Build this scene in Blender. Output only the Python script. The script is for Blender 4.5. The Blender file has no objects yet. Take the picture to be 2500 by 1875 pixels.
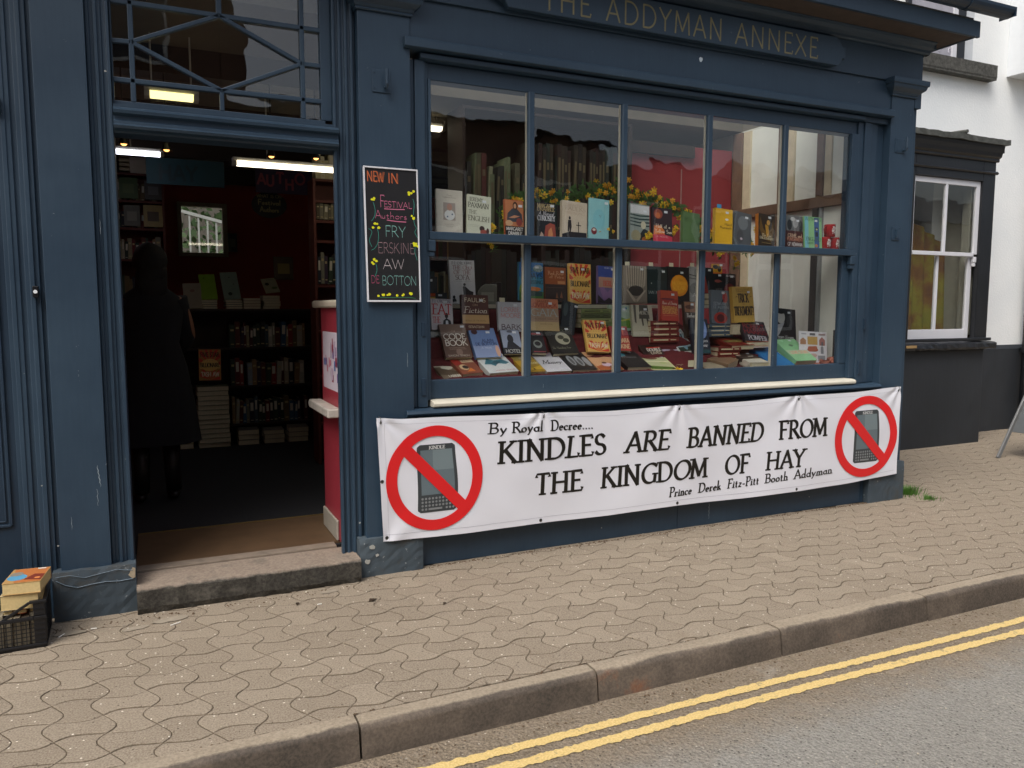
import bpy, bmesh, math, random
from math import sin, cos, pi, radians as R, hypot
from mathutils import Vector, Matrix
random.seed(7)
SC = bpy.context.scene
COL = SC.collection

# ------------------------------------------------------------------ camera
cam_data = bpy.data.cameras.new('camera'); cam = bpy.data.objects.new('camera', cam_data); COL.objects.link(cam)
cam_data.sensor_fit = 'HORIZONTAL'; cam_data.sensor_width = 36.0; cam_data.lens = 36.0 * 1900 / 2500
cam_data.clip_start = 0.05; cam_data.clip_end = 400
cam.location = (0, -4.24, 1.5); cam.rotation_euler = (R(90 - 5.581), 0, R(-24.847))
SC.camera = cam
# ------------------------------------------------------------------ sky and sun (overcast)
SUN_EL, SUN_AZ = 56, 232          # azimuth measured clockwise from +Y
world = bpy.data.worlds.new('World'); SC.world = world; world.use_nodes = True
wn = world.node_tree.nodes; wl = world.node_tree.links; wn.clear()
wo = wn.new('ShaderNodeOutputWorld'); bg = wn.new('ShaderNodeBackground'); sky = wn.new('ShaderNodeTexSky')
sky.sky_type = 'NISHITA'; sky.sun_disc = False; sky.sun_elevation = R(SUN_EL); sky.sun_rotation = R(SUN_AZ)
sky.air_density = 1.0; sky.dust_density = 6.0; sky.ozone_density = 0.6
hs = wn.new('ShaderNodeHueSaturation'); hs.inputs['Saturation'].default_value = 0.68
wl.new(sky.outputs[0], hs.inputs['Color']); wl.new(hs.outputs[0], bg.inputs[0]); bg.inputs[1].default_value = 0.13
wl.new(bg.outputs[0], wo.inputs[0])
sl = bpy.data.lights.new('sun', 'SUN'); so = bpy.data.objects.new('sun', sl); COL.objects.link(so)
sl.energy = 1.4; sl.angle = R(35); sl.color = (1.0, 0.985, 0.965)
d = Vector((sin(R(SUN_AZ)) * cos(R(SUN_EL)), cos(R(SUN_AZ)) * cos(R(SUN_EL)), sin(R(SUN_EL))))
so.rotation_euler = d.to_track_quat('Z', 'Y').to_euler()
vs = SC.view_settings; vs.view_transform = 'Standard'; vs.look = 'None'; vs.gamma = 1.0; vs.exposure = 0.36; vs.use_curve_mapping = False
try: SC.cycles.max_bounces = 8; SC.cycles.transparent_max_bounces = 12; SC.cycles.use_denoising = True
except Exception: pass

# ------------------------------------------------------------------ colours and materials
def lin(c):
    if isinstance(c, str): c = [int(c[i:i+2], 16) / 255 for i in (0, 2, 4)]
    return tuple(((v / 12.92) if v <= .04045 else ((v + .055) / 1.055) ** 2.4) for v in c)
MATS = {}
def newmat(name):
    m = bpy.data.materials.new(name); m.use_nodes = True
    return m, m.node_tree.nodes, m.node_tree.links, m.node_tree.nodes['Principled BSDF']
def noise(n, l, scale, detail=4, rough=.6, coord='Object', vec=None):
    t = n.new('ShaderNodeTexNoise'); t.inputs['Scale'].default_value = scale; t.inputs['Detail'].default_value = detail; t.inputs['Roughness'].default_value = rough
    if vec is None:
        c = n.new('ShaderNodeTexCoord'); vec = c.outputs[coord]
    l.new(vec, t.inputs['Vector']); return t
def ramp(n, l, fac, stops):
    r = n.new('ShaderNodeValToRGB'); e = r.color_ramp.elements
    while len(e) < len(stops): e.new(.5)
    for i, (p, c) in enumerate(stops):
        e[i].position = p; e[i].color = (c if len(c) == 4 else (*c, 1))
    l.new(fac, r.inputs[0]); return r
def mix(n, l, fac, a, b, mode='MIX'):
    m = n.new('ShaderNodeMix'); m.data_type = 'RGBA'; m.blend_type = mode
    for s, v in ((0, fac), (6, a), (7, b)):
        if isinstance(v, (int, float)): m.inputs[s].default_value = v
        elif isinstance(v, tuple): m.inputs[s].default_value = (*v[:3], 1)
        else: l.new(v, m.inputs[s])
    return m.outputs[2]
def bump(n, l, h, strength, dist, b):
    u = n.new('ShaderNodeBump'); u.inputs['Strength'].default_value = strength; u.inputs['Distance'].default_value = dist
    l.new(h, u.inputs['Height']); l.new(u.outputs[0], b.inputs['Normal']); return u
def scaled(n, l, sx, sy, sz, coord='Object'):
    c = n.new('ShaderNodeTexCoord'); m = n.new('ShaderNodeMapping'); m.inputs['Scale'].default_value = (sx, sy, sz)
    l.new(c.outputs[coord], m.inputs['Vector']); return m.outputs[0]

def plain(name, c, rough=.6, var=.12, nscale=12, bstr=.1, metal=0, spec=.5):
    """a surface with slight tonal variation and fine relief"""
    key = (name, c if isinstance(c, str) else tuple(c), rough)
    if key in MATS: return MATS[key]
    m, n, l, b = newmat(name); c = lin(c)
    t = noise(n, l, nscale, 5)
    r = ramp(n, l, t.outputs['Fac'], [(.25, tuple(v * (1 - var) for v in c)), (.75, tuple(min(1, v * (1 + var)) for v in c))])
    l.new(r.outputs[0], b.inputs['Base Color']); b.inputs['Roughness'].default_value = rough; b.inputs['Metallic'].default_value = metal
    b.inputs['Specular IOR Level'].default_value = spec
    if bstr: bump(n, l, t.outputs['Fac'], bstr, .004, b)
    MATS[key] = m; return m
def ink(c, rough=.45):
    key = ('ink', c, rough)
    if key in MATS: return MATS[key]
    m, n, l, b = newmat('print_ink'); b.inputs['Base Color'].default_value = (*lin(c), 1); b.inputs['Roughness'].default_value = rough
    MATS[key] = m; return m
def emis(name, c, s):
    m, n, l, b = newmat(name); b.inputs['Base Color'].default_value = (*lin(c), 1)
    b.inputs['Emission Color'].default_value = (*lin(c), 1); b.inputs['Emission Strength'].default_value = s; return m

def painted(name, base, light, rough=.42, chip='8d9496', grime=None, chips=.735):
    """old gloss paint on wood: brush relief, faded patches, small chips"""
    m, n, l, b = newmat(name)
    big = noise(n, l, 1.6, 6, .65); fine = noise(n, l, 38, 4)
    r = ramp(n, l, big.outputs['Fac'], [(.3, lin(base)), (.72, lin(light))])
    v = scaled(n, l, 60, 60, 5); br = noise(n, l, 1.0, 5, .6, vec=v)
    c1 = mix(n, l, .035, r.outputs[0], ramp(n, l, br.outputs['Fac'], [(.35, (0.01, .012, .02)), (.65, (.10, .15, .2))]).outputs[0])
    sp = noise(n, l, 26, 8, .72); ck = ramp(n, l, sp.outputs['Fac'], [(chips, (0, 0, 0)), (chips + .02, (1, 1, 1))])
    c2 = mix(n, l, ck.outputs[0], c1, lin(chip))
    if grime:
        g = noise(n, l, 5, 7, .7); gr = ramp(n, l, g.outputs['Fac'], [(.52, (0, 0, 0)), (.66, (.75, .75, .75))]); c2 = mix(n, l, gr.outputs[0], c2, lin(grime))
    l.new(c2, b.inputs['Base Color']); b.inputs['Roughness'].default_value = rough
    add = n.new('ShaderNodeMath'); add.operation = 'ADD'; l.new(br.outputs['Fac'], add.inputs[0]); l.new(fine.outputs['Fac'], add.inputs[1])
    bump(n, l, add.outputs[0], .10, .0030, b)
    rr = n.new('ShaderNodeMapRange'); rr.inputs[3].default_value = rough - .1; rr.inputs[4].default_value = rough + .18
    l.new(big.outputs['Fac'], rr.inputs[0]); l.new(rr.outputs[0], b.inputs['Roughness'])
    return m

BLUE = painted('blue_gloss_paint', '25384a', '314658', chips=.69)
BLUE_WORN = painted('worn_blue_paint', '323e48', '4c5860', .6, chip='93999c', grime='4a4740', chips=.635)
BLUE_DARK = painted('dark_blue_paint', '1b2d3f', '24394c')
CREAM = painted('cream_sill_paint', 'cfcab8', 'e2decd', .5, chip='8d8675')
BLACKP = painted('black_masonry_paint', '17191c', '26282b', .5, chip='6d6f70')
LEAD = plain('lead_sheet', '4d4f4b', .7, .45, 22, .5)

def glass_mat(name, wav=.5, scale=2.2, tint=(1, 1, 1)):
    m, n, l, b = newmat(name); n.remove(b); out = n['Material Output']
    tr = n.new('ShaderNodeBsdfTransparent'); tr.inputs[0].default_value = (.975 * tint[0], .985 * tint[1], .975 * tint[2], 1)
    gl = n.new('ShaderNodeBsdfGlossy'); gl.inputs['Roughness'].default_value = .01
    fr = n.new('ShaderNodeFresnel'); ge = n.new('ShaderNodeNewGeometry'); mr = n.new('ShaderNodeMapRange'); mr.inputs[3].default_value = 1.70; mr.inputs[4].default_value = 1 / 1.70; l.new(ge.outputs['Backfacing'], mr.inputs[0]); l.new(mr.outputs[0], fr.inputs['IOR'])
    t = noise(n, l, scale, 2.5, .5); t2 = noise(n, l, 6, 1, .4); ad = n.new('ShaderNodeMath'); ad.operation = 'MULTIPLY_ADD'
    l.new(t2.outputs['Fac'], ad.inputs[0]); ad.inputs[1].default_value = .05; l.new(t.outputs['Fac'], ad.inputs[2])
    u = n.new('ShaderNodeBump'); u.inputs['Strength'].default_value = wav; u.inputs['Distance'].default_value = .02
    l.new(ad.outputs[0], u.inputs['Height']); l.new(u.outputs[0], gl.inputs['Normal'])
    mx = n.new('ShaderNodeMixShader'); l.new(fr.outputs[0], mx.inputs[0]); l.new(tr.outputs[0], mx.inputs[1]); l.new(gl.outputs[0], mx.inputs[2])
    l.new(mx.outputs[0], out.inputs['Surface']); return m
GLASS = glass_mat('old_window_glass', .24, 1.9)
GLASS_FLAT = glass_mat('lower_window_glass', .04, 2.0)

# ------------------------------------------------------------------ mesh collector
class MB:
    def __init__(s): s.v = []; s.f = []; s.mi = []; s.mats = []; s.m = 0; s.sm = False
    def mat(s, m):
        if m not in s.mats: s.mats.append(m)
        s.m = s.mats.index(m); return s
    def add(s, vs, fs):
        k = len(s.v); s.v += [tuple(p) for p in vs]
        for f in fs: s.f.append([i + k for i in f]); s.mi.append(s.m)
        return s
    def box(s, x0, x1, y0, y1, z0, z1):
        return s.add([(x0, y0, z0), (x1, y0, z0), (x1, y1, z0), (x0, y1, z0), (x0, y0, z1), (x1, y0, z1), (x1, y1, z1), (x0, y1, z1)],
                     [(0, 3, 2, 1), (4, 5, 6, 7), (0, 1, 5, 4), (1, 2, 6, 5), (2, 3, 7, 6), (3, 0, 4, 7)])
    def vprism(s, P, z0, z1):            # plan polygon (x,y) counter-clockwise
        n = len(P); return s.add([(x, y, z0) for x, y in P] + [(x, y, z1) for x, y in P],
                                 [tuple(range(n))[::-1], tuple(range(n, 2 * n))] + [(i, (i + 1) % n, (i + 1) % n + n, i + n) for i in range(n)])
    def hprism(s, P, x0, x1):            # section (y,z) swept along x
        n = len(P); return s.add([(x0, y, z) for y, z in P] + [(x1, y, z) for y, z in P],
                                 [tuple(range(n)), tuple(range(n, 2 * n))[::-1]] + [(i + n, (i + 1) % n + n, (i + 1) % n, i) for i in range(n)])
    def yprism(s, P, y0, y1):            # outline (x,z) given depth
        n = len(P); return s.add([(x, y0, z) for x, z in P] + [(x, y1, z) for x, z in P],
                                 [tuple(range(n)), tuple(range(n, 2 * n))[::-1]] + [(i + n, (i + 1) % n + n, (i + 1) % n, i) for i in range(n)])
    def bar(s, a, b, w, t=None):         # square bar between two points
        a, b = Vector(a), Vector(b); d = (b - a).normalized(); u = d.cross(Vector((0, 1, 0)))
        if u.length < .01: u = d.cross(Vector((0, 0, 1)))
        u.normalize(); v = d.cross(u); u = u * w / 2; v = v * (t or w) / 2
        P = [a - u - v, a + u - v, a + u + v, a - u + v, b - u - v, b + u - v, b + u + v, b - u + v]
        return s.add(P, [(0, 1, 2, 3), (7, 6, 5, 4), (0, 4, 5, 1), (1, 5, 6, 2), (2, 6, 7, 3), (3, 7, 4, 0)])
    def tube(s, pts, r, k=6):
        pts = [Vector(p) for p in pts]; n = len(pts); base = len(s.v); rs = r if isinstance(r, (list, tuple)) else [r] * n
        vs = []; 
        for i, p in enumerate(pts):
            d = (pts[min(i + 1, n - 1)] - pts[max(i - 1, 0)]).normalized(); u = d.cross(Vector((.13, .21, .97)))
            if u.length < .05: u = d.cross(Vector((1, 0, 0)))
            u.normalize(); w = d.cross(u)
            for j in range(k): a = 2 * pi * j / k; vs.append(p + (u * cos(a) + w * sin(a)) * rs[i])
        fs = [(i * k + j, i * k + (j + 1) % k, (i + 1) * k + (j + 1) % k, (i + 1) * k + j) for i in range(n - 1) for j in range(k)]
        fs += [tuple(range(k))[::-1], tuple(range((n - 1) * k, n * k))]
        return s.add(vs, fs)
    def lathe(s, prof, cx, cy, k=20):    # profile (r,z)
        n = len(prof); vs = [(cx + r * cos(2 * pi * j / k), cy + r * sin(2 * pi * j / k), z) for r, z in prof for j in range(k)]
        return s.add(vs, [(i * k + j, i * k + (j + 1) % k, (i + 1) * k + (j + 1) % k, (i + 1) * k + j) for i in range(n - 1) for j in range(k)])
    def quad(s, a, b, c, d): return s.add([a, b, c, d], [(0, 1, 2, 3)])
    def ball(s, c, r, k=8, sx=1, sy=1, sz=1):
        h = k // 2; vs = [(c[0] + r * sx * sin(pi * i / h) * cos(2 * pi * j / k), c[1] + r * sy * sin(pi * i / h) * sin(2 * pi * j / k), c[2] + r * sz * cos(pi * i / h)) for i in range(h + 1) for j in range(k)]
        return s.add(vs, [(i * k + j, (i + 1) * k + j, (i + 1) * k + (j + 1) % k, i * k + (j + 1) % k) for i in range(h) for j in range(k)])
    def mesh(s, name, mat=None):
        me = bpy.data.meshes.new(name); me.from_pydata(s.v, [], s.f)
        for m in (s.mats or ([mat] if mat else [])): me.materials.append(m)
        if s.mats: me.polygons.foreach_set('material_index', s.mi)
        if s.sm: me.polygons.foreach_set('use_smooth', [True] * len(s.f))
        me.update(); return me
    def build(s, name, mat=None, parent=None, bevel=0, fix=False):
        me = s.mesh(name, mat)
        if fix:
            bm = bmesh.new(); bm.from_mesh(me); bmesh.ops.recalc_face_normals(bm, faces=bm.faces); bm.to_mesh(me); bm.free()
        o = bpy.data.objects.new(name, me); COL.objects.link(o)
        if parent: o.parent = parent
        if bevel:
            b = o.modifiers.new('bevel', 'BEVEL'); b.width = bevel; b.segments = 2; b.limit_method = 'ANGLE'; b.angle_limit = R(35)
        return o

def thing(name, label, cat, loc=(0, 0, 0), rot=(0, 0, 0), group=None):
    o = bpy.data.objects.new(name, None); COL.objects.link(o); o.location = loc; o.rotation_euler = rot
    o['label'] = label; o['category'] = cat; o.empty_display_size = .1
    if group: o['group'] = group
    return o
def tag(o, label, cat, group=None, kind=None):
    o['label'] = label; o['category'] = cat
    if group: o['group'] = group
    if kind: o['kind'] = kind
    return o
def structure(o): o['kind'] = 'structure'; return o
def place(me, name, loc, parent=None, rot=(0, 0, 0), scale=(1, 1, 1)):
    o = bpy.data.objects.new(name, me); COL.objects.link(o); o.location = loc; o.rotation_euler = rot; o.scale = scale
    if parent: o.parent = parent
    return o

# ------------------------------------------------------------------ pen-stroke lettering
def arc(cx, cy, rx, ry, a0, a1, n=9): return [(cx + rx * cos(R(a0 + (a1 - a0) * i / n)), cy + ry * sin(R(a0 + (a1 - a0) * i / n))) for i in range(n + 1)]
def seg(*p): return [(p[i], p[i + 1]) for i in range(0, len(p), 2)]
# glyph: (advance, strokes, serif feet)
G = {
'A': (.72, [seg(0, 0, .35, 1), seg(.35, 1, .72, 0), seg(.12, .34, .6, .34)], [(0, 0), (.72, 0)]),
'B': (.62, [seg(.1, 0, .1, 1), seg(.1, 1, .3, 1) + arc(.3, .76, .24, .24, 90, -90) + seg(.3, .52, .1, .52), seg(.3, .52, .33, .52) + arc(.33, .26, .27, .26, 90, -90) + seg(.3, 0, .1, 0)], [(.06, 0), (.06, 1)]),
'C': (.72, [arc(.42, .5, .42, .5, 45, 318, 16)], []),
'D': (.8, [seg(.1, 0, .1, 1), seg(.1, 1, .32, 1) + arc(.32, .5, .46, .5, 90, -90, 14) + seg(.3, 0, .1, 0)], [(.06, 0), (.06, 1)]),
'E': (.56, [seg(.1, 0, .1, 1), seg(.1, 1, .54, 1, .54, .88), seg(.1, .53, .46, .53), seg(.1, 0, .56, 0, .58, .13)], [(.06, 0), (.06, 1)]),
'F': (.54, [seg(.1, 0, .1, 1), seg(.1, 1, .54, 1, .54, .88), seg(.1, .52, .46, .52)], [(.1, 0), (.06, 1)]),
'G': (.8, [arc(.44, .5, .44, .5, 48, 300, 16) + seg(.72, .12), seg(.72, .05, .72, .45)], [(.72, .45)]),
'H': (.8, [seg(.1, 0, .1, 1), seg(.7, 0, .7, 1), seg(.1, .52, .7, .52)], [(.1, 0), (.7, 0), (.1, 1), (.7, 1)]),
'I': (.24, [seg(.12, 0, .12, 1)], [(.12, 0), (.12, 1)]),
'J': (.36, [seg(.24, 1, .24, .05) + arc(.09, .05, .15, .22, 0, -100, 6)], [(.24, 1)]),
'K': (.7, [seg(.1, 0, .1, 1), seg(.1, .44, .62, 1), seg(.26, .6, .72, 0)], [(.1, 0), (.1, 1), (.72, 0), (.6, 1)]),
'L': (.56, [seg(.1, 0, .1, 1), seg(.1, 0, .54, 0, .56, .14)], [(.1, 1), (.06, 0)]),
'M': (.94, [seg(.06, 0, .12, 1), seg(.12, 1, .47, .12), seg(.47, .12, .82, 1), seg(.82, 1, .88, 0)], [(.06, 0), (.88, 0), (.06, 1), (.86, 1)]),
'N': (.82, [seg(.1, 0, .1, 1), seg(.1, 1, .72, 0), seg(.72, 0, .72, 1)], [(.1, 0), (.72, 1), (.06, 1)]),
'O': (.86, [arc(.43, .5, .43, .5, 0, 360, 22)], []),
'P': (.58, [seg(.1, 0, .1, 1), seg(.1, 1, .3, 1) + arc(.3, .73, .26, .27, 90, -90) + seg(.3, .46, .1, .46)], [(.1, 0), (.06, 1)]),
'Q': (.86, [arc(.43, .5, .43, .5, 0, 360, 22), seg(.45, .2, .9, -.15)], []),
'R': (.66, [seg(.1, 0, .1, 1), seg(.1, 1, .3, 1) + arc(.3, .75, .25, .25, 90, -90) + seg(.3, .5, .1, .5), seg(.3, .5, .7, 0)], [(.1, 0), (.72, 0), (.06, 1)]),
'S': (.5, [arc(.25, .75, .21, .25, 30, 270, 10) + arc(.25, .25, .24, .25, 90, -150, 10)], []),
'T': (.62, [seg(.31, 0, .31, 1), seg(0, .88, .01, 1, .61, 1, .62, .88)], [(.31, 0)]),
'U': (.76, [seg(.1, 1, .1, .35) + arc(.38, .3, .28, .3, 180, 360, 10) + seg(.66, .35, .66, 1)], [(.1, 1), (.66, 1)]),
'V': (.7, [seg(0, 1, .35, 0), seg(.35, 0, .7, 1)], [(0, 1), (.7, 1)]),
'W': (1.0, [seg(0, 1, .27, 0), seg(.27, 0, .5, .9), seg(.5, .9, .75, 0), seg(.75, 0, 1, 1)], [(0, 1), (1, 1)]),
'X': (.68, [seg(.02, 1, .68, 0), seg(0, 0, .64, 1)], []),
'Y': (.66, [seg(0, 1, .33, .5), seg(.66, 1, .33, .5), seg(.33, .5, .33, 0)], [(0, 1), (.66, 1), (.33, 0)]),
'Z': (.6, [seg(.02, 1, .58, 1), seg(.58, 1, .0, 0), seg(0, 0, .6, 0)], []),
'a': (.42, [arc(.19, .2, .18, .2, 20, 340, 10), seg(.37, .42, .37, 0)], []),
'b': (.46, [seg(.07, .95, .07, 0), arc(.25, .21, .19, .21, 0, 360, 12)], []),
'c': (.38, [arc(.21, .21, .2, .21, 45, 315, 10)], []),
'd': (.48, [seg(.39, 1, .39, 0), arc(.2, .21, .19, .21, 0, 360, 12)], [(.39, 0)]),
'e': (.4, [seg(.03, .25, .37, .25) + arc(.2, .21, .18, .21, 10, 310, 11)], []),
'f': (.3, [seg(.12, 0, .12, .8) + arc(.24, .8, .12, .16, 180, 60, 5), seg(0, .43, .26, .43)], [(.12, 0)]),
'g': (.44, [arc(.2, .22, .18, .19, 0, 360, 12), seg(.38, .42, .38, -.12) + arc(.2, -.12, .18, .17, 0, -160, 7)], []),
'h': (.48, [seg(.07, 0, .07, 1), arc(.23, .25, .16, .19, 170, 0, 7) + seg(.39, 0)], [(.07, 0), (.39, 0)]),
'i': (.2, [seg(.09, 0, .09, .43), seg(.08, .58, .1, .63)], [(.09, 0)]),
'j': (.2, [seg(.12, .43, .12, -.2), seg(.11, .58, .13, .63)], []),
'k': (.46, [seg(.07, 0, .07, 1), seg(.07, .17, .36, .44), seg(.16, .24, .44, 0)], [(.07, 0)]),
'l': (.2, [seg(.09, 0, .09, 1)], [(.09, 0)]),
'm': (.74, [seg(.07, 0, .07, .43), arc(.21, .25, .14, .19, 170, 0, 6) + seg(.35, 0), arc(.5, .25, .15, .19, 170, 0, 6) + seg(.65, 0)], [(.07, 0), (.35, 0), (.65, 0)]),
'n': (.48, [seg(.07, 0, .07, .43), arc(.23, .25, .16, .19, 170, 0, 7) + seg(.39, 0)], [(.07, 0), (.39, 0)]),
'o': (.44, [arc(.21, .21, .2, .21, 0, 360, 14)], []),
'p': (.46, [seg(.07, .43, .07, -.3), arc(.25, .21, .19, .21, 0, 360, 12)], [(.07, -.3)]),
'q': (.46, [seg(.39, .43, .39, -.3), arc(.2, .21, .19, .21, 0, 360, 12)], []),
'r': (.34, [seg(.07, 0, .07, .43), arc(.22, .26, .14, .17, 170, 50, 5)], [(.07, 0)]),
's': (.34, [arc(.16, .32, .12, .11, 40, 270, 7) + arc(.16, .11, .13, .11, 90, -150, 7)], []),
't': (.3, [seg(.1, .62, .1, .1) + arc(.19, .09, .09, .09, 180, 320, 5), seg(0, .43, .24, .43)], []),
'u': (.48, [seg(.07, .43, .07, .18) + arc(.22, .18, .15, .18, 180, 350, 7), seg(.38, .43, .38, 0)], []),
'v': (.42, [seg(.02, .43, .2, 0), seg(.2, 0, .4, .43)], []),
'w': (.62, [seg(.02, .43, .17, 0), seg(.17, 0, .31, .4), seg(.31, .4, .46, 0), seg(.46, 0, .6, .43)], []),
'x': (.42, [seg(.03, .43, .4, 0), seg(.02, 0, .38, .43)], []),
'y': (.42, [seg(.02, .43, .2, 0), seg(.4, .43, .2, 0, .08, -.26, 0, -.27)], []),
'z': (.4, [seg(.03, .42, .36, .42), seg(.36, .42, .02, 0), seg(.02, 0, .38, 0)], []),
'.': (.2, [seg(.07, .0, .1, .05)], []), "'": (.16, [seg(.08, 1, .06, .8)], []), '-': (.34, [seg(.03, .24, .3, .24)], []),
'?': (.5, [arc(.24, .76, .2, .22, 160, -60, 9) + seg(.25, .3), seg(.24, .02, .26, .08)], []), ' ': (.42, [], []),
'0': (.56, [arc(.27, .5, .25, .5, 0, 360, 16)], []), '1': (.4, [seg(.08, .8, .22, 1, .22, 0)], []),
}
def text_width(t, track=.08): return sum(G[c][0] + track for c in t) - track
def write(mb, t, fn, x, y, h, width=None, thick=.13, thin=.05, serif=False, slant=0, track=.09, align='l', jit=0, step=.00012, lift=0):
    """draws t with a broad pen; fn(u, v, lift) places it on a surface"""
    w = text_width(t, track); k = h if width is None else width / w
    if align == 'c': x -= w * k / 2
    if align == 'r': x -= w * k
    n = 0; pen = 0
    rr = random.Random(sum(map(ord, t)))
    for ch in t:
        adv, strokes, feet = G[ch]; jx, jy = (rr.uniform(-jit, jit), rr.uniform(-jit, jit)) if jit else (0, 0)
        sl = slant if not isinstance(slant, (list, tuple)) else slant[n % len(slant)]
        allst = [(s, None) for s in strokes]
        if serif: allst += [(seg(fx - .155, fy, fx + .155, fy), thin * 1.0) for fx, fy in feet]
        for st, fw in allst:
            P = [(x + (pen + jx + px) * k + py * h * sl, y + (py + jy) * h) for px, py in st]
            if len(P) == 2 and hypot(P[1][0] - P[0][0], P[1][1] - P[0][1]) > .05:
                a, b = P; P = [(a[0] + (b[0] - a[0]) * i / 5, a[1] + (b[1] - a[1]) * i / 5) for i in range(6)]
            m = len(P); L_, R_ = [], []
            for i in range(m):
                a, b = P[max(i - 1, 0)], P[min(i + 1, m - 1)]; dx, dy = b[0] - a[0], b[1] - a[1]; q = hypot(dx, dy) or 1; dx /= q; dy /= q
                if fw: wd = fw
                else:
                    ang = math.atan2(dy, dx) - R(18); wd = thin + (thick - thin) * abs(sin(ang)) ** 1.3
                hw = wd * h / 2
                ex = hw * .5 if i == m - 1 else (-hw * .5 if i == 0 else 0)
                L_.append((P[i][0] - dy * hw + dx * ex, P[i][1] + dx * hw + dy * ex)); R_.append((P[i][0] + dy * hw + dx * ex, P[i][1] - dx * hw + dy * ex))
            lf = lift + (n % 9) * step; n += 1
            vs_ = [fn(*p, lf) for p in L_] + [fn(*p, lf) for p in R_]
            mb.add(vs_, [(i, i + m, i + m + 1, i + 1) for i in range(m - 1)])
        pen += adv + track
    return w * k
# ================================================================== ground, road, kerb, pavement
def paver_mat():
    m, n, l, b = newmat('concrete_paver')
    c = n.new('ShaderNodeTexCoord'); vec = c.outputs['Object']; oi = n.new('ShaderNodeObjectInfo')
    geo = n.new('ShaderNodeNewGeometry'); P = geo.outputs['Position']
    big = noise(n, l, 1.3, 6, .62, vec=P); fine = noise(n, l, 150, 4, .6, vec=P); mid = noise(n, l, 9, 6, .68, vec=P)
    col = ramp(n, l, big.outputs['Fac'], [(.3, lin('746b5d')), (.7, lin('847b6c'))]).outputs[0]
    col = mix(n, l, .5, col, ramp(n, l, mid.outputs['Fac'], [(.3, lin('776d5e')), (.7, lin('968c7a'))]).outputs[0])
    col = mix(n, l, .33, col, ramp(n, l, oi.outputs['Random'], [(0, lin('756a5a')), (.5, lin('8f8473')), (1, lin('aca08d'))]).outputs[0])
    col = mix(n, l, .5, col, ramp(n, l, fine.outputs['Fac'], [(.36, lin('6f6052')), (.5, lin('978a79')), (.66, lin('b2a797'))]).outputs[0])
    v = n.new('ShaderNodeTexVoronoi'); v.inputs['Scale'].default_value = 52; l.new(P, v.inputs['Vector'])
    cut = ramp(n, l, v.outputs['Distance'], [(.17, (1, 1, 1)), (.23, (0, 0, 0))]).outputs[0]
    sel = n.new('ShaderNodeSeparateColor'); l.new(v.outputs['Color'], sel.inputs[0])
    light = ramp(n, l, sel.outputs[0], [(.90, (0, 0, 0)), (.91, (1, 1, 1))]).outputs[0]
    dark = ramp(n, l, sel.outputs[1], [(.86, (0, 0, 0)), (.87, (.8, .8, .8))]).outputs[0]
    m1 = n.new('ShaderNodeMath'); m1.operation = 'MULTIPLY'; l.new(cut, m1.inputs[0]); l.new(light, m1.inputs[1])
    m2 = n.new('ShaderNodeMath'); m2.operation = 'MULTIPLY'; l.new(cut, m2.inputs[0]); l.new(dark, m2.inputs[1])
    col = mix(n, l, m1.outputs[0], col, lin('e0d8c8')); col = mix(n, l, m2.outputs[0], col, lin('4a3f36'))
    stain = noise(n, l, 2.6, 7, .7, vec=P); st = ramp(n, l, stain.outputs['Fac'], [(.60, (0, 0, 0)), (.74, (.45, .45, .45))]).outputs[0]
    col = mix(n, l, st, col, lin('776856'))
    l.new(col, b.inputs['Base Color']); b.inputs['Roughness'].default_value = .85; b.inputs['Specular IOR Level'].default_value = .25
    bump(n, l, fine.outputs['Fac'], .5, .004, b); return m
PAVER = paver_mat()
SAND = plain('joint_sand', '5a4f40', .95, .3, 30, .4)

structure(MB().box(-30, 60, -30, 40, -.5, -.16).build('ground', plain('earth', '6b6256', .95)))
pav = structure(MB().box(-9, 34, -1.49, .06, -.13, -.0030).box(5.3, 34, .06, 2.2, -.13, -.0031).build('pavement', SAND))

W_, H_, A_, B_ = .163, .145, .036, .025
OX, OY = -.45, -.521
def gxy(x, y): return (OX + x - .12 * y, OY + y - .04 * x)
def vx(i, y): f = pi * (y / H_ + i); return i * W_ + A_ * sin(f + .42 * sin(f))
def hy(j, x): f = pi * (x / W_ + j); return j * H_ - B_ * sin(f - .42 * sin(f))
def outline(i, j, n=7):
    P = []
    for k in range(n): x = (i + k / n) * W_; P.append((x, hy(j, x)))
    for k in range(n): y = (j + k / n) * H_; P.append((vx(i + 1, y), y))
    for k in range(n, 0, -1): x = (i + k / n) * W_; P.append((x, hy(j + 1, x)))
    for k in range(n, 0, -1): y = (j + k / n) * H_; P.append((vx(i, y), y))
    return P
def paver_rings(i, j):
    P = [Vector(gxy(*p)) for p in outline(i, j)]; c = sum(P, Vector((0, 0))) / len(P); out = []
    n = len(P)
    for dz, ins in ((-.03, .0021), (-.0012, .0021), (0, .0040)):
        ring = []
        for k in range(n):
            t = (P[(k + 1) % n] - P[k - 1]).normalized(); nn = Vector((-t.y, t.x)); ring.append(P[k] + nn * ins * (1 + 1.1 * nn.y ** 2))
        out.append((dz, ring))
    return c, out
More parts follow.
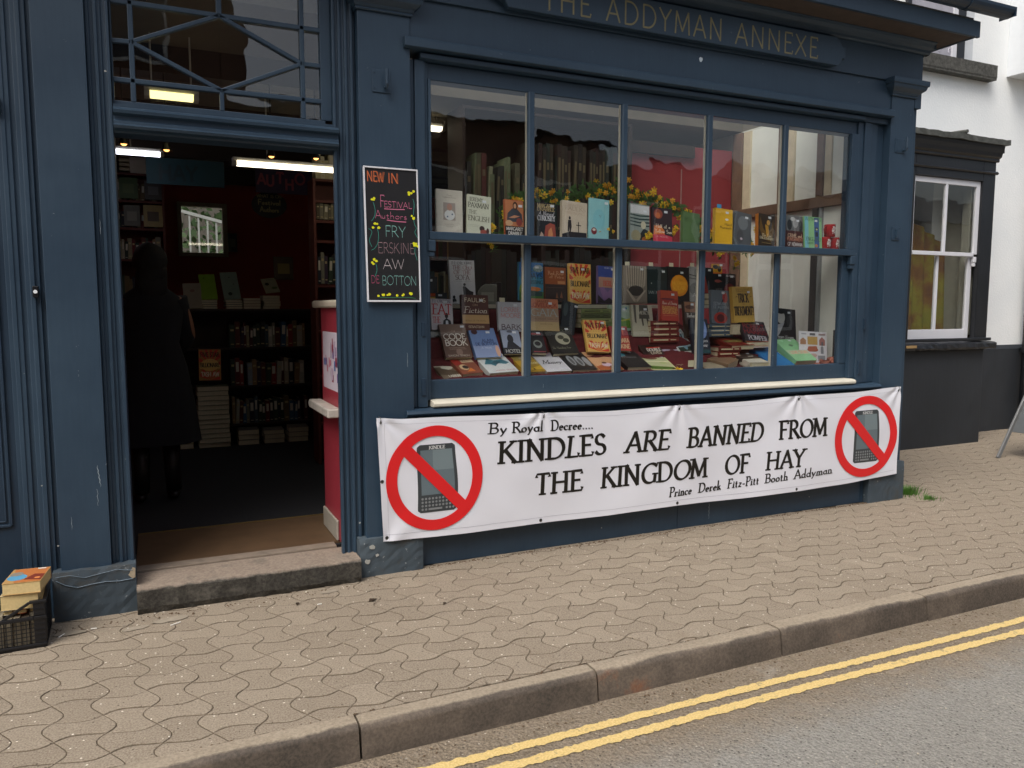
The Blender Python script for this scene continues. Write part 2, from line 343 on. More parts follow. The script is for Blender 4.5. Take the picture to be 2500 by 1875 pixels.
def paver_geo(mb, i, j, local=True, dz0=0, clip=False):
    c, rings = paver_rings(i, j); n = 28; vs = []
    if clip: rings = [(dz, [Vector((p.x, max(p.y, -1.4925 + k * .001))) for p in r_]) for k, (dz, r_) in enumerate(rings)]
    for dz, ring in rings: vs += [((p.x - c.x) if local else p.x, (p.y - c.y) if local else p.y, dz + dz0) for p in ring]
    fs = [(r * n + k, r * n + (k + 1) % n, (r + 1) * n + (k + 1) % n, (r + 1) * n + k) for r in range(2) for k in range(n)] + [tuple(range(2 * n, 3 * n))]
    mb.add(vs, fs); return c
pm = []
for par in (0, 1):
    mb = MB(); paver_geo(mb, par, 0); pm.append(mb.mesh('paver', PAVER))
cells = []
fw = Vector((sin(R(24.847)), cos(R(24.847)), 0))
for i in range(-14, 120):
    for j in range(-10, 24):
        c = gxy((i + .5) * W_, (j + .5) * H_)
        if c[1] < -1.565: continue
        if c[0] < 5.35 and c[1] > .05: continue
        if c[0] > 7.05 and c[1] > 1.5 and c[0] < 8.4: continue
        if c[1] > 2.0 or c[0] > 18: continue
        dv = Vector((c[0], c[1] + 4.24, -1.5)); dep = dv.dot(fw)
        side = dv.x * cos(R(24.847)) - dv.y * sin(R(24.847))
        vis = dep > .5 and abs(side / dep) < .67 and c[1] > -1.6
        cells.append((0 if vis else 1, dv.length, i, j))
cells.sort()
rp = random.Random(3)
far = MB()
for q, (a, b_, i, j) in enumerate(cells):
    if q < 300:
        c = paver_rings(i, j)[0]
        me_ = pm[(i + j) % 2]
        if c.y < -1.37: mb = MB(); cc = paver_geo(mb, i, j, False, 0, True); mb.v = [(x - cc.x, y - cc.y, z) for x, y, z in mb.v]; me_ = mb.mesh('paver', PAVER)
        place(me_, 'paver', (c.x, c.y, rp.uniform(-.0012, .0016)), pav, rot=(rp.uniform(-.006, .006), rp.uniform(-.006, .006), 0))
    else: paver_geo(far, i, j, False, rp.uniform(-.0012, .0016), b_ < 99 and gxy((i + .5) * W_, (j + .5) * H_)[1] < -1.37)
o = far.build('paver_field', PAVER, pav); o['kind'] = 'stuff'

# ---- kerb
def kerb_mat():
    m, n, l, b = newmat('kerb_concrete'); geo = n.new('ShaderNodeNewGeometry'); P = geo.outputs['Position']
    fine = noise(n, l, 90, 5, .65, vec=P); big = noise(n, l, 3.2, 8, .68, vec=P); big2 = noise(n, l, 2.0, 7, .7, vec=P); 
    col = mix(n, l, .4, ramp(n, l, big.outputs['Fac'], [(.3, lin('8b806e')), (.7, lin('9c917e'))]).outputs[0], ramp(n, l, fine.outputs['Fac'], [(.35, lin('7c6e5f')), (.65, lin('b8ab99'))]).outputs[0])
    # tyre scuffs and road splash on the road side of the stone, a real coat of dirt with its own ragged upper edge
    s = n.new('ShaderNodeSeparateXYZ'); l.new(P, s.inputs[0])
    ad = n.new('ShaderNodeMath'); ad.operation = 'MULTIPLY_ADD'; l.new(big.outputs['Fac'], ad.inputs[0]); ad.inputs[1].default_value = .06; l.new(s.outputs[1], ad.inputs[2])
    ed = ramp(n, l, n.new('ShaderNodeMapRange').outputs[0], [(0, (1, 1, 1)), (1, (0, 0, 0))])
    mr = ed.inputs[0].links[0].from_node; mr.inputs[1].default_value = -1.548; mr.inputs[2].default_value = -1.535; l.new(ad.outputs[0], mr.inputs[0])
    dirt = ramp(n, l, big2.outputs['Fac'], [(.35, lin('4a4540')), (.48, lin('5f574f')), (.58, lin('776c61')), (.66, lin('93674e'))]).outputs[0]
    dirt = mix(n, l, .35, dirt, ramp(n, l, fine.outputs['Fac'], [(.4, lin('35302b')), (.6, lin('6b6055'))]).outputs[0])
    col = mix(n, l, ed.outputs[0], col, dirt)
    l.new(col, b.inputs['Base Color']); b.inputs['Roughness'].default_value = .8; b.inputs['Specular IOR Level'].default_value = .25
    bump(n, l, fine.outputs['Fac'], .5, .005, b); return m
KERB = kerb_mat()
kerb = structure(MB().box(-9, 34, -1.58, -1.51, -.3, -.13).build('kerb', plain('kerb_bedding', '55504a', .9)))
def kerb_profile(dy=0):
    P = [(-1.500, -.2), (-1.500, .000), (-1.504, .004)]
    P += [(-1.563 - .027 * sin(a), .004 - .027 + .027 * cos(a)) for a in [R(q) for q in (0, 18, 36, 54, 72, 86)]]
    P += [(-1.604, -.122), (-1.604, -.2)]
    return [(y + dy, z) for y, z in P][::-1]
edges = [-8.44, -7.44, -6.44, -5.44, -4.42, -3.40, -2.39, -1.385, -.372, .624, 1.615, 2.613, 3.605, 4.6, 5.61, 6.6, 7.6, 8.6, 9.62, 10.6, 11.6, 12.6, 13.6, 14.6, 15.6]
rk = random.Random(5)
for a, b_ in zip(edges, edges[1:]):
    mb = MB(); n = 10; prof = kerb_profile(rk.uniform(-.004, .004)); k = len(prof); g = .0048
    xs = [a + g + (b_ - a - 2 * g) * t for t in (0, .006, .03, .2, .4, .6, .8, .97, .994, 1)]
    dz = rk.uniform(-.002, .003); vs = []
    cy, cz = -1.55, -.06
    for q, x in enumerate(xs):
        sh = .985 if q in (0, len(xs) - 1) else 1
        vs += [(x, cy + (y - cy) * sh + rk.uniform(-.0015, .0015) * (z > -.1), cz + (z - cz) * sh + dz + rk.uniform(-.001, .001)) for y, z in prof]
    fs = [(r * k + i, r * k + (i + 1) % k, (r + 1) * k + (i + 1) % k, (r + 1) * k + i) for r in range(len(xs) - 1) for i in range(k)] + [tuple(range(k))[::-1], tuple(range((len(xs) - 1) * k, len(xs) * k))]
    mb.add(vs, fs); mb.sm = True; o = mb.build('kerb_stone', KERB, kerb, fix=True)
    md = o.modifiers.new('e', 'EDGE_SPLIT'); md.split_angle = R(40)

# ---- road
def road_mat():
    m, n, l, b = newmat('asphalt'); geo = n.new('ShaderNodeNewGeometry'); P = geo.outputs['Position']
    fine = noise(n, l, 130, 5, .65, vec=P); big = noise(n, l, 1.1, 6, .6, vec=P); mid = noise(n, l, 12, 6, .7, vec=P)
    v = n.new('ShaderNodeTexVoronoi'); v.inputs['Scale'].default_value = 62; v.inputs['Randomness'].default_value = 1; l.new(P, v.inputs['Vector'])
    stone = n.new('ShaderNodeSeparateColor'); l.new(v.outputs['Color'], stone.inputs[0])
    grey = mix(n, l, .55, ramp(n, l, big.outputs['Fac'], [(.3, lin('8e8b84')), (.7, lin('9b9890'))]).outputs[0], ramp(n, l, fine.outputs['Fac'], [(.36, lin('67635c')), (.52, lin('96938b')), (.68, lin('b3afa5'))]).outputs[0])
    brown = mix(n, l, .5, ramp(n, l, mid.outputs['Fac'], [(.3, lin('82755f')), (.7, lin('9c8f7c'))]).outputs[0], ramp(n, l, fine.outputs['Fac'], [(.36, lin('4e443a')), (.52, lin('857868')), (.68, lin('a89c8c'))]).outputs[0])
    s = n.new('ShaderNodeSeparateXYZ'); l.new(P, s.inputs[0])
    ad = n.new('ShaderNodeMath'); ad.operation = 'MULTIPLY_ADD'; l.new(mid.outputs['Fac'], ad.inputs[0]); ad.inputs[1].default_value = .35; l.new(s.outputs[1], ad.inputs[2])
    mr = n.new('ShaderNodeMapRange'); mr.inputs[1].default_value = -2.0; mr.inputs[2].default_value = -1.74; l.new(ad.outputs[0], mr.inputs[0])
    col = mix(n, l, mr.outputs[0], grey, brown)
    pt = noise(n, l, 4.5, 7, .72, vec=P); col = mix(n, l, ramp(n, l, pt.outputs['Fac'], [(.60, (0, 0, 0)), (.72, (.5, .5, .5))]).outputs[0], col, lin('aaa498')); col = mix(n, l, ramp(n, l, pt.outputs['Fac'], [(.28, (.45, .45, .45)), (.38, (0, 0, 0))]).outputs[0], col, lin('615a50'))
    sp = ramp(n, l, stone.outputs[0], [(.93, (0, 0, 0)), (.94, (.8, .8, .8))]).outputs[0]; ct = ramp(n, l, v.outputs['Distance'], [(.2, (1, 1, 1)), (.3, (0, 0, 0))]).outputs[0]
    mm = n.new('ShaderNodeMath'); mm.operation = 'MULTIPLY'; l.new(sp, mm.inputs[0]); l.new(ct, mm.inputs[1]); col = mix(n, l, mm.outputs[0], col, lin('c0b8aa'))
    sd = ramp(n, l, stone.outputs[1], [(.78, (0, 0, 0)), (.8, (.75, .75, .75))]).outputs[0]
    md = n.new('ShaderNodeMath'); md.operation = 'MULTIPLY'; l.new(sd, md.inputs[0]); l.new(ct, md.inputs[1]); col = mix(n, l, md.outputs[0], col, lin('3a3632'))
    l.new(col, b.inputs['Base Color']); b.inputs['Roughness'].default_value = .85; b.inputs['Specular IOR Level'].default_value = .3
    h = n.new('ShaderNodeMath'); h.operation = 'ADD'; l.new(fine.outputs['Fac'], h.inputs[0]); l.new(v.outputs['Distance'], h.inputs[1])
    bump(n, l, h.outputs[0], .9, .009, b); return m
road = structure(MB().box(-30, 60, -7.4, -1.59, -.3, -.12).build('road', road_mat()))
structure(MB().box(-30, 60, -9.05, -7.4, -.3, .0).build('far_pavement', plain('far_paving', '8d8273', .9)))
def yellow_mat():
    m, n, l, b = newmat('yellow_road_paint'); geo = n.new('ShaderNodeNewGeometry'); P = geo.outputs['Position']
    f = noise(n, l, 120, 5, .6, vec=P); g = noise(n, l, 20, 8, .75, vec=P)
    c = ramp(n, l, f.outputs['Fac'], [(.3, lin('bfa25e')), (.55, lin('dabf80')), (.75, lin('e3cd98'))]).outputs[0]
    c = mix(n, l, ramp(n, l, g.outputs['Fac'], [(.585, (0, 0, 0)), (.63, (.75, .75, .75))]).outputs[0], c, lin('9a8a66'))
    l.new(c, b.inputs['Base Color']); b.inputs['Roughness'].default_value = .7; bump(n, l, f.outputs['Fac'], .4, .004, b); return m
YEL = yellow_mat()
ry = random.Random(11)
for y0, wd in ((-1.752, .046), (-1.846, .048)):
    mb = MB(); n = 1500; vs = []; a_ = b2 = 0
    for i in range(n + 1):
        x = -1 + 11 * i / n; y = y0 - .012 * (x - 2) + .004 * sin(x * 2.3 + y0 * 9)
        a_ = a_ * .55 + ry.uniform(-.0042, .0042); b2 = b2 * .55 + ry.uniform(-.0042, .0042)
        vs += [(x, y + a_, -.1165), (x, y - wd + b2, -.1165)]
    mb.add(vs, [(2 * i, 2 * i + 1, 2 * i + 3, 2 * i + 2) for i in range(n)]); mb.build('yellow_line', YEL, road)

# ---- dirt, litter, grass
mb = MB(); DIRT = plain('gutter_dirt', '5d4c3b', .95, .4, 60, .5)
rd = random.Random(21)
for k in range(1500):
    r_ = rd.random()
    if r_ < .5: x = rd.uniform(1.1, 5.35); y = -.03 - abs(rd.gauss(0, .018))
    elif r_ < .62: x = rd.uniform(-1.1, 1.1); y = -.16 - abs(rd.gauss(0, .03))
    elif r_ < .8: x = rd.uniform(-1, 9); y = -1.497 + rd.gauss(0, .004)
    else: x = rd.uniform(-.5, 9); y = rd.uniform(-1.62, -1.7)
    z = .001 if y > -1.6 else -.118; s = rd.uniform(.002, .0075)
    a = rd.uniform(0, pi); c_, s_ = cos(a) * s, sin(a) * s
    mb.add([(x + c_, y + s_, z), (x - s_, y + c_, z), (x - c_, y - s_, z), (x + s_, y - c_, z), (x, y, z + s * .7)], [(0, 1, 4), (1, 2, 4), (2, 3, 4), (3, 0, 4)])
tag(mb.build('grit', DIRT), 'brown grit and crumbs along the foot of the shopfront and the kerb', 'grit', kind='stuff')
mb = MB(); GRIT = plain('pale_grit', 'b5a994', .9, .3, 40, .2)
for k in range(600):
    x = rd.uniform(-1, 10); y = rd.uniform(-2.9, -1.62) if k % 2 else rd.uniform(-1.45, -.1); z = -.1185 if y < -1.6 else .001; s = rd.uniform(.0012, .0042)
    if x < 1.1 and y > -.2: continue
    mb.ball((x, y, z + s * .3), s, 4)
tag(mb.build('loose_grit', GRIT), 'pale specks of loose grit scattered on pavement and road', 'grit', kind='stuff')
def grass_tuft(cx, cy, n, hgt, spread, label):
    mb = MB(); g = plain('grass_blade', '4c7a2a', .6, .3, 20, 0)
    for k in range(n):
        a = rd.uniform(0, 2 * pi); r0 = abs(rd.gauss(0, spread)); x, y = cx + r0 * cos(a) * 1.5, cy + r0 * sin(a); h = hgt * rd.uniform(.5, 1.1); w = .0025; ln = rd.uniform(.1, .8) * h
        dx, dy = cos(a) * ln, sin(a) * ln
        mb.add([(x - w, y, 0), (x + w, y, 0), (x + w * .7 + dx * .4, y + dy * .4, h * .7), (x - w * .7 + dx * .4, y + dy * .4, h * .7), (x + dx, y + dy, h)], [(0, 1, 2, 3), (3, 2, 4)])
    tag(mb.build('grass_tuft', g), label, 'grass', kind='stuff')
grass_tuft(5.50, .02, 260, .075, .045, 'green tuft of grass growing against the right corner of the shopfront')
grass_tuft(5.50, -.17, 110, .04, .035, 'smaller tuft of grass in a paving joint in front of the corner tuft')
WHT = plain('white_paper', 'e8e4da', .6, .05)
for x, y, a, L_, lb in ((.05, -.32, .5, .05, 'thin white cigarette stub on the paving in front of the door step'), (.72, -.36, .1, .022, 'short white cigarette end on the paving right of the step centre'),
                        (-.43, -.25, 1.0, .04, 'pale matchstick lying beside the black crate'), (-.3, -.22, -.2, .025, 'small white scrap at the foot of the left plinth')):
    o = MB().tube([(-L_ / 2, 0, .0035), (L_ / 2, 0, .0035)], .0032, 6).build('cigarette_butt', WHT); o.location = (x, y, 0); o.rotation_euler = (0, 0, a); tag(o, lb, 'litter')
LEAF = plain('dead_leaf', '3a2c1e', .9, .3)
for x, y, s, lb in ((.62, -.31, .022, 'small dark dead leaf curled on the paving before the step'), (.98, -.42, .03, 'dark crumpled leaf scrap on the paving below the pilaster'), (1.30, -.62, .018, 'tiny brown leaf on the paving under the banner')):
    mb = MB(); mb.add([(-s, 0, .002), (-s * .3, s * .5, .012), (s, 0, .004), (-s * .2, -s * .5, .01), (0, 0, .004)], [(0, 4, 1), (1, 4, 2), (2, 4, 3), (3, 4, 0)])
    o = mb.build('dead_leaf', LEAF); o.location = (x, y, 0); o.rotation_euler = (0, 0, rd.uniform(0, 3)); tag(o, lb, 'leaf')

for cx, cy, rx, ry_, a in ((.03, -.255, .085, .03, .1), (-.12, -.30, .06, .022, .2), (-.40, -.235, .07, .025, 0), (.80, -.075 - .13, .05, .02, .1)):
    MB().add([(cx + rx * cos(t) * rp.uniform(.85, 1.12) * cos(a), cy + ry_ * sin(t) * rp.uniform(.8, 1.2) + rx * cos(t) * sin(a), .0045) for t in [2 * pi * k / 22 for k in range(22)]], [tuple(range(22))]).build('mortar_patch', plain('smeared_mortar', '948a7a', .9, .15, 30), pav)
# ================================================================== the shop front
shop = thing('book_shop', 'dark blue painted wooden bookshop front with open doorway, big paned window and gilt name board', 'shop building', (0, 0, 0))
def sp(mb, name, mat=BLUE, bevel=.003, parent=shop): return mb.build(name, mat, parent, bevel)
# --- left bay: recessed panel, rail, moulded posts
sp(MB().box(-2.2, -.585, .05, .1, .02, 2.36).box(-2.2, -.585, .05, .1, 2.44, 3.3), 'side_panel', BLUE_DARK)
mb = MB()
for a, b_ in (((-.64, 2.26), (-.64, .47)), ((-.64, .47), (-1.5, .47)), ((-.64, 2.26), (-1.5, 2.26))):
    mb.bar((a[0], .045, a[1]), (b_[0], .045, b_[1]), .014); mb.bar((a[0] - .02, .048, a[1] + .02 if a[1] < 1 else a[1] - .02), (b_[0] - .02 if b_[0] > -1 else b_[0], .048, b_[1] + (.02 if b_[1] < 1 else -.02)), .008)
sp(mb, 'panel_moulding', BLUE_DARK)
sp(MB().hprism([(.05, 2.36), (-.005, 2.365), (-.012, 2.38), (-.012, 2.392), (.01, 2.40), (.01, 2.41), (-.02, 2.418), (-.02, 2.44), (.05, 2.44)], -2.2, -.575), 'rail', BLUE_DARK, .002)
def fluted(x0, x1, ys, z0, z1, name, back=None):            # vertical moulding built of stepped ribs
    P = []; n = len(ys); w = (x1 - x0) / n
    for i, y in enumerate(ys): P += [(x0 + i * w, y * .65 + .006), (x0 + (i + 1) * w - .0006, y * .65 + .006)]
    P += back or [(x1, .15), (x0, .15)]
    return sp(MB().vprism(P, z0, z1), name, BLUE, .0035)
fluted(-.600, -.440, [.032, .006, .014, .030, .010, -.004, .012, .034], .0, 3.3, 'moulded_post')
sp(MB().box(-.439, -.222, -.022, .15, .235, 3.3), 'pilaster')
fluted(-.221, -.122, [.004, .020, .002, .022, .034, .012], .0, 3.3, 'moulded_post')
def worn_block(x0, x1, y0, z1, name, seed):
    r_ = random.Random(seed); nx, nz = 12, 8; vs = []; fs = []
    for j in range(nz + 1):
        for i in range(nx + 1):
            e = (i in (0, nx)) * .004 + (j == nz) * .005
            vs.append((x0 + (x1 - x0) * i / nx, y0 + e + r_.uniform(-.002, .002), z1 * j / nz + r_.uniform(-.002, .004) * (j > 0)))
    fs = [(j * (nx + 1) + i, j * (nx + 1) + i + 1, (j + 1) * (nx + 1) + i + 1, (j + 1) * (nx + 1) + i) for j in range(nz) for i in range(nx)]
    mb = MB(); mb.add(vs, fs); b = len(mb.v); T = [nz * (nx + 1) + i for i in range(nx + 1)]
    for i in range(nx): mb.add([vs[T[i]], vs[T[i + 1]], (vs[T[i + 1]][0], .12, z1), (vs[T[i]][0], .12, z1)], [(0, 1, 2, 3)])
    for s, i in ((x0, 0), (x1, nx)):
        for j in range(nz): p, q = vs[j * (nx + 1) + i], vs[(j + 1) * (nx + 1) + i]; mb.add([p, q, (s, .12, q[2]), (s, .12, p[2])], [(0, 1, 2, 3) if i else (3, 2, 1, 0)])
    return sp(mb, name, BLUE_WORN, 0)
worn_block(-.475, -.116, -.062, .238, 'plinth', 1)
# faded ridge lines of thick repainting on the plinth
mb = MB(); mb.tube([(-.46, -.0655, .205), (-.42, -.066, .178), (-.37, -.066, .160), (-.31, -.066, .168), (-.25, -.066, .172), (-.19, -.066, .166), (-.13, -.066, .170)], .0022, 5)
mb.tube([(-.46, -.0655, .222), (-.4, -.066, .225), (-.34, -.066, .205), (-.28, -.066, .214), (-.2, -.066, .226), (-.13, -.066, .212)], .0015, 5)
sp(mb, 'paint_ridge', plain('faded_blue_paint', '62727f', .6, .2, 30), 0)
sp(MB().yprism([(-.15, .19), (-.13, .225), (-.118, .22), (-.12, .175), (-.132, .17)], -.0655, -.06), 'bare_patch', plain('bare_render', 'a39680', .8, .2, 40), 0)
# --- step, threshold, door opening
STONE = plain('worn_step_stone', '8a7d6e', .85, .28, 9, .5); 
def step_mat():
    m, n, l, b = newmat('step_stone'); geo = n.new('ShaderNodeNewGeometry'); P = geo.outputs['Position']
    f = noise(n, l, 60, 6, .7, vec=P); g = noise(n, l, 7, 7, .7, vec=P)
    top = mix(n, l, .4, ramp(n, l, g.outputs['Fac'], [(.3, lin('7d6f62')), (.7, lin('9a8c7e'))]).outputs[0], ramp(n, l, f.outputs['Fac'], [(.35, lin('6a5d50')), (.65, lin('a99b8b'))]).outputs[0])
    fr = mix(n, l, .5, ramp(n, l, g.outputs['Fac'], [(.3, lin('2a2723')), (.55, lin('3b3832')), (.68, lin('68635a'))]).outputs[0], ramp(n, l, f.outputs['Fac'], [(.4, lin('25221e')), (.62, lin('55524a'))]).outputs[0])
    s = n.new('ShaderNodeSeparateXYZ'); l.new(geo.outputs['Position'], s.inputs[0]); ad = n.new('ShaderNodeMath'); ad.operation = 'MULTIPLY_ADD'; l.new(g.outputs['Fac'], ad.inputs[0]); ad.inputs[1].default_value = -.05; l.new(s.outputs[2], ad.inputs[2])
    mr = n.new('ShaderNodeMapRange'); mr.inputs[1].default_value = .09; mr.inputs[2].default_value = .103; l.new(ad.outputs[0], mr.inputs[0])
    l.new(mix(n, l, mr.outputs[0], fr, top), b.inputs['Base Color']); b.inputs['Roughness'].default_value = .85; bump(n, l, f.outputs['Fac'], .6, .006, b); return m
mb = MB(); rs = random.Random(4); nx = 24; prof = [(.14, 0), (-.118, 0), (-.128, .03), (-.124, .115), (-.112, .129), (.14, .13)]; vs = []
for i in range(nx + 1):
    x = -.115 + 1.11 * i / nx; vs += [(x, y + (rs.uniform(-.005, .005) if 0 < k < 5 else 0), z + (rs.uniform(-.003, .003) if 1 < k < 5 else 0)) for k, (y, z) in enumerate(prof)]
mb.add(vs, [(r * 6 + i + 6, r * 6 + (i + 1) % 6 + 6, r * 6 + (i + 1) % 6, r * 6 + i) for r in range(nx) for i in range(6)] + [tuple(range(6)), tuple(range(nx * 6, nx * 6 + 6))[::-1]])
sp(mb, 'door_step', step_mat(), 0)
sp(MB().box(-.12, .92, .141, .225, .02, .142), 'threshold', plain('threshold_wood', '7b6f62', .8, .25, 14), .004)
# door head beam with mouldings and fanlight frame
sp(MB().hprism([(.15, 2.335), (.02, 2.335), (.01, 2.342), (-.022, 2.35), (-.028, 2.362), (-.012, 2.372), (-.012, 2.384), (-.002, 2.392), (-.002, 2.412), (-.026, 2.420), (-.03, 2.434), (-.014, 2.446), (.02, 2.456), (.02, 2.47), (.15, 2.47)], -.1205, .945), 'door_head', BLUE, 0)
fan = sp(MB().box(-.121, .89, .045, .10, 2.4705, 2.492).box(.868, .925, .045, .10, 2.4925, 3.3).box(-.121, -.112, .045, .1, 2.4925, 3.3), 'fanlight', BLUE, .003)
def fbar(a, b_, w=.022):
    return sp(MB().bar((a[0], .058, a[1]), (b_[0], .058, b_[1]), w, .03), 'glazing_bar', BLUE, .004, fan)
XL, XR, ZL, ZM, ZH = -.030, .776, 2.590, 2.772, 2.953
for x in (XL, XR): fbar((x, 2.49), (x, 3.3), .024)
for z in (ZL, ZH): fbar((-.115, z), (.87, z), .0242)
fbar((-.115, ZM - .004), (XL, ZM)); fbar((XR, ZM), (.87, ZM))
fbar((.373, 2.49), (.373, ZL)); fbar((.372, ZH), (.372, 3.3), .026)
for a, b_ in (((XL, ZM), (.372, ZH)), ((.372, ZH), (XR, ZM)), ((XR, ZM), (.373, ZL)), ((.373, ZL), (XL, ZM))): fbar(a, b_, .021)
def pane(x0, x1, z0, z1, y, parent, mat=GLASS, tilt=0, yaw=0):
    me = MB().box(-(x1 - x0) / 2, (x1 - x0) / 2, -.0015, .0015, -(z1 - z0) / 2, (z1 - z0) / 2).mesh('pane', mat)
    return place(me, 'pane', ((x0 + x1) / 2, y, (z0 + z1) / 2), parent, rot=(tilt, 0, yaw))
xs = [-.115, XL, .373, XR, .87]; zs = [2.49, ZL, ZH, 3.28]
for i in range(4):
    for j in range(3): pane(xs[i] + .002, xs[i + 1] - .002, zs[j] + .002, zs[j + 1] - .002, .064, fan, GLASS, rp.uniform(-.006, .006), rp.uniform(-.01, .01))
# right door jamb
fluted(.925, 1.050, [.012, .034, .012, .026, -.002, .020, .002, .030], .10, 3.3, 'moulded_post', [(1.05, .15), (1.0, .15), (.965, .056), (.925, .052)])
sp(MB().vprism([(.925, .04), (.935, .03), (1.0, -.06), (1.0, .15), (.925, .052)], .0, .10), 'jamb_foot', BLUE_WORN, .003)
sp(MB().box(-.13, -.122, .05, .2, .142, 2.335), 'door_lining', BLUE_DARK)
# --- left pilaster of the window bay
sp(MB().box(1.051, 1.338, -.032, .15, .2, 3.065), 'pilaster')
worn_block(1.004, 1.372, -.062, .215, 'plinth', 2)
def capital(x0, x1, name='capital'):
    mb = MB()
    prof = [(.000, 3.063), (.010, 3.063), (.014, 3.070), (.010, 3.079), (.016, 3.081), (.022, 3.094), (.038, 3.106), (.052, 3.117), (.058, 3.131), (.060, 3.143), (.068, 3.1435), (.070, 3.160), (.070, 3.182), (.0, 3.182)]
    vs_ = []
    for e, z in prof: vs_ += [(x0 - e, .12, z), (x0 - e, -.034 - e, z), (x1 + e, -.034 - e, z), (x1 + e, .12, z)]
    mb.add(vs_, [(4 * r_ + i, 4 * r_ + i + 1, 4 * r_ + i + 5, 4 * r_ + i + 4) for r_ in range(len(prof) - 1) for i in range(3)])
    return sp(mb, name, BLUE, .002)
capital(1.051, 1.338)
# --- right pilaster
sp(MB().box(5.052, 5.292, -.032, .15, .235, 3.065), 'pilaster'); capital(5.052, 5.292)
worn_block(4.965, 5.352, -.055, .30, 'plinth', 3)
sp(MB().box(5.2925, 5.36, .0, 1.9, .0, 3.18), 'return_wall', BLUE)
# --- stall riser, sills
sp(MB().box(1.373, 4.964, -.004, .08, .0, .880), 'stall_riser', BLUE)
sp(MB().box(3.2, 3.207, -.0065, -.003, .0, .2).box(4.93, 4.937, -.0065, -.003, .0, .3), 'board_joint', BLUE_DARK, 0)
sp(MB().hprism([(.08, .881), (-.03, .881), (-.052, .888), (-.06, .902), (-.052, .917), (-.02, .926), (.08, .93)], 1.29, 5.051), 'sill', BLUE, .002)
mb = MB().hprism([(.08, .9305), (-.026, .9305), (-.038, .936), (-.04, .952), (-.03, .962), (.0, .968), (.08, .970)], 1.452, 4.80)
sp(mb, 'sill', CREAM, .003)
# --- window frame: side boards, head
win = sp(MB().box(1.339, 1.372, .012, .15, .9305, 2.86).box(1.3725, 1.432, .000, .15, .9305, 2.86).box(1.4325, 1.452, .014, .15, .9705, 2.858)
         .box(4.775, 4.83, .014, .15, .9705, 2.858).box(4.8305, 4.90, .002, .15, .9305, 2.86).box(4.9005, 4.97, .016, .15, .9305, 2.86).box(4.9705, 5.051, .03, .15, .9305, 2.86).box(1.4520, 4.7755, .028, .12, 2.768, 2.858), 'shop_window', BLUE, .004)
sp(MB().hprism([(.15, 2.8605), (-.004, 2.8605), (-.026, 2.866), (-.026, 2.890), (-.01, 2.898), (.15, 2.898)], 1.40, 4.80).box(4.8005, 5.051, -.008, .15, 2.8605, 2.898), 'head_moulding', BLUE, .002, win)
sp(MB().hprism([(.12, 2.8985), (-.052, 2.902), (-.066, 2.907), (-.066, 2.946), (-.06, 2.956), (-.03, 2.960), (.12, 2.960)], 1.30, 5.051), 'head_moulding', BLUE, .002, win)
for x in (1.405, 4.865): 
    sp(MB().box(x - .012, x + .012, -.008, .01, 1.0, 1.10), 'hinge', BLUE_DARK, .002, win); sp(MB().box(x - .01 + (.04 if x > 3 else 0), x + .012 + (.04 if x > 3 else 0), -.008, .01, 1.34, 1.42), 'hinge', BLUE_DARK, .002, win)
# sashes
MUL = [2.095, 2.748, 3.414, 4.076]
us = sp(MB().box(1.453, 4.774, .002, .046, 1.886, 1.932), 'upper_sash', BLUE, .004)
ls = sp(MB().box(1.453, 4.774, .050, .092, .971, 1.082), 'lower_sash', BLUE, .004)
for a, b_ in ((1.453, 1.468), (4.70, 4.774)): sp(MB().box(a, b_, .0465, .092, 1.0825, 1.9), 'sash_stile', BLUE, .003, ls)
for a, b_ in ((1.453, 1.468), (4.706, 4.774)): sp(MB().box(a, b_, .004, .044, 1.9325, 2.766), 'sash_stile', BLUE, .003, us)
PUTTY = plain('pale_bar_lining', 'b9b3a5', .6, .12, 20)
for x in MUL:
    sp(MB().vprism([(x - .021, .010), (x - .015, .002), (x + .015, .002), (x + .021, .010), (x + .021, .044), (x - .021, .044)], 1.933, 2.766), 'glazing_bar', BLUE, .002, us)
    sp(MB().box(x - .0245, x - .0215, .028, .046, 1.933, 2.766), 'bar_lining', PUTTY, 0, us)
    sp(MB().vprism([(x - .023, .056), (x - .016, .048), (x + .016, .048), (x + .023, .056), (x + .023, .09), (x - .023, .09)], 1.0825, 1.885), 'glazing_bar', BLUE, .002, ls)
    sp(MB().box(x - .0265, x - .0235, .068, .09, 1.0825, 1.885), 'bar_lining', PUTTY, 0, ls)
X5 = [1.468] + MUL + [4.706]
for i in range(5):
    pane(X5[i] + .001, X5[i + 1] - .001, 1.934, 2.765, .026, us, GLASS, rp.uniform(-.006, .01), rp.uniform(-.012, .012))
    pane(X5[i] + .001, X5[i + 1] - .001, 1.084, 1.884, .070, ls, GLASS_FLAT, rp.uniform(-.003, .003), rp.uniform(-.004, .004))
for x, s in ((1.466, 1), (4.760, -1)):                 # sash horns
    sp(MB().vprism([(x - .022, .0), (x + .022, .0), (x + .022, .046), (x - .022, .046)], 1.82, 1.8855).vprism([(x - .018, .008), (x + .018, .008), (x + .018, .046), (x - .018, .046)], 1.79, 1.8195), 'sash_horn', BLUE, .006, us)
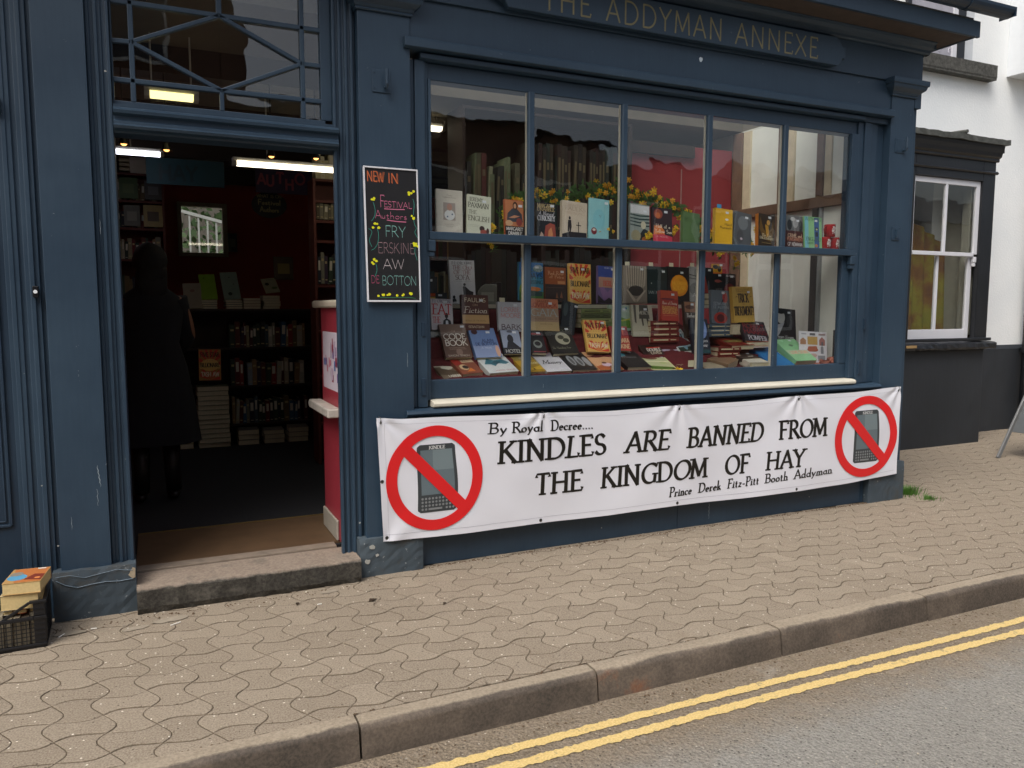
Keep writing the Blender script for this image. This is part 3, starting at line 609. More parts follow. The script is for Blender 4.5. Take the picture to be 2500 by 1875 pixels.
# --- fascia
sp(MB().box(1.339, 5.051, -.022, .12, 2.9605, 3.168), 'fascia', BLUE, .002)
sp(MB().box(1.411, 4.979, -.040, .12, 3.1685, 3.39).box(4.9795, 5.34, -.036, .12, 3.1825, 3.39).box(-.115, 1.41, -.04, .12, 3.301, 3.39), 'fascia', BLUE, .002)
sp(MB().box(5.2925, 5.36, -.034, .0, 3.0, 3.39), 'fascia_end', BLUE, 0)
bx = [(1.83, 3.376), (1.83, 3.30), (1.80, 3.262), (1.812, 3.235), (1.85, 3.232), (1.885, 3.215), (1.90, 3.186), (4.430, 3.186), (4.462, 3.212), (4.474, 3.238), (4.500, 3.236), (4.505, 3.318), (4.470, 3.322), (4.45, 3.345), (4.42, 3.376)]
board = sp(MB().yprism(bx, -.088, -.045), 'name_board', BLUE, .004)
GOLD = plain('gilt_lettering', '857d58', .5, .25, 30, 0)
fn = lambda u, v, l_: (u, -.0885 - l_, v)
for t, a, b_ in (('THE', 2.120, 2.432), ('ADDYMAN', 2.545, 3.412), ('ANNEXE', 3.523, 4.236)):
    mb = MB(); write(mb, t, fn, a, 3.210, .131, b_ - a, .085, .085, track=.22); mb.build('lettering', GOLD, board)
# --- cornice and gutter
bed = [(.12, 3.3905), (-.05, 3.3905), (-.062, 3.40), (-.066, 3.418), (-.088, 3.432), (-.10, 3.452), (-.118, 3.458), (-.12, 3.466), (.12, 3.466)]
mb = MB().hprism(bed, -2.2, 5.40); sp(mb, 'cornice', BLUE, .002)
sp(MB().box(5.3605, 5.405, -.05, 1.9, 3.3905, 3.43).box(5.3605, 5.44, -.08, 1.9, 3.4303, 3.465), 'cornice_return', BLUE, .002)
SOFF = plain('bare_brown_soffit', '4a3f38', .85, .2, 12)
sp(MB().box(-2.2, 5.53, -.30, .16, 3.4665, 3.49).box(-2.2, 1.50, .1601, 1.9, 3.4665, 3.49).box(4.86, 5.53, .1601, 1.9, 3.4665, 3.49).box(1.5001, 4.8599, 1.36, 1.9, 3.4665, 3.49), 'soffit', SOFF, 0)
sp(MB().box(-2.2, 5.575, -.325, -.3005, 3.4625, 3.575).box(5.5305, 5.555, -.30, 1.9, 3.4625, 3.575), 'fascia_board', BLUE, .003)
sp(MB().box(-2.2, 5.53, -.3, .16, 3.4905, 3.60).box(-2.2, 1.50, .1601, 1.9, 3.4905, 3.6).box(4.86, 5.53, .1601, 1.9, 3.4905, 3.6).box(1.5001, 4.8599, 1.36, 1.9, 3.4905, 3.6), 'flat_roof', LEAD, 0)
skl = sp(MB().box(1.45, 1.50, .12, 1.40, 3.601, 3.66).box(4.86, 4.91, .12, 1.40, 3.601, 3.66).box(1.5001, 4.8599, .11, .16, 3.601, 3.66).box(1.5001, 4.8599, 1.36, 1.41, 3.601, 3.66), 'added_roof_light', BLUE_DARK, 0)  # added out of view, lets sky light down onto the window display
place(MB().box(-1.68, 1.68, -.62, .62, -.0015, .0015).mesh('pane', GLASS_FLAT), 'pane', (3.18, .76, 3.664), skl)
mb = MB(); n = 10; gx0, gx1 = -2.2, 5.78; oy, oz, gr = -.388, 3.665, .064
ring = [(oy + gr * cos(a), oz + gr * sin(a)) for a in [pi + pi * i / n for i in range(n + 1)]] + [(oy + (gr - .005) * cos(a), oz + (gr - .005) * sin(a)) for a in [2 * pi - pi * i / n for i in range(n + 1)]]
mb.hprism(ring, gx0, gx1); mb.yprism([(gx1 - .004, 3.604), (gx1, 3.604), (gx1, 3.666), (gx1 - .004, 3.666)], oy - gr, oy + gr)
for x in (5.3, 3.4, 1.5): mb.hprism([(oy + (gr + .006) * cos(a), oz + (gr + .006) * sin(a)) for a in [pi + pi * i / n for i in range(n + 1)]], x, x + .05)
sp(mb, 'gutter', BLUE_DARK, 0)
# unseen upper wall, set back and pale to bounce light into the roof opening
BRICK = plain('pale_bounce_render', 'dcd9d2', .9, .12, 4)
sp(MB().box(-2.2, 5.30, 1.66, 1.9, 3.601, 6.2), 'upper_wall', BRICK, 0)
# --- hooks, hinge plates, bell, eyes
def hook_plate(x, z, w=.105, h=.105, pin=True):
    p = sp(MB().box(x - w / 2, x + w / 2, -.0375, -.0325, z - h / 2, z + h / 2), 'hook_plate', BLUE, .002)
    mb = MB().tube([(x + .02, -.045, z - .035), (x + .02, -.07, z - .035), (x + .02, -.078, z - .02), (x + .02, -.078, z + .055)], .010, 8) if pin else MB().box(x - .008, x + .01, -.055, -.0378, z - .03, z + .03)
    sp(mb, 'pin', BLUE, 0, p)
    for dx in (-.038, .038):
        for dz in (-.04, .04): sp(MB().tube([(x + dx, -.0375, z + dz), (x + dx, -.040, z + dz)], .005, 6), 'screw', BLUE_DARK, 0, p)
hook_plate(1.175, 2.71, .1, .12); hook_plate(5.155, 2.71); hook_plate(5.15, 2.06, .085, .1, False)
bell = thing('door_bell', 'tiny black door bell box with white round button on the far left post', 'door bell', (-.478, -.0, 1.575))
MB().box(-.012, .012, -.022, .004, -.026, .026).build('bell_box', plain('black_plastic', '15161a', .35), bell, .002)
MB().tube([(0, -.022, 0), (0, -.027, 0)], .0085, 12).build('bell_button', plain('white_plastic', 'e8edf0', .3), bell)

SCR = plain('scratched_primer', '9aa7ae', .6, .2, 30)
def scratch(P, y, w):
    mb = MB(); n = len(P); L_, R_ = [], []
    for i, (x, z) in enumerate(P):
        k = w * (.35 + .65 * sin(pi * (i + .5) / n)) * rp.uniform(.5, 1.1); L_.append((x - k, y, z)); R_.append((x + k * .7, y, z))
    mb.add(L_ + R_, [(i, i + n, i + n + 1, i + 1) for i in range(n - 1)]); return sp(mb, 'scratch', SCR, 0)
scratch([(-.262 + .012 * k / 9 - .003 * (k % 2), .74 - .012 * k) for k in range(10)], -.0228, .0022)
scratch([(-.270 + .002 * (k % 3), .625 - .012 * k) for k in range(8)], -.0228, .0012)
scratch([(-.20 + .002 * (k % 2), 1.92 - .014 * k) for k in range(6)], -.0012, .0012)
scratch([(-.385 + .002 * (k % 2), .50 - .016 * k) for k in range(5)], -.0228, .0012)
scratch([(1.30 + .002 * (k % 2), 1.25 - .016 * k) for k in range(6)], -.0328, .0014)
scratch([(3.47 + .003 * (k % 2), .15 - .014 * k) for k in range(9)], -.0048, .0022)
scratch([(2.2 + .002 * (k % 2), 1.03 - .006 * k) for k in range(5)], .0492, .001)
for x, z, r_ in ((-.145, 2.607, .006), (3.30, 3.10, .017), (3.40, 3.345, .003), (1.10, .12, .012), (1.045, .09, .016), (1.07, .17, .018), (-.50, .66, .004), (-.448, .36, .005), (4.4, .1, .004), (2.6, .08, .004), (1.02, .3, .006), (1.33, .62, .003)):
    y = -.0895 if z == 3.345 else (-.0235 if z == 3.10 else (-.0665 if x > 1 and z < .2 and x < 1.2 else (-.0345 if 1.05 < x < 1.34 else -.0085)))
    sp(MB().yprism([(x + r_ * cos(a) * rp.uniform(.6, 1.2), z + r_ * sin(a) * rp.uniform(.5, 1.1)) for a in [2 * pi * q_ / 9 for q_ in range(9)]][::-1], y, y + .002), 'paint_chip', plain('pale_chip', 'a9aaa4' if r_ < .017 or z < 1 else 'c8d4dc', .7, .2, 30), 0)
# ================================================================== inside of the shop
RED = plain('red_wall_paint', '8a3036', .7, .1, 3); RED_D = plain('dark_red_wall_paint', 'a43d2a', .75, .12, 3); DARKW = plain('dark_stained_wood', '2a1c14', .6, .25, 9)
REDW = plain('red_stained_wood', '5a2418', .6, .25, 9); CEIL = plain('smoky_ceiling', '6b655a', .9, .15, 3); CARPET = plain('charcoal_carpet', '15161b', .95, .2, 40, .4)
MAT_W = plain('worn_brown_boards', '54402c', .6, .22, 7)
s_ = lambda mb, n, m, b=0: mb.build(n, m, shop, b)
s_(MB().box(-.80, 4.85, .2, 6.2, .0, .128), 'floor', CARPET); s_(MB().box(-.12, 1.06, .2255, .86, .1285, .1395), 'entrance_boards', MAT_W); s_(MB().box(-.12, 1.06, .8605, .875, .1285, .1435), 'brass_strip', plain('brass_strip', '8c7748', .4, .1, 20, 0, .6))
s_(MB().box(-.80, 1.50, .121, 6.2, 3.06, 3.2).box(1.5001, 5.29, 1.36, 6.2, 3.06, 3.2).box(4.86, 5.29, .121, 1.3599, 3.06, 3.2), 'ceiling', CEIL)
s_(MB().box(1.46, 1.499, .161, 1.36, 3.2005, 3.466).box(4.861, 4.90, .161, 1.36, 3.2005, 3.466).box(1.50, 4.86, .121, .16, 3.06, 3.466).box(1.50, 4.86, 1.361, 1.40, 3.2005, 3.466), 'added_light_well', plain('added_well_white', 'd0cec6', .7))  # added white shaft below the roof opening, passes its light to the display
for y in (1.0, 2.4, 3.8, 5.2): s_(MB().box(-.8, 1.45 if y < 1.3 else 4.85, y, y + .16, 2.90, 3.059), 'ceiling_beam', DARKW)
s_(MB().box(-.95, -.80, .16, 6.2, .0, 3.3), 'inner_wall', RED_D)
mb = MB().box(-.8, .34, 6.0, 6.2, .128, 3.059).box(.90, 4.85, 6.0, 6.2, .128, 3.059).box(.3401, .8999, 6.0, 6.2, .128, 2.12).box(.3401, .8999, 6.0, 6.2, 2.76, 3.059)
s_(mb, 'back_wall', RED_D)
bw = s_(MB().box(.341, .385, 5.96, 6.05, 2.121, 2.759).box(.845, .899, 5.96, 6.05, 2.121, 2.759).box(.3855, .8445, 5.96, 6.05, 2.121, 2.165).box(.3855, .8445, 5.96, 6.05, 2.71, 2.759), 'back_window', plain('cream_frame', 'b5a78e', .5, .1))
pane(.386, .844, 2.166, 2.709, 6.02, bw, GLASS_FLAT)
s_(MB().box(4.851, 5.29, .13, 6.2, .0, 3.059), 'inner_wall', plain('white_plaster', 'c9cbc6', .85, .1, 2))
# timber framed side wall of the window bay
TIM = plain('brown_oak_timber', '6d5545', .75, .25, 8, .4); TIMC = plain('cream_painted_edge', 'cdbfa4', .7, .12, 12); PLAS = plain('limewashed_plaster', 'e2e5df', .9, .07, 5, .25); GREYT = plain('grey_pipe_paint', '8b8f92', .6, .12, 10)
tw = thing('timbered_wall', 'half timbered side wall inside the window, white plaster panels between brown oak posts', 'timbered wall', (4.85, 0, 0))
def tp(mb, n, m, b=.003): return mb.build(n, m, tw, b)
for y0, y1 in ((.44, .69), (.86, 1.21), (.20, .305)): tp(MB().box(-.012, -.001, y0, y1, 2.37, 3.04), 'plaster_panel', PLAS, 0)
for y0, y1 in ((.885, 1.22),): tp(MB().box(-.012, -.001, y0, y1, 1.0, 2.285), 'plaster_panel', PLAS, 0)
tp(MB().box(-.012, -.001, .46, .82, 1.0, 2.285), 'plaster_panel', PLAS, 0); tp(MB().box(-.012, -.001, .13, .375, .9, 2.285), 'plaster_panel', PLAS, 0)
tp(MB().box(-.05, -.001, 1.30, 1.415, .9, 3.04), 'post', TIM); tp(MB().box(-.03, -.001, 1.212, 1.299, .9, 3.04), 'cream_edge', TIMC)
tp(MB().box(-.045, -.001, .775, .858, 2.371, 3.04), 'post', TIM); tp(MB().box(-.028, -.001, .695, .774, 2.371, 3.04), 'cream_edge', TIMC)
tp(MB().box(-.045, -.001, .372, .438, 2.371, 3.04), 'post', TIM); tp(MB().box(-.028, -.001, .306, .371, 2.371, 3.04), 'cream_edge', TIMC)
tp(MB().box(-.05, -.001, .13, 1.299, 2.286, 2.370), 'rail', TIM)
tp(MB().box(-.045, -.001, .823, .884, .9, 2.285), 'post', TIM); tp(MB().box(-.04, -.001, .376, .40, .9, 2.285), 'pipe', GREYT); tp(MB().box(-.05, -.001, .401, .459, .9, 2.285), 'post', plain('black_oak', '211d1b', .6, .2))
tp(MB().box(-.05, -.001, .105, .129, .9, 3.04), 'end_post', TIMC)
# red partition at the back of the bay, dark lintel
s_(MB().box(3.66, 4.80, 1.42, 1.50, .128, 2.899), 'partition', RED, .002); s_(MB().box(3.66, 4.36, 1.385, 1.4195, 2.80, 2.899), 'lintel', DARKW)
s_(MB().box(4.24, 4.247, 1.412, 1.4195, .9, 2.7), 'cable', plain('white_cable', '9a7a78', .5))
# pale beams over the first pane
PB = plain('pale_ceiling_boards', 'b9b1a6', .7, .12, 6)
for y, z, w in ((.30, 2.99, .12), (.52, 2.965, .07), (.72, 2.985, .12)): s_(MB().box(1.1, 2.4, y, y + w * .6, z, 3.059), 'pale_beam', PB, .01)
# window bay box
s_(MB().box(1.10, 4.849, .093, .80, .128, 1.035), 'display_base', DARKW); s_(MB().box(1.10, 1.20, .093, .80, 1.0355, 2.2), 'bay_cheek', DARKW)
s_(MB().box(1.455, 4.76, .093, .20, 1.893, 1.932), 'book_ledge', plain('white_ledge', 'b9b7ae', .6, .12, 12))
# red partition at the door with ledge and white cap
pt = s_(MB().box(.954, 1.03, .060, .62, .143, 1.50), 'door_partition', plain('crimson_panel', '94303c', .45, .06, 3))
MARB = plain('veined_white_ledge', 'b7b1a8', .35, .25, 14)
MB().box(.93, 1.08, .06, .78, 1.5005, 1.545).build('partition_cap', plain('cream_gloss', 'c2b8a6', .4, .08), pt, .012)
MB().hprism([(0, 0)] * 0 + [(.10, .885), (.10, .935), (.66, .935), (.68, .925), (.685, .91), (.68, .895), (.66, .885)], .875, .9535).build('ledge', MARB, pt, .018)
MB().box(.938, .9535, .2255, .615, .142, .262).build('skirting', plain('grey_skirting', '9a958a', .5, .1), pt, .006)
po = MB(); pm_ = [ink('b9a2b8'), ink('6b4f8c'), ink('c2788a'), ink('4f6fa8'), ink('d8cdd6'), ink('8e3a52')]; rr_ = random.Random(8)
po.mat(ink('cfc4cf')); po.quad((.9535, .58, 1.02), (.9535, .12, 1.02), (.9535, .12, 1.36), (.9535, .58, 1.36))
for k in range(26):
    y = rr_.uniform(.14, .52); z = rr_.uniform(1.04, 1.28); po.mat(pm_[k % 6]); h_ = rr_.uniform(.03, .09); w_ = rr_.uniform(.015, .05); lx = .9532 - k * .00012
    po.quad((lx, y + w_, z), (lx, y, z), (lx, y, z + h_), (lx, y + w_, z + h_))
tag(po.build('poster'), 'small purple and pink poster stuck to the red panel beside the door', 'poster')

# ---- lamps
TUBE = emis('lit_fluorescent', 'fff3d8', 3.4); TUBEC = emis('lit_cool_fluorescent', 'eef0ff', 3.4)
def strip_light(x0, x1, y, z, m, label):
    t = thing('strip_light', label, 'ceiling light', (x0, y, z))
    MB().box(0, x1 - x0, -.035, .035, .032, .06).build('batten', plain('white_metal', 'c8c6bd', .5), t, .004)
    MB().hprism([(-.03, .002), (-.045, .03), (.045, .03), (.03, .002)], .03, x1 - x0 - .03).build('tube', m, t)
    for x in (0.0, x1 - x0 - .03): MB().box(x, x + .029, -.04, .04, .0, .03).build('end_cap', plain('white_plastic_cap', 'bdb9ae', .5), t)
    for x in (.25, x1 - x0 - .25): MB().tube([(x, 0, .06), (x, 0, max(.08, 3.06 - z))], .006, 6).build('hanger', plain('white_metal', 'c8c6bd', .5), t)
strip_light(.60, 2.0, 2.0, 2.555, TUBE, 'lit warm fluorescent strip seen at the right of the doorway')
strip_light(-.75, .16, 3.0, 2.75, TUBEC, 'lit cool fluorescent strip seen at the left of the doorway')
strip_light(1.95, 2.27, 2.0, 2.95, TUBE, 'short lit strip glimpsed at the left edge of the first window pane')
strip_light(.02, .31, .80, 2.70, emis('lit_yellowish_fluorescent', 'fff0a8', 1.6), 'yellowish lit strip seen through the foot of the fanlight')
strip_light(3.0, 4.2, 2.6, 2.32, TUBE, 'lit strip glimpsed behind the yellow flower garland')
BULB = emis('glowing_bulb', 'ffb060', 3)
for x, y, z, lb in ((-.10, 1.0, 2.47, 'first'), (.13, 1.0, 2.455, 'second'), (.74, 1.0, 2.465, 'third'), (1.02, 1.0, 2.475, 'last')):
    t = thing('spot_lamp', 'small glowing spot lamp, %s from the left under the dark beam in the doorway' % lb, 'spot lamp', (x, y, z), group='spot lamps inside the doorway')
    MB().lathe([(.0, .06), (.012, .055), (.016, .03), (.028, .0), (.032, -.01)], 0, 0, 12).build('lamp_shade', plain('black_metal', '14120f', .4), t)
    MB().ball((0, -.004, .002), .02, 10).build('bulb', BULB, t); MB().tube([(0, 0, .055), (0, 0, .44)], .005, 6).build('rod', plain('black_metal', '14120f', .4), t)

# ---- shelves and their books
SPINES = ['4a2320', '2b3a2e', '6b5a3a', '7d7a6a', '1f2430', '5a2a1c', '8c8468', '30402f', '3a2a3e', '8f7350', '22201e', '6a1f1f', 'a79f88', '3d4f5a']
PAGE = plain('book_pages', 'c9bfa4', .85, .1, 50)
bookmesh = {}
def spine_book(w, d, h, c, style=0):
    key = (round(w, 3), round(h, 3), c, style)
    if key in bookmesh: return bookmesh[key]
    mb = MB(); mb.mat(plain('cloth_cover', c, .6, .12, 30, 0))
    mb.box(0, .0025, 0, d, 0, h).box(w - .0025, w, 0, d, 0, h).box(.0025, w - .0025, 0, .003, 0, h)
    mb.mat(PAGE).box(.0026, w - .0026, .0032, d - .004, .003, h - .004)
    mb.mat(ink('5c5440' if h > .35 else ('b8a877' if style else 'cfc9b8')))
    if w > .014:
        for a, b_ in (((.72, .80), (.12, .16)) if style else ((.5, .86), (.08, .11))): mb.quad((w * .2, -.0004, h * a), (w * .8, -.0004, h * a), (w * .8, -.0004, h * b_ if b_ > a else h * (a + .07)), (w * .2, -.0004, h * b_ if b_ > a else h * (a + .07)))
    me = mb.mesh('book'); bookmesh[key] = me; return me
rb = random.Random(17)
HUES = {}
def hue(c):
    r_, g_, b_ = [int(c[i:i+2], 16) for i in (0, 2, 4)]; m_ = max(r_, g_, b_); lo = min(r_, g_, b_)
    tone = 'pale ' if m_ > 145 else ('dark ' if m_ < 75 else '')
    if m_ - lo < 22: return tone + ('grey' if m_ > 50 else 'black').strip()
    if r_ == m_: return tone + ('red' if g_ < r_ * .5 else ('brown' if g_ < r_ * .78 or m_ < 110 else 'tan'))
    return tone + ('green' if g_ == m_ else 'blue')
def nth(k): return '%d%s' % (k, {1: 'st', 2: 'nd', 3: 'rd'}.get(k if k < 20 else k % 10, 'th'))
def row(x0, x1, y, z, hmin, hmax, d, where, group, pal=SPINES, wmin=.018, wmax=.045, gap=.02, joined=None):
    """books side by side; joined = bookcase whose books are too many or too dim to tell apart"""
    x = x0; k = 0; acc = MB()
    while x < x1 - wmax:
        w = round(rb.uniform(wmin, wmax) / .004) * .004; h = round(rb.uniform(hmin, hmax) / .01) * .01
        if rb.random() < gap: x += .04; continue
        c = rb.choice(pal); yy = y + rb.uniform(0, .012); k += 1
        if joined is not None: acc.mat(plain('cloth_cover', c, .6, .12, 30, 0)).box(x, x + w, yy, yy + d, z, z + h)
        else:
            o = place(spine_book(w, d, h, c, rb.randint(0, 1)), 'book', (x, yy, z), rot=(0, rb.choice((0, 0, 0, R(3))), 0)); tag(o, '%s book, %s from left %s' % (hue(c), nth(k), where), 'book', group)
        x += w + .0015
    if joined is not None:
        o = acc.build('book_row', None); o.parent = joined; o.matrix_parent_inverse = Matrix.Translation(-joined.location); o['kind'] = 'stuff'
def shelf_unit(name, label, x0, x1, y0, y1, z0, z1, levels, mat, back=True):
    t = thing(name, label, 'bookcase', (x0, y0, z0)); W, D, H = x1 - x0, y1 - y0, z1 - z0
    for x in (0, W - .022): MB().box(x, x + .022, 0, D, 0, H).build('side_panel', mat, t)
    for z in levels: MB().box(.0225, W - .0225, .001, D, z - z0 - .022, z - z0).build('shelf', mat, t)
    if back: MB().box(.0225, W - .0225, D - .012, D - .001, .0, H - .001).build('back_panel', mat, t)
    return t
lbc = shelf_unit('bookcase', 'red brown bookcase with open shelves behind the left side of the doorway', -.78, .17, 4.2, 4.45, .129, 2.79, (.3, .6, .95, 1.3, 1.6, 1.97, 2.27, 2.53, 2.788), REDW)
for z, h, wh in ((1.97, .22, 'lower'), (2.27, .2, 'middle'), (2.53, .2, 'upper')): row(-.30, .13, 4.22 + .03 * (z > 2), z, h - .06, h, .15, 'on the %s lit shelf of the left red bookcase' % wh, 'books on the left bookcase', gap=.05)
for z in (1.6, 1.3): row(-.74, .13, 4.22, z, .17, .23, .18, '', '', joined=lbc)
def facing(x, y, z, w, h, c, c2, label, lean=6):
    t = thing('book', label, 'book', (x, y, z), (R(-lean), 0, 0))
    MB().box(0, w, 0, .02, 0, h).build('cover', plain('book_cover', c, .5, .15, 20, 0), t)
    MB().mat(ink(c2)).quad((w * .2, -.001, h * .25), (w * .8, -.001, h * .25), (w * .8, -.001, h * .7), (w * .2, -.001, h * .7)).build('cover_picture', None, t)
facing(-.22, 4.19, 2.545, .16, .2, '3f5a2c', '5a6f3c', 'green picture book face out on the upper left shelf'); facing(.0, 4.19, 2.545, .15, .18, '4a4a4a', '6f7477', 'grey picture book face out beside the green one on the upper left shelf')
facing(-.19, 4.19, 2.285, .14, .2, '5b5a4f', '7b776a', 'grey green book face out on the middle left shelf'); facing(-.02, 4.19, 2.285, .17, .21, '9c8a55', '4a3a22', 'gilt framed book face out with dark figure on the middle left shelf')
bxs = thing('box_file', 'white box with stacked pale slips on top of the left bookcase', 'box', (-.12, 4.22, 2.79)); MB().box(0, .14, 0, .15, 0, .2).build('box', plain('white_card', 'bdb8a8', .6), bxs)
for k in range(4): MB().box(-.09, -.003, .0, .1, .02 + k * .042, .045 + k * .042).build('slip', plain('cream_card', 'b5ab8d', .6), bxs)

shelf_unit('low_bookcase', 'dark waist high bookcase facing the door, books piled along its top', .16, 1.62, 4.10, 4.42, .129, 1.49, (.32, .71, 1.10, 1.489), DARKW)
for z, h, wh in ((1.10, .27, 'upper'), (.71, .29, 'middle'), (.32, .27, 'bottom')):
    row(.72, 1.50, 4.12, z, h - .08, h, .2, 'on the %s shelf of the low dark bookcase' % wh, 'books in the low bookcase', SPINES + ['8b96a0', '33597a', 'aaa89a', '8c2c28'], .024, .055)
shelf_unit('side_bookcase', 'dark red bookcase along the right in the doorway with a few spines', 1.30, 1.72, 2.6, 2.85, .129, 2.60, (.5, .9, 1.3, 1.7, 2.08, 2.25, 2.42, 2.598), REDW)
row(1.33, 1.68, 2.62, 2.26, .12, .15, .15, 'on the middle shelf of the bookcase at the right', 'books on the right bookcase', ['6f6a58', '7c755c', '4b3f2a', '5c5644'])
row(1.33, 1.68, 2.62, 1.71, .2, .28, .15, 'on the lower shelf of the bookcase at the right', 'books on the right bookcase')
row(1.33, 1.68, 2.62, 2.60, .15, .24, .15, 'on top of the bookcase at the right', 'books on the right bookcase', ['a79f88', 'b9b08c', 'c9c3a8'])
# tall dark bookcase seen through the window
tbc = shelf_unit('tall_bookcase', 'tall dark bookcase of bound volumes behind the window display', 2.16, 3.655, 1.30, 1.62, .129, 3.0, (1.45, 2.06, 2.999), DARKW)
OLD = ['1c1a18', '18221d', '221f1b', '161e20', '281a17', '1c2824', '2c271e', '161413']
row(2.20, 2.70, 1.31, 2.063, .44, .60, .2, 'of the uneven tall volumes behind the window', 'tall pale and red volumes at the left of the dark bookcase', ['7c7e66', '4a4a38', '4a221e', '5c644c', '2a3430', '6c6a54', '22241f', '5a4424'], .02, .04, .05)
row(2.70, 3.62, 1.31, 2.063, .68, .74, .2, 'of the very tall volumes behind the flower garland', 'very tall dark volumes in the dark bookcase', OLD, .022, .036, 0)
row(2.20, 3.62, 1.31, 1.453, .4, .55, .2, '', '', OLD, .03, .05, .02, tbc)
wbc = shelf_unit('wall_bookcase', 'brown bookcase deep inside the shop, seen through the first window pane', 1.62, 2.9, 3.3, 3.55, .129, 2.40, (1.2, 1.6, 2.0, 2.398), REDW)
for z in (1.2, 1.6, 2.0): row(1.66, 2.86, 3.32, z, .2, .32, .18, '', '', SPINES, joined=wbc)

# ---- piles on the low bookcase and the floor
def pile(x, y, z, n, w, d, t_, cols, where, group, jig=.006, spine=False):
    for k in range(n):
        c = cols[k % len(cols)]
        mb = MB(); mb.mat(plain('cloth_cover', c, .6, .12, 30, 0)); mb.box(0, w, 0, d, 0, .0025).box(0, w, 0, d, t_ - .0025, t_).mat(PAGE).box(.003, w - .003, .0031, d - .003, .0027, t_ - .0027)
        if spine: mb.mat(plain('cloth_cover', c, .6, .12, 30, 0)).hprism([(.003, .0026), (-.003, .007), (-.003, t_ - .007), (.003, t_ - .0026)], 0, w).mat(ink('cfc4a0' if hue(c)[-3:] != 'een' else '3a4428')).quad((w * .1, -.0035, t_ * .35), (w * .62, -.0035, t_ * .35), (w * .62, -.0035, t_ * .62), (w * .1, -.0035, t_ * .62)).quad((w * .7, -.0035, t_ * .4), (w * .9, -.0035, t_ * .4), (w * .9, -.0035, t_ * .58), (w * .7, -.0035, t_ * .58))
        o = mb.build('book'); o.location = (x + rb.uniform(-jig, jig), y + rb.uniform(-jig, jig), z + k * (t_ + .0006)); o.rotation_euler = (0, 0, rb.uniform(-.04, .04))
        lev = 'top' if k == n - 1 else ('lowest' if k == 0 else '%s from bottom' % nth(k + 1))
        tag(o, ('%s book, %s ' % (hue(c), lev) if n > 1 else '%s book lying flat ' % hue(c)) + where, 'book', group if n > 1 else None)
pile(.47, 4.14, 1.4905, 4, .15, .22, .022, ['6a6f5c'], 'of the pile under the lime green book', 'pile under the lime green book')
pile(.70, 4.14, 1.4905, 4, .16, .22, .022, ['4d5a55'], 'of the pile under the grey green badge book', 'pile under the mint book')
pile(.87, 4.14, 1.4905, 4, .17, .22, .027, ['9a8f78', '8a5a4a'], 'of the pile right of the badge book', 'pile right of the mint book')
pile(1.06, 4.14, 1.4905, 5, .17, .22, .027, ['a79f88', 'b5ab8d'], 'of the pile under the blotted cream booklet', 'cream paperback pile')
pile(.20, 4.14, 1.4905, 3, .14, .2, .03, ['7d6f55'], 'of the pile at the left end of the low bookcase', 'tan pile at the left end')
pile(.385, 3.88, .1285, 13, .29, .22, .046, ['6b7058', '7d8168'], 'of the knee high floor stack', 'knee high stack of olive books', .004)
pile(.75, 3.9, .1285, 3, .2, .24, .05, ['5f5a52', '77705f'], 'of the floor pile just right of the knee high stack', 'floor pile right of the stack')
pile(1.0, 3.9, .1285, 3, .2, .24, .045, ['6f6a62', '8a8270'], 'of the second floor pile right of the knee high stack', 'second floor pile')
pile(1.24, 3.9, .1285, 3, .2, .24, .05, ['7a7466', '57524a'], 'of the floor pile by the right end of the bookcase', 'floor pile at the right end')
pile(.10, 3.9, .1285, 2, .24, .24, .05, ['8a7350', 'a58a5c'], 'of the low pile left of the knee high stack', 'floor pile left of the stack')
# ---- hanging signs
def board_sign(x0, x1, y, z0, z1, c, label, words, tc):
    t = MB().box(x0, x1, y, y + .012, z0, z1).build('board', plain('sign_board', c, .6, .15, 8, 0)); t.name = 'hanging_sign'; tag(t, label, 'sign')
    mb = MB(); f = lambda u, v, l_: (u, y - .002 - l_, v)
    for wd, u, v, h, k in words: write(mb, wd, f, u, v, h, None, .2, .2, track=.12)
    mb.build('lettering', ink(tc), t)
board_sign(.02, .67, 3.5, 2.60, 2.83, '16424f', 'dark teal painted sign board hanging inside above the left of the doorway', [('HAY', .12, 2.64, .13, 0)], '0f303c')
board_sign(.98, 1.70, 3.8, 2.62, 2.85, '3a2c4e', 'purple sign board with pink letters hanging inside at the right of the doorway', [('A', 1.0, 2.70, .1, 0), ('U', 1.08, 2.69, .1, 0), ('T', 1.18, 2.72, .1, 0), ('H', 1.26, 2.66, .1, 0), ('O', 1.36, 2.72, .1, 0), ('R', 1.48, 2.65, .1, 0), ('S', 1.58, 2.72, .1, 0)], 'a04a5c')
mb = MB(); mb.yprism([(1.13 + .17 * cos(a), 2.53 + .13 * sin(a)) for a in [2 * pi * k / 28 for k in range(28)]][::-1], 4.00, 4.012); ov = mb.build('oval_sign', plain('black_board', '10120f', .6, .2, 9, 0)); tag(ov, 'black oval chalk sign with faint lettering hanging inside the shop', 'sign')
mb = MB(); f = lambda u, v, l_: (u, 3.998 - l_, v)
write(mb, 'WHAT IS ON', f, 1.13, 2.60, .03, .24, .2, .2, align='c'); write(mb, 'Festival', f, 1.13, 2.53, .05, .22, .2, .2, align='c'); write(mb, 'Authors', f, 1.13, 2.46, .05, .18, .2, .2, align='c'); mb.build('lettering', ink('8c8458'), ov)
# a few things glimpsed on the back wall
facing(.88, 5.7, 2.17, .1, .22, '2a2622', '5a5a44', 'dark book standing in front of the small back window'); facing(1.2, 4.3, 1.80, .2, .24, '4a3a22', '8a7a3a', 'yellowish picture on the back wall to the right of the window')
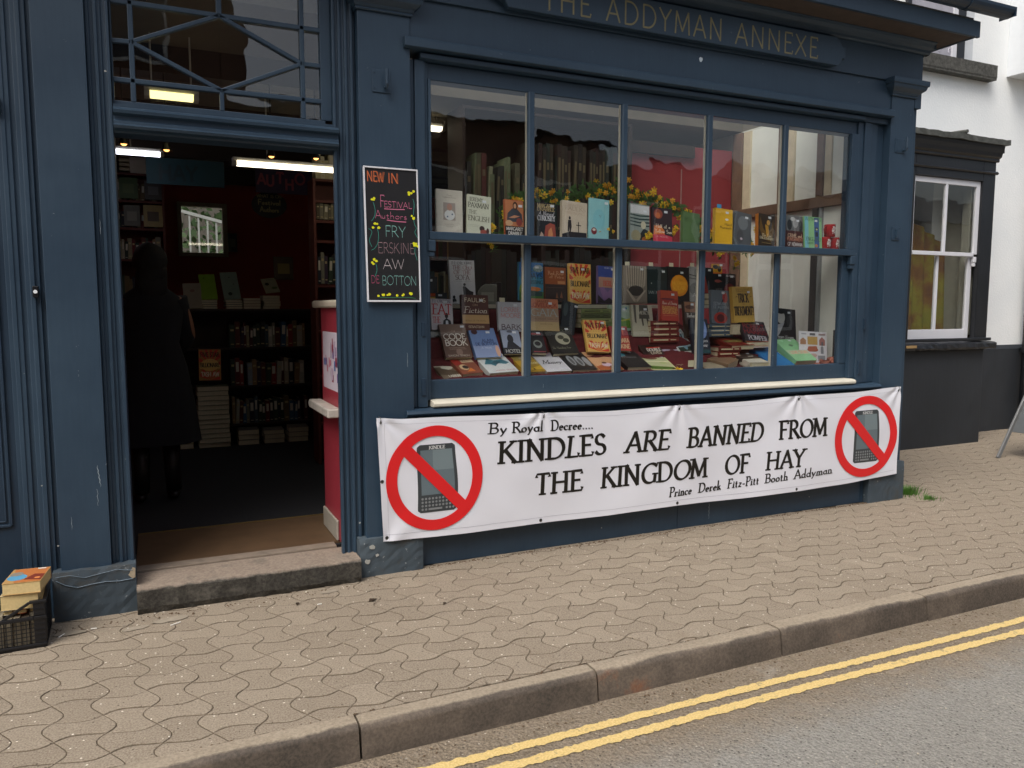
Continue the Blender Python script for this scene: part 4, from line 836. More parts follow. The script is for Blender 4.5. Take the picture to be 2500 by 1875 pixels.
# yard outside the small back window: leaves and a white stair rail
yard = thing('stair_rail', 'pale metal stair railing outside the small back window', 'railing', (.2, 7.0, 1.8))
for k in range(9): MB().bar((.1 + k * .11, 0, .0 - k * .03), (.1 + k * .11, 0, 1.0 - k * .03), .022).build('baluster', plain('pale_rail_paint', 'c2cac6', .5), yard)
MB().bar((.0, 0, 1.02), (1.1, 0, .75), .04).bar((.0, 0, .02), (1.1, 0, -.25), .04).build('handrail', plain('pale_rail_paint', 'c2cac6', .5), yard)
mb = MB(); rl = random.Random(2)
for k in range(3600):
    p = Vector((rl.uniform(-1.5, 2.5), rl.uniform(7.5, 8.1), rl.uniform(.8, 4.2))); s = rl.uniform(.03, .07); a = rl.uniform(0, 6.28); u = Vector((cos(a), rl.uniform(-.5, .5), sin(a))) * s; v = Vector((-sin(a), rl.uniform(-.5, .5), cos(a))) * s * .6
    mb.quad(p - u, p - v, p + u, p + v)
tag(mb.build('ivy', plain('ivy_leaf', '3f5a30', .6, .4, 3, 0)), 'green ivy outside the small back window', 'ivy', kind='stuff')
tag(MB().box(-3, 6, 8.2, 8.5, -.1, 4.5).build('yard_wall', plain('yard_wall', '8f8a80', .9)), 'grey yard wall behind the ivy at the back of the shop', 'wall')

# ---- person with their back to the door
def person():
    J = {'hip': (0, 0, .93), 'waist': (0, .01, 1.08), 'chest': (.01, .02, 1.30), 'neck': (.01, .02, 1.50), 'head0': (.012, .01, 1.585), 'head': (.012, .0, 1.68), 'crown': (.012, .01, 1.755),
         'sl': (-.17, .02, 1.42), 'el': (-.24, .05, 1.14), 'wl': (-.20, .20, .98), 'sr': (.19, .02, 1.42), 'er': (.27, .08, 1.15), 'wr': (.20, .26, 1.06),
         'tl': (-.09, 0, .86), 'kl': (-.10, .02, .48), 'al': (-.10, -.01, .09), 'fl': (-.11, .14, .035), 'tr': (.09, 0, .86), 'kr': (.10, .03, .48), 'ar': (.11, .0, .09), 'fr': (.12, .15, .035)}
    Rr = {'hip': .15, 'waist': .125, 'chest': .145, 'neck': .055, 'head0': .075, 'head': .088, 'crown': .06, 'sl': .07, 'el': .047, 'wl': .032, 'sr': .07, 'er': .047, 'wr': .032, 'tl': .095, 'kl': .06, 'al': .042, 'fl': .035, 'tr': .095, 'kr': .06, 'ar': .042, 'fr': .035}
    E_ = [('hip', 'waist'), ('waist', 'chest'), ('chest', 'neck'), ('neck', 'head0'), ('head0', 'head'), ('head', 'crown'), ('chest', 'sl'), ('sl', 'el'), ('el', 'wl'), ('chest', 'sr'), ('sr', 'er'), ('er', 'wr'), ('hip', 'tl'), ('tl', 'kl'), ('kl', 'al'), ('al', 'fl'), ('hip', 'tr'), ('tr', 'kr'), ('kr', 'ar'), ('ar', 'fr')]
    # hands: palm and five fingers each
    for s, wv in (('l', J['wl']), ('r', J['wr'])):
        w = Vector(wv); pal = w + Vector((.01 if s == 'l' else -.01, .07, -.01)); J['p' + s] = tuple(pal); Rr['p' + s] = .026; E_.append(('w' + s, 'p' + s))
        for k in range(4):
            n1, n2 = 'f%s%da' % (s, k), 'f%s%db' % (s, k); J[n1] = tuple(pal + Vector(((k - 1.5) * .019, .045, .0))); J[n2] = tuple(pal + Vector(((k - 1.5) * .021, .075 - abs(k - 1.3) * .007, -.02))); Rr[n1] = .009; Rr[n2] = .0075; E_ += [('p' + s, n1), (n1, n2)]
        g = 1 if s == 'l' else -1; J['th' + s] = tuple(w + Vector((.038 * g, .055, .012))); Rr['th' + s] = .010; E_.append(('w' + s, 'th' + s))
    keys = list(J); me = bpy.data.meshes.new('body'); me.from_pydata([J[k] for k in keys], [(keys.index(a), keys.index(b_)) for a, b_ in E_], [])
    o = bpy.data.objects.new('body', me); COL.objects.link(o); md = o.modifiers.new('skin', 'SKIN'); md.use_smooth_shade = True
    for i, k in enumerate(keys):
        q = me.skin_vertices[0].data[i]; f_ = 1.15 if k in ('chest', 'hip', 'waist') else 1; q.radius = (Rr[k] * f_, Rr[k] * (.78 if k in ('chest', 'hip', 'waist') else 1)); q.use_root = (k == 'hip')
    o.modifiers.new('s', 'SUBSURF').levels = 1; o.modifiers['s'].render_levels = 2
    me.materials.append(plain('skin', '8a6048', .6, .1)); return o
pr = thing('person', 'person in a long dark coat with dark hair standing with their back to the door', 'person', (.0, 1.75, .135), (0, 0, R(8)))
pb = person(); pb.parent = pr
mb = MB(); mb.sm = True                                  # long coat, follows the trunk
def ringz(cx, cy, rx, ry, z, n=18, wob=0): return [(cx + rx * cos(2 * pi * k / n) * (1 + wob * sin(k * 2.6)), cy + ry * sin(2 * pi * k / n) * (1 + wob * cos(k * 2.1)), z) for k in range(n)]
lv = [ringz(0, .01, .31, .22, .42, wob=.05), ringz(0, .01, .275, .20, .7, wob=.03), ringz(0, .0, .225, .175, .95), ringz(0, .01, .185, .145, 1.12), ringz(.01, .02, .215, .155, 1.34), ringz(.01, .02, .19, .12, 1.44), ringz(.01, .015, .085, .075, 1.52)]
vs_ = [p for r_ in lv for p in r_]; mb.add(vs_, [(r_ * 18 + k, r_ * 18 + (k + 1) % 18, (r_ + 1) * 18 + (k + 1) % 18, (r_ + 1) * 18 + k) for r_ in range(6) for k in range(18)])
for s in (-1, 1):
    a, b_, c_ = (Vector((s * .17, .02, 1.43)), Vector((s * .245, .05 if s < 0 else .08, 1.14)), Vector((-.205, .17, 1.0) if s < 0 else (.215, .22, 1.07))); mb.tube([a, a.lerp(b_, .5), b_, b_.lerp(c_, .6), c_], [.088, .07, .062, .056, .05], 12)
from mathutils import noise as mn0
mb.v = [(x + .016 * mn0.noise(Vector((x * 9, y * 9, z * 3))), y + .018 * mn0.noise(Vector((x * 8, y * 8 + 4, z * 3))), z) for x, y, z in mb.v]
mb.build('coat', plain('dark_wool', '101015', .95, .3, 24, .5), pr)
mb = MB(); mb.sm = True; mb.ball((.012, -.012, 1.69), .118, 16, .95, 1.0, 1.05); mb.ball((.012, -.045, 1.60), .10, 14, 1.05, .7, 1.2); mb.ball((.012, -.06, 1.53), .09, 14, 1.15, .55, 1.3)
mb.v = [(x + .022 * mn0.noise(Vector((x * 22, y * 22, z * 12))), y + .022 * mn0.noise(Vector((x * 22 + 5, y * 22, z * 12))), z + .01 * mn0.noise(Vector((x * 30, y * 30, z * 20)))) for x, y, z in mb.v]
mb.build('hair', plain('dark_hair', '0e0b0a', .8, .4, 60, .6), pr)
for s in (-1, 1):
    mb = MB(); mb.sm = True; mb.tube([(s * .10, .02, .48), (s * .10, .0, .25), (s * .105, -.005, .07)], [.066, .055, .05], 12); mb.ball((s * .11, .055, .04), .055, 12, .85, 2.0, .75); mb.build('boot', plain('dark_boot', '1d1814', .5), pr)
# ================================================================== the window display
# where each displayed book stands: x, y, z of its lower left corner, width, height, lean (deg), turn (deg)
POSE = {'pale_card':(1.528,0.100,1.937,0.163,0.255,6,-1.8), 'english':(1.718,0.100,1.937,0.152,0.242,10,-4.8), 'painting':(1.965,0.100,1.933,0.127,0.226,8,-1.8),
'curiosity':(2.183,0.100,1.936,0.130,0.217,8,-1.4), 'birdsong':(2.353,0.100,1.933,0.179,0.246,8,-4.8), 'sky_blue':(2.545,0.100,1.933,0.148,0.269,6,-4.4),
'striped':(2.857,0.100,1.924,0.152,0.264,8,-4.4), 'yellow_sun':(3.035,0.100,1.933,0.161,0.237,8,-2.9), 'green_cloth':(3.278,0.100,1.935,0.139,0.221,8,-5.8),
'yellow':(3.551,0.100,1.933,0.150,0.259,6,-4.3), 'grey_photo':(3.716,0.100,1.934,0.149,0.253,10,-8.7), 'englishman':(3.936,0.100,1.934,0.149,0.243,8,-5.9),
'crime':(4.201,0.100,1.927,0.161,0.245,6,-1.6), 'england':(4.378,0.100,1.932,0.169,0.241,6,-1.7), 'ceo':(1.783,0.560,1.528,0.177,0.285,6,0.1),
'days':(2.277,0.560,1.554,0.185,0.260,6,-1.7), 'rose':(2.475,0.560,1.547,0.165,0.238,6,-1.8), 'billion_a':(2.665,0.560,1.534,0.177,0.280,6,-1.8),
'berlin':(2.896,0.560,1.536,0.154,0.268,6,-3.0), 'arms':(3.115,0.560,1.535,0.204,0.275,6,-1.5), 'ian':(3.322,0.560,1.536,0.176,0.274,6,-1.9),
'solar':(3.502,0.560,1.532,0.200,0.279,6,-2.0), 'grey_am':(3.702,0.560,1.532,0.126,0.283,6,-2.0), 'red_figure':(3.857,0.620,1.616,0.113,0.199,6,-3.0),
'key_dark':(3.966,0.620,1.617,0.103,0.150,6,-1.3), 'small_yellow':(4.013,0.680,1.766,0.091,0.079,6,-1.0), 'dark_red':(4.068,0.620,1.618,0.127,0.151,6,-1.3),
'eat':(1.595,0.400,1.365,0.145,0.197,10,-1.5), 'photo_grey':(1.567,0.360,1.194,0.085,0.278,20,-4.4), 'faulks':(1.797,0.380,1.357,0.186,0.234,12,-1.4),
'bark':(2.047,0.380,1.354,0.176,0.191,12,-1.7), 'gaia':(2.271,0.380,1.352,0.220,0.218,12,-2.1), 'black_tilt':(2.502,0.400,1.326,0.110,0.246,15,-15.7),
'green_land':(2.897,0.400,1.349,0.176,0.176,10,-2.9), 'mercy':(3.069,0.360,1.301,0.176,0.228,12,-1.3), 'erskine':(3.290,0.340,1.412,0.150,0.219,10,-3.1),
'barl':(3.540,0.380,1.287,0.102,0.269,12,-2.2), 'aubyn':(3.786,0.400,1.386,0.174,0.252,8,-2.6), 'trick':(3.965,0.360,1.391,0.199,0.270,8,0.8),
'pompeii':(4.007,0.280,1.259,0.230,0.191,35,-7.0), 'duff':(4.353,0.340,1.257,0.209,0.251,10,-4.9), 'card':(4.466,0.200,1.088,0.285,0.241,8,-3.1),
'code':(1.635,0.250,1.196,0.176,0.247,35,0.0), 'botton':(1.835,0.250,1.191,0.178,0.226,38,0.4), 'hotel':(2.036,0.270,1.208,0.136,0.176,30,-1.0),
'fish':(2.236,0.270,1.211,0.106,0.179,38,-3.6), 'lovelock':(2.384,0.260,1.200,0.196,0.224,40,1.5), 'billion_b':(2.650,0.270,1.210,0.175,0.234,25,-3.5),
'erskine_b':(2.857,0.280,1.210,0.143,0.183,25,-2.1), 'faces':(3.104,0.270,1.171,0.174,0.203,50,1.4), 'lilac':(3.296,0.290,1.161,0.134,0.208,50,3.2),
'heron':(3.434,0.300,1.173,0.143,0.235,45,4.2), 'weir':(3.521,0.260,1.175,0.150,0.257,15,-1.8), 'sepia_flat':(1.565,0.090,1.080,0.128,0.290,68,5.0),
'red_flat':(1.686,0.100,1.105,0.143,0.223,66,6.7), 'teal_flat':(1.861,0.100,1.104,0.204,0.238,66,4.4), 'gold_flat':(2.105,0.100,1.101,0.148,0.256,66,4.1),
'money_flat':(2.252,0.100,1.100,0.185,0.256,66,1.1), 'greyart_flat':(2.439,0.100,1.105,0.183,0.243,66,-0.7), 'orange_flat':(2.643,0.100,1.096,0.186,0.261,66,1.0),
'black_flat':(2.856,0.100,1.109,0.188,0.245,68,-2.1), 'meadow_flat':(3.036,0.090,1.087,0.211,0.220,68,-5.6), 'brown_flat':(3.257,0.090,1.067,0.157,0.219,72,-3.7),
'cream_block':(3.481,0.080,1.082,0.184,0.134,76,-1.2), 'brown_block':(3.690,0.090,1.104,0.205,0.161,76,29.9), 'white_block':(3.883,0.090,1.112,0.173,0.118,78,-4.8),
'dark_block':(3.891,0.170,1.134,0.172,0.115,76,4.1), 'blue_flat':(4.122,0.100,1.078,0.206,0.273,64,2.2), 'mint_flat':(4.335,0.100,1.109,0.212,0.300,58,0.5),
'open_red':(3.844,0.240,1.226,0.219,0.270,76,1.3), 'lime':(0.474,4.150,1.583,0.152,0.311,35,2.9), 'mint_in':(0.687,4.150,1.584,0.164,0.341,35,4.1),
'tan_in':(0.314,4.120,1.493,0.167,0.277,25,2.3), 'flyer_in':(1.092,4.150,1.653,0.148,0.212,45,8.9), 'billion_in':(0.410,3.950,0.791,0.203,0.305,5,-1.2)}
def sun_rays(c1, u0, v0, u1, v1, n=14):
    """alternate rays fanning out of the middle of a panel"""
    cx, cy = (u0 + u1) / 2, v0; it = []
    for k in range(n):
        if k % 2: continue
        a, b_ = pi * k / n, pi * (k + 1) / n; P = [(cx, cy)]
        for t in (a, b_):
            dx, dy = cos(t), sin(t); q = min([(u1 - cx) / abs(dx) if abs(dx) > 1e-6 else 9, (v1 - cy) / dy if dy > 1e-6 else 9]); P.append((cx + dx * q, cy + dy * q))
        it.append(('p', P, c1))
    return it
BILL = sun_rays('d8452c', .02, .50, .98, .99) + sun_rays('d8452c', .05, .02, .95, .34) + [('e', .5, .50, .42, .20, 'e6b964'), ('r', .04, .38, .96, .50, 'e6b964'), ('t', 'FIVE STAR', .5, .76, .14, .84, '2a1812', 's', 0), ('t', 'BILLIONAIRE', .5, .43, .13, .86, '1c1614', 's', 0), ('t', 'TASH AW', .5, .13, .14, .8, 'f0e2c4', 's', 0), ('t', '. . . . .', .5, .64, .1, .5, '6a3a14', 's', 0)]
def person_shape(cx, cy, s, c): return [('e', cx, cy + .17 * s, .05 * s, .055 * s, c), ('p', [(cx - .08 * s, cy + .1 * s), (cx + .07 * s, cy + .11 * s), (cx + .1 * s, cy - .1 * s), (cx + .06 * s, cy - .28 * s), (cx + .0 * s, cy - .28 * s), (cx, cy - .1 * s), (cx - .03 * s, cy - .28 * s), (cx - .1 * s, cy - .28 * s), (cx - .09 * s, cy)], c)]
# key: (cover, thickness, [printed items], label[, options])
BOOKS = {
'pale_card': ('cfc9be', .02, [('r', .26, .30, .72, .70, 'a59a94'), ('e', .5, .42, .2, .12, 'd9dbdc'), ('e', .5, .6, .1, .08, 'b98f80'), ('e', .42, .38, .03, .02, '5f6f8a'), ('e', .6, .44, .03, .02, '5f6f8a'), ('t', 'Poems', .5, .86, .03, .2, '7a6a60', 'g', 0), ('t', 'Collected Pieces', .5, .81, .03, .5, '7a6a60', 'g', 0), ('r', .3, .2, .66, .205, 'a79c92'), ('r', .34, .16, .62, .165, 'a79c92')], 'tall cream book with a small framed drawing, leftmost on the upper ledge'),
'english': ('cfd2c0', .022, [('t', 'JEREMY', .36, .84, .09, .58, '4a4c42', 'g', 0), ('t', 'PAXMAN', .46, .68, .12, .86, '3f423a', 'g', 0), ('t', 'THE', .22, .52, .09, .32, '5a5c4e', 'g', 0), ('t', 'ENGLISH', .48, .35, .12, .88, '5a5c4e', 'g', 0), ('e', .62, .17, .11, .07, '3a2620'), ('e', .72, .08, .18, .07, '9a4a40'), ('e', .86, .12, .06, .08, '4a2a24'), ('r', .1, .24, .5, .245, '9a9c8c'), ('r', .1, .20, .45, .205, '9a9c8c')], 'pale green book by JEREMY PAXMAN with a dog in the corner on the upper ledge'),
'painting': ('a8552f', .02, [('r', .04, .28, .98, .98, 'b9764e'), ('p', [(.15, .62), (.4, .76), (.62, .78), (.9, .62), (.95, .4), (.1, .4)], '39414d'), ('e', .56, .84, .13, .11, '4a2a1c'), ('e', .55, .83, .07, .065, 'c99a78'), ('e', .75, .4, .16, .11, '8c3f3a'), ('e', .22, .36, .2, .08, 'c9a27c'), ('p', [(.2, .5), (.5, .58), (.8, .56), (.5, .5)], 'c28a68'), ('r', .0, .0, 1, .28, '15161c'), ('t', 'MARGARET', .5, .165, .085, .86, 'e8e6e4', 's', 0), ('t', 'DRABBLE', .52, .045, .085, .7, 'e8e6e4', 's', 0)], 'book with a painting of a seated dark haired woman, MARGARET DRABBLE in white below'),
'curiosity': ('17161a', .022, [('t', 'MARGARET', .5, .86, .1, .9, 'e0c48c', 'g', 0), ('t', 'DRABBLE', .5, .76, .1, .92, 'e0c48c', 'g', 0), ('t', 'A Natural', .5, .64, .1, .8, 'dddbe0', 'g', .3), ('t', 'CURIOSITY', .5, .48, .14, .92, 'eceaf0', 'g', 0), ('p', [(.35, .0), (.45, .34), (.7, .42), (.95, .38), (1, .0)], 'a04a3a'), ('p', [(.55, .0), (.6, .2), (.75, .3), (.82, .12), (.8, 0)], 'd08a5a'), ('p', [(.1, 0), (.2, .16), (.3, .1), (.34, 0)], 'c8b0a0')], 'black book titled CURIOSITY with red flames on the upper ledge'),
'birdsong': ('c9bba8', .03, [('t', 'SEBASTIAN', .52, .87, .05, .72, 'b09c90', 'g', 0), ('t', 'FAULKS', .52, .76, .09, .8, 'a39084', 'g', 0), ('t', 'BIRDSONG', .52, .67, .05, .76, 'b09c90', 'g', 0), ('p', [(0, 0), (0, .12), (.3, .2), (.98, .22), (1, 0)], '16141a')] + person_shape(.3, .42, .8, '16141a') + [('r', .64, .2, .67, .48, '16141a'), ('r', .56, .38, .76, .4, '16141a')], 'cream book with a soldier and a cross in silhouette on the upper ledge'),
'sky_blue': ('8cc4cc', .015, [('e', .5, .52, .3, .24, '7fbfcc'), ('e', .26, .22, .14, .085, '7a1f2c'), ('e', .26, .25, .08, .03, 'e0d4cc'), ('t', 'Y', .55, .56, .05, .1, '6a4a5c', 'g', 0)], 'plain light blue book with a dark red oval seal on the upper ledge'),
'striped': ('8f9a94', .02, [('r', .02, .76, .98, .97, 'd4d6da')] + [('p', [(.0, .74 - k * .085), (.5, .72 - k * .085), (1, .745 - k * .085), (1, .71 - k * .085), (.5, .685 - k * .085), (0, .705 - k * .085)], '1f3a3a') for k in range(4)] + [('p', [(.45, .2), (.7, .4), (.95, .35), (.98, .1), (.5, .1)], '1c2428'), ('e', .68, .48, .13, .1, 'c9c2a8'), ('e', .3, .2, .25, .14, '9c9474'), ('e', .8, .12, .2, .08, 'b06a44')], 'book with dark green stripes and a pale face on the upper ledge'),
'yellow_sun': ('2c1a20', .022, [('e', .3, .82, .22, .14, '8c3f2c'), ('e', .28, .78, .12, .08, 'c06a3a'), ('p', [(.02, .1), (.1, .48), (.4, .5), (.6, .36), (.6, .1)], 'd8742c'), ('p', [(.02, .02), (.02, .22), (.5, .26), (.98, .2), (.98, .02)], 'c8344c'), ('t', 'Half of a', .52, .43, .1, .7, 'f2e6d0', 'g', 0), ('t', 'Yellow Sun', .54, .29, .1, .84, 'f2e6d0', 'g', 0), ('t', 'A NOVEL', .5, .16, .045, .6, 'e8b0b0', 's', 0)], 'dark maroon book titled Half of a Yellow Sun on the upper ledge'),
'green_cloth': ('56744a', .028, [('t', 'ESSAYS', .3, .78, .04, .4, '3f5a38', 's', 0), ('t', 'LETTERS', .34, .70, .035, .4, '3f5a38', 's', 0), ('r', .1, .4, .45, .405, '4a6640')], 'plain green cloth bound book on the upper ledge'),
'yellow': ('e8b41c', .03, [('t', 'Hanif', .74, .56, .07, .42, '5a4410', 's', .1), ('t', 'Kureishi', .62, .47, .07, .7, '5a4410', 's', .1), ('r', .86, .02, .9, .07, '3a2a10'), ('e', .66, .72, .1, .03, 'f0ece0')], 'bright yellow book with a blue tab on the upper ledge', 'tabblue'),
'grey_photo': ('5c6064', .025, [('r', .03, .02, .97, .98, '50555a'), ('e', .5, .7, .3, .2, '6f757a'), ('e', .35, .3, .2, .2, '43464a'), ('e', .42, .24, .07, .035, 'c9b8c4'), ('t', 'GHOSTS', .7, .82, .05, .4, '8a9096', 's', 0)], 'dark grey photographic cover leaning beside the yellow book', 'pages_right'),
'englishman': ('2f2418', .035, [('p', [(.1, .9), (.3, .55), (.5, .45), (.8, .6), (.9, .95), (.95, .5), (.8, .2), (.3, .25), (.05, .55)], '6a4f22'), ('e', .6, .76, .1, .08, 'd0a04c'), ('p', [(.4, .7), (.6, .66), (.65, .38), (.5, .3)], 'b88a34'), ('t', 'The Last', .5, .34, .08, .6, 'e4dcc0', 'g', .15), ('t', 'ENGLISHMAN', .5, .25, .07, .84, 'e4dcc0', 'g', 0), ('r', .2, .14, .8, .15, 'a08c5c')], 'brown and gold book with an orange spine on the upper ledge', 'spineorange'),
'crime': ('4a1f1c', .02, [('r', .0, .55, 1, 1, '6f7072'), ('e', .2, .72, .14, .16, '26282a'), ('e', .55, .78, .16, .14, 'a8a8aa'), ('e', .85, .7, .12, .18, '2c2e30'), ('e', .4, .9, .14, .06, 'c9c9c9'), ('t', 'CRIME and', .5, .36, .1, .82, 'dab89c', 's', 0), ('t', 'PUNISHMENT', .5, .25, .1, .94, 'c88a70', 's', 0), ('t', 'GF NEWMAN', .5, .1, .1, .86, 'dcd6d4', 's', 0)], 'book titled CRIME and PUNISHMENT on the upper ledge'),
'england': ('8fc48c', .02, [('r', .0, .0, .22, 1, '7cc0d0'), ('r', .56, .02, .84, .98, '3a5f9c'), ('r', .62, .4, .78, .54, '16223a'), ('r', .62, .58, .78, .68, '16223a'), ('e', .7, .62, .05, .03, 'c0c8a0'), ('t', 'AUTHORS', .5, .88, .09, .88, '3f6a5a', 's', 0), ('t', 'ENGLAND', .5, .26, .11, .86, '3c6a58', 'g', 0), ('t', 'DAYS', .3, .16, .06, .36, '3c6a58', 's', 0), ('e', .66, .12, .09, .05, 'c07a4c')], 'pale green and blue striped book beside the red mugs'),
'ceo': ('d3d5db', .03, [('t', 'P.J. O\'ROURKE', .5, .90, .065, .8, '55585f', 'g', 0), ('t', 'THE CEO', .5, .79, .085, .76, '8c4a52', 'g', 0), ('t', 'OF THE', .5, .68, .085, .66, '8c4a52', 'g', 0), ('t', 'SOFA', .5, .55, .11, .54, '6a4a50', 'g', 0), ('r', .16, .515, .9, .52, '9a9ca4'), ('e', .57, .44, .05, .035, '20242c'), ('p', [(.5, .4), (.6, .4), (.78, .3), (.92, .27), (.9, .18), (.52, .18)], '20242c'), ('e', .14, .15, .05, .04, '20242c'), ('p', [(.08, .1), (.2, .12), (.24, .05), (.08, .04)], '20242c')], 'tall white book titled THE CEO OF THE SOFA standing on the back shelf'),
'days': ('3f86a8', .025, [('r', 0, .62, 1, 1, '2a6aa8'), ('e', .8, .85, .2, .1, '9aa8ac'), ('p', [(0, 0), (0, .28), (.3, .16), (.7, .14), (1, .24), (1, 0)], '4a7a34'), ('e', .12, .3, .1, .12, '7a9a34'), ('e', .6, .3, .3, .06, 'd07a34'), ('p', [(.4, .12), (.5, .26), (.95, .24), (.96, .12)], '2a4a44'), ('t', 'DAYS', .66, .58, .14, .6, '14262e', 's', 0), ('t', 'MISSING', .68, .44, .09, .6, '1c2a20', 's', 0), ('t', 'FORTY', .66, .76, .08, .56, '3f6a4a', 's', 0)], 'blue and green book titled DAYS MISSING on the back shelf', 'tabblue'),
'rose': ('7a4228', .03, [('r', 0, .5, 1, .99, '98532e'), ('r', 0, .0, 1, .5, '3a2a26'), ('t', 'Red Rose', .52, .78, .1, .74, 'd8a884', 'g', 0), ('t', 'of Petra', .55, .68, .1, .66, 'd8a884', 'g', 0), ('r', .6, .52, .95, .6, 'c88a5c'), ('p', [(.5, .1), (.56, .28), (.62, .1)], '8a5a40'), ('p', [(.7, .12), (.78, .3), (.84, .1)], '8a5a40'), ('r', .05, .4, .9, .41, '6a5048')], 'brown and rust coloured book on the back shelf left of the orange sunburst cover'),
'billion_a': ('e6b964', .025, BILL, 'orange and red sunburst book FIVE STAR BILLIONAIRE standing on the back shelf'),
'berlin': ('6f5f8c', .025, [('r', 0, .7, 1, 1, '3a4f9a'), ('r', .05, .42, 1, .7, 'b08a78'), ('p', [(.1, .4), (.3, .44), (.5, .3), (.8, .42), (1, .2), (.8, .05), (.3, .1)], '8a6a9a'), ('p', [(0, 0), (0, .22), (.35, .06), (.6, .16), (1, .04), (1, 0)], '22202c'), ('t', 'BERLIN', .64, .47, .13, .68, 'cc2c34', 'g', 0), ('t', 'ROSE CITY', .6, .93, .035, .5, 'c8d0ec', 's', 0)], 'blue and mauve book titled BERLIN in red letters on the back shelf'),
'arms': ('8a8074', .022, [('p', [(.14, 1), (.12, .5), (.3, .3), (.7, .3), (.92, .5), (.95, 1)], 'b0a698')] + [('p', [(.16 + k * .1, 1), (.2 + k * .1, 1), (.22 + k * .085, .4), (.2 + k * .085, .4)], '6f665c') for k in range(8)] + [('e', .52, .34, .32, .14, '3a342e'), ('p', [(.12, .36), (.18, .36), (.5, .1), (.48, .04), (.4, .06)], 'b8ac9c'), ('p', [(.95, .36), (.88, .36), (.52, .1), (.54, .04), (.6, .06)], 'b8ac9c'), ('t', 'BELOVED', .5, .46, .04, .7, 'd8cfc0', 'g', 0)], 'sepia photograph cover of two arms folded round, on the back shelf', 'tabcream'),
'ian': ('1c2a2a', .03, [('r', .05, .3, .95, .62, '223234'), ('t', 'IAN M', .3, .26, .07, .5, 'c0c8c4', 'g', 0), ('e', .2, .54, .02, .015, 'd0d4c8'), ('e', .75, .9, .06, .04, '5a6664')], 'very dark green book with IAN M in pale letters on the back shelf', 'tabcream'),
'solar': ('14181c', .028, [('e', .53, .50, .40, .29, 'd8851c'), ('e', .53, .52, .34, .24, 'e0981f'), ('t', 'Ian', .6, .64, .06, .16, 'a86a10', 'g', 0), ('t', 'MCEWAN', .54, .52, .08, .66, 'f0b83a', 'g', 0), ('t', 'SOLAR', .52, .39, .1, .58, 'f0b83a', 'g', 0)], 'black book with a big orange disc titled SOLAR on the back shelf', 'tabcream'),
'grey_am': ('8a8c8c', .03, [('p', [(0, .8), (1, .72), (1, .7), (0, .77)], '2a2c2c'), ('p', [(0, .7), (1, .66), (1, .64), (0, .68)], '2a2c2c'), ('e', .5, .4, .5, .18, '6a6c6c'), ('t', 'AM', .5, .2, .09, .5, 'd8d8d8', 'g', 0)], 'grey book with two dark slanting lines on the back shelf', 'tabcream'),
'red_figure': ('1a1c22', .02, [('p', [(.05, 0), (.1, .5), (.3, .7), (.5, .3), (.6, 0)], 'a03a30'), ('e', .2, .82, .1, .06, 'd0ccc8'), ('e', .6, .3, .08, .2, '4a5058')], 'dark book with a small red figure at the right end of the back shelf'),
'key_dark': ('16161a', .02, [('e', .5, .62, .3, .08, '9a4a44'), ('r', .5, .58, .9, .63, '9a4a44'), ('t', 'KEYS', .6, .12, .12, .6, '7a7476', 's', 0)], 'small black book with a pale red shape, right end of the back shelf'),
'small_yellow': ('c8921c', .02, [('e', .3, .7, .3, .2, '1c160e'), ('e', .7, .5, .2, .3, '3a2a10'), ('r', 0, 0, 1, .16, 'd86a1c')], 'little black and yellow book on top of dark ones, right end of back shelf'),
'dark_red': ('1c161c', .02, [('e', .5, .1, .45, .4, '6a1a1c'), ('e', .5, .05, .35, .3, '8a2420'), ('t', 'NIGHT MAIL', .6, .84, .09, .66, 'c8c0c8', 's', 0)], 'dark book with a red dome, last at the right of the back shelf'),
'eat': ('d3cdd4', .025, [('t', 'P.J. O\'ROURKE', .5, .88, .1, .86, '6a6c8a', 'g', 0), ('t', 'EAT', .5, .5, .33, .86, 'c23a40', 'g', 0), ('t', 'THE', .24, .22, .2, .34, 'c86a70', 'g', 0), ('e', .7, .46, .08, .09, '3a2420'), ('p', [(.5, .04), (.55, .3), (.7, .38), (.88, .3), (.95, .06)], '23222a'), ('p', [(.64, .04), (.66, .3), (.76, .3), (.8, .04)], 'dce0ea')], 'white book with big red letters EAT THE at the left of the middle tier'),
'photo_grey': ('6f716f', .02, [('r', 0, .5, 1, 1, '8f9190'), ('e', .3, .4, .2, .12, 'b0b0ae'), ('e', .7, .42, .2, .12, '2a2a2a'), ('e', .5, .2, .4, .16, '3a3b3a'), ('e', .8, .12, .2, .1, '9a9a98')], 'black and white photograph cover at the far left under the red lettered book'),
'faulks': ('5a3228', .03, [('t', 'FAULKS', .5, .80, .11, .78, 'e6d8b8', 's', 0), ('t', 'ON', .5, .69, .055, .18, 'c8a888', 's', 0), ('t', 'Fiction', .5, .50, .17, .84, 'e6dccc', 'g', .25), ('r', .0, .20, 1, .44, 'c6a06c'), ('t', 'BOOKS OF THE NOVEL', .5, .26, .04, .76, '8a6a44', 's', 0), ('t', 'SEBASTIAN', .5, .08, .06, .58, 'e6d8b8', 'g', 0)], 'brown book titled FAULKS ON Fiction in the middle tier'),
'bark': ('b9bbc4', .025, [('t', 'LORRIE', .5, .66, .15, .76, 'c48a88', 's', 0), ('t', 'MOORE', .5, .46, .15, .8, 'c48a88', 's', 0), ('t', 'BARK', .5, .05, .17, .8, '4a2c34', 's', 0)], 'pale grey book titled LORRIE MOORE BARK in the middle tier', 'tabcream'),
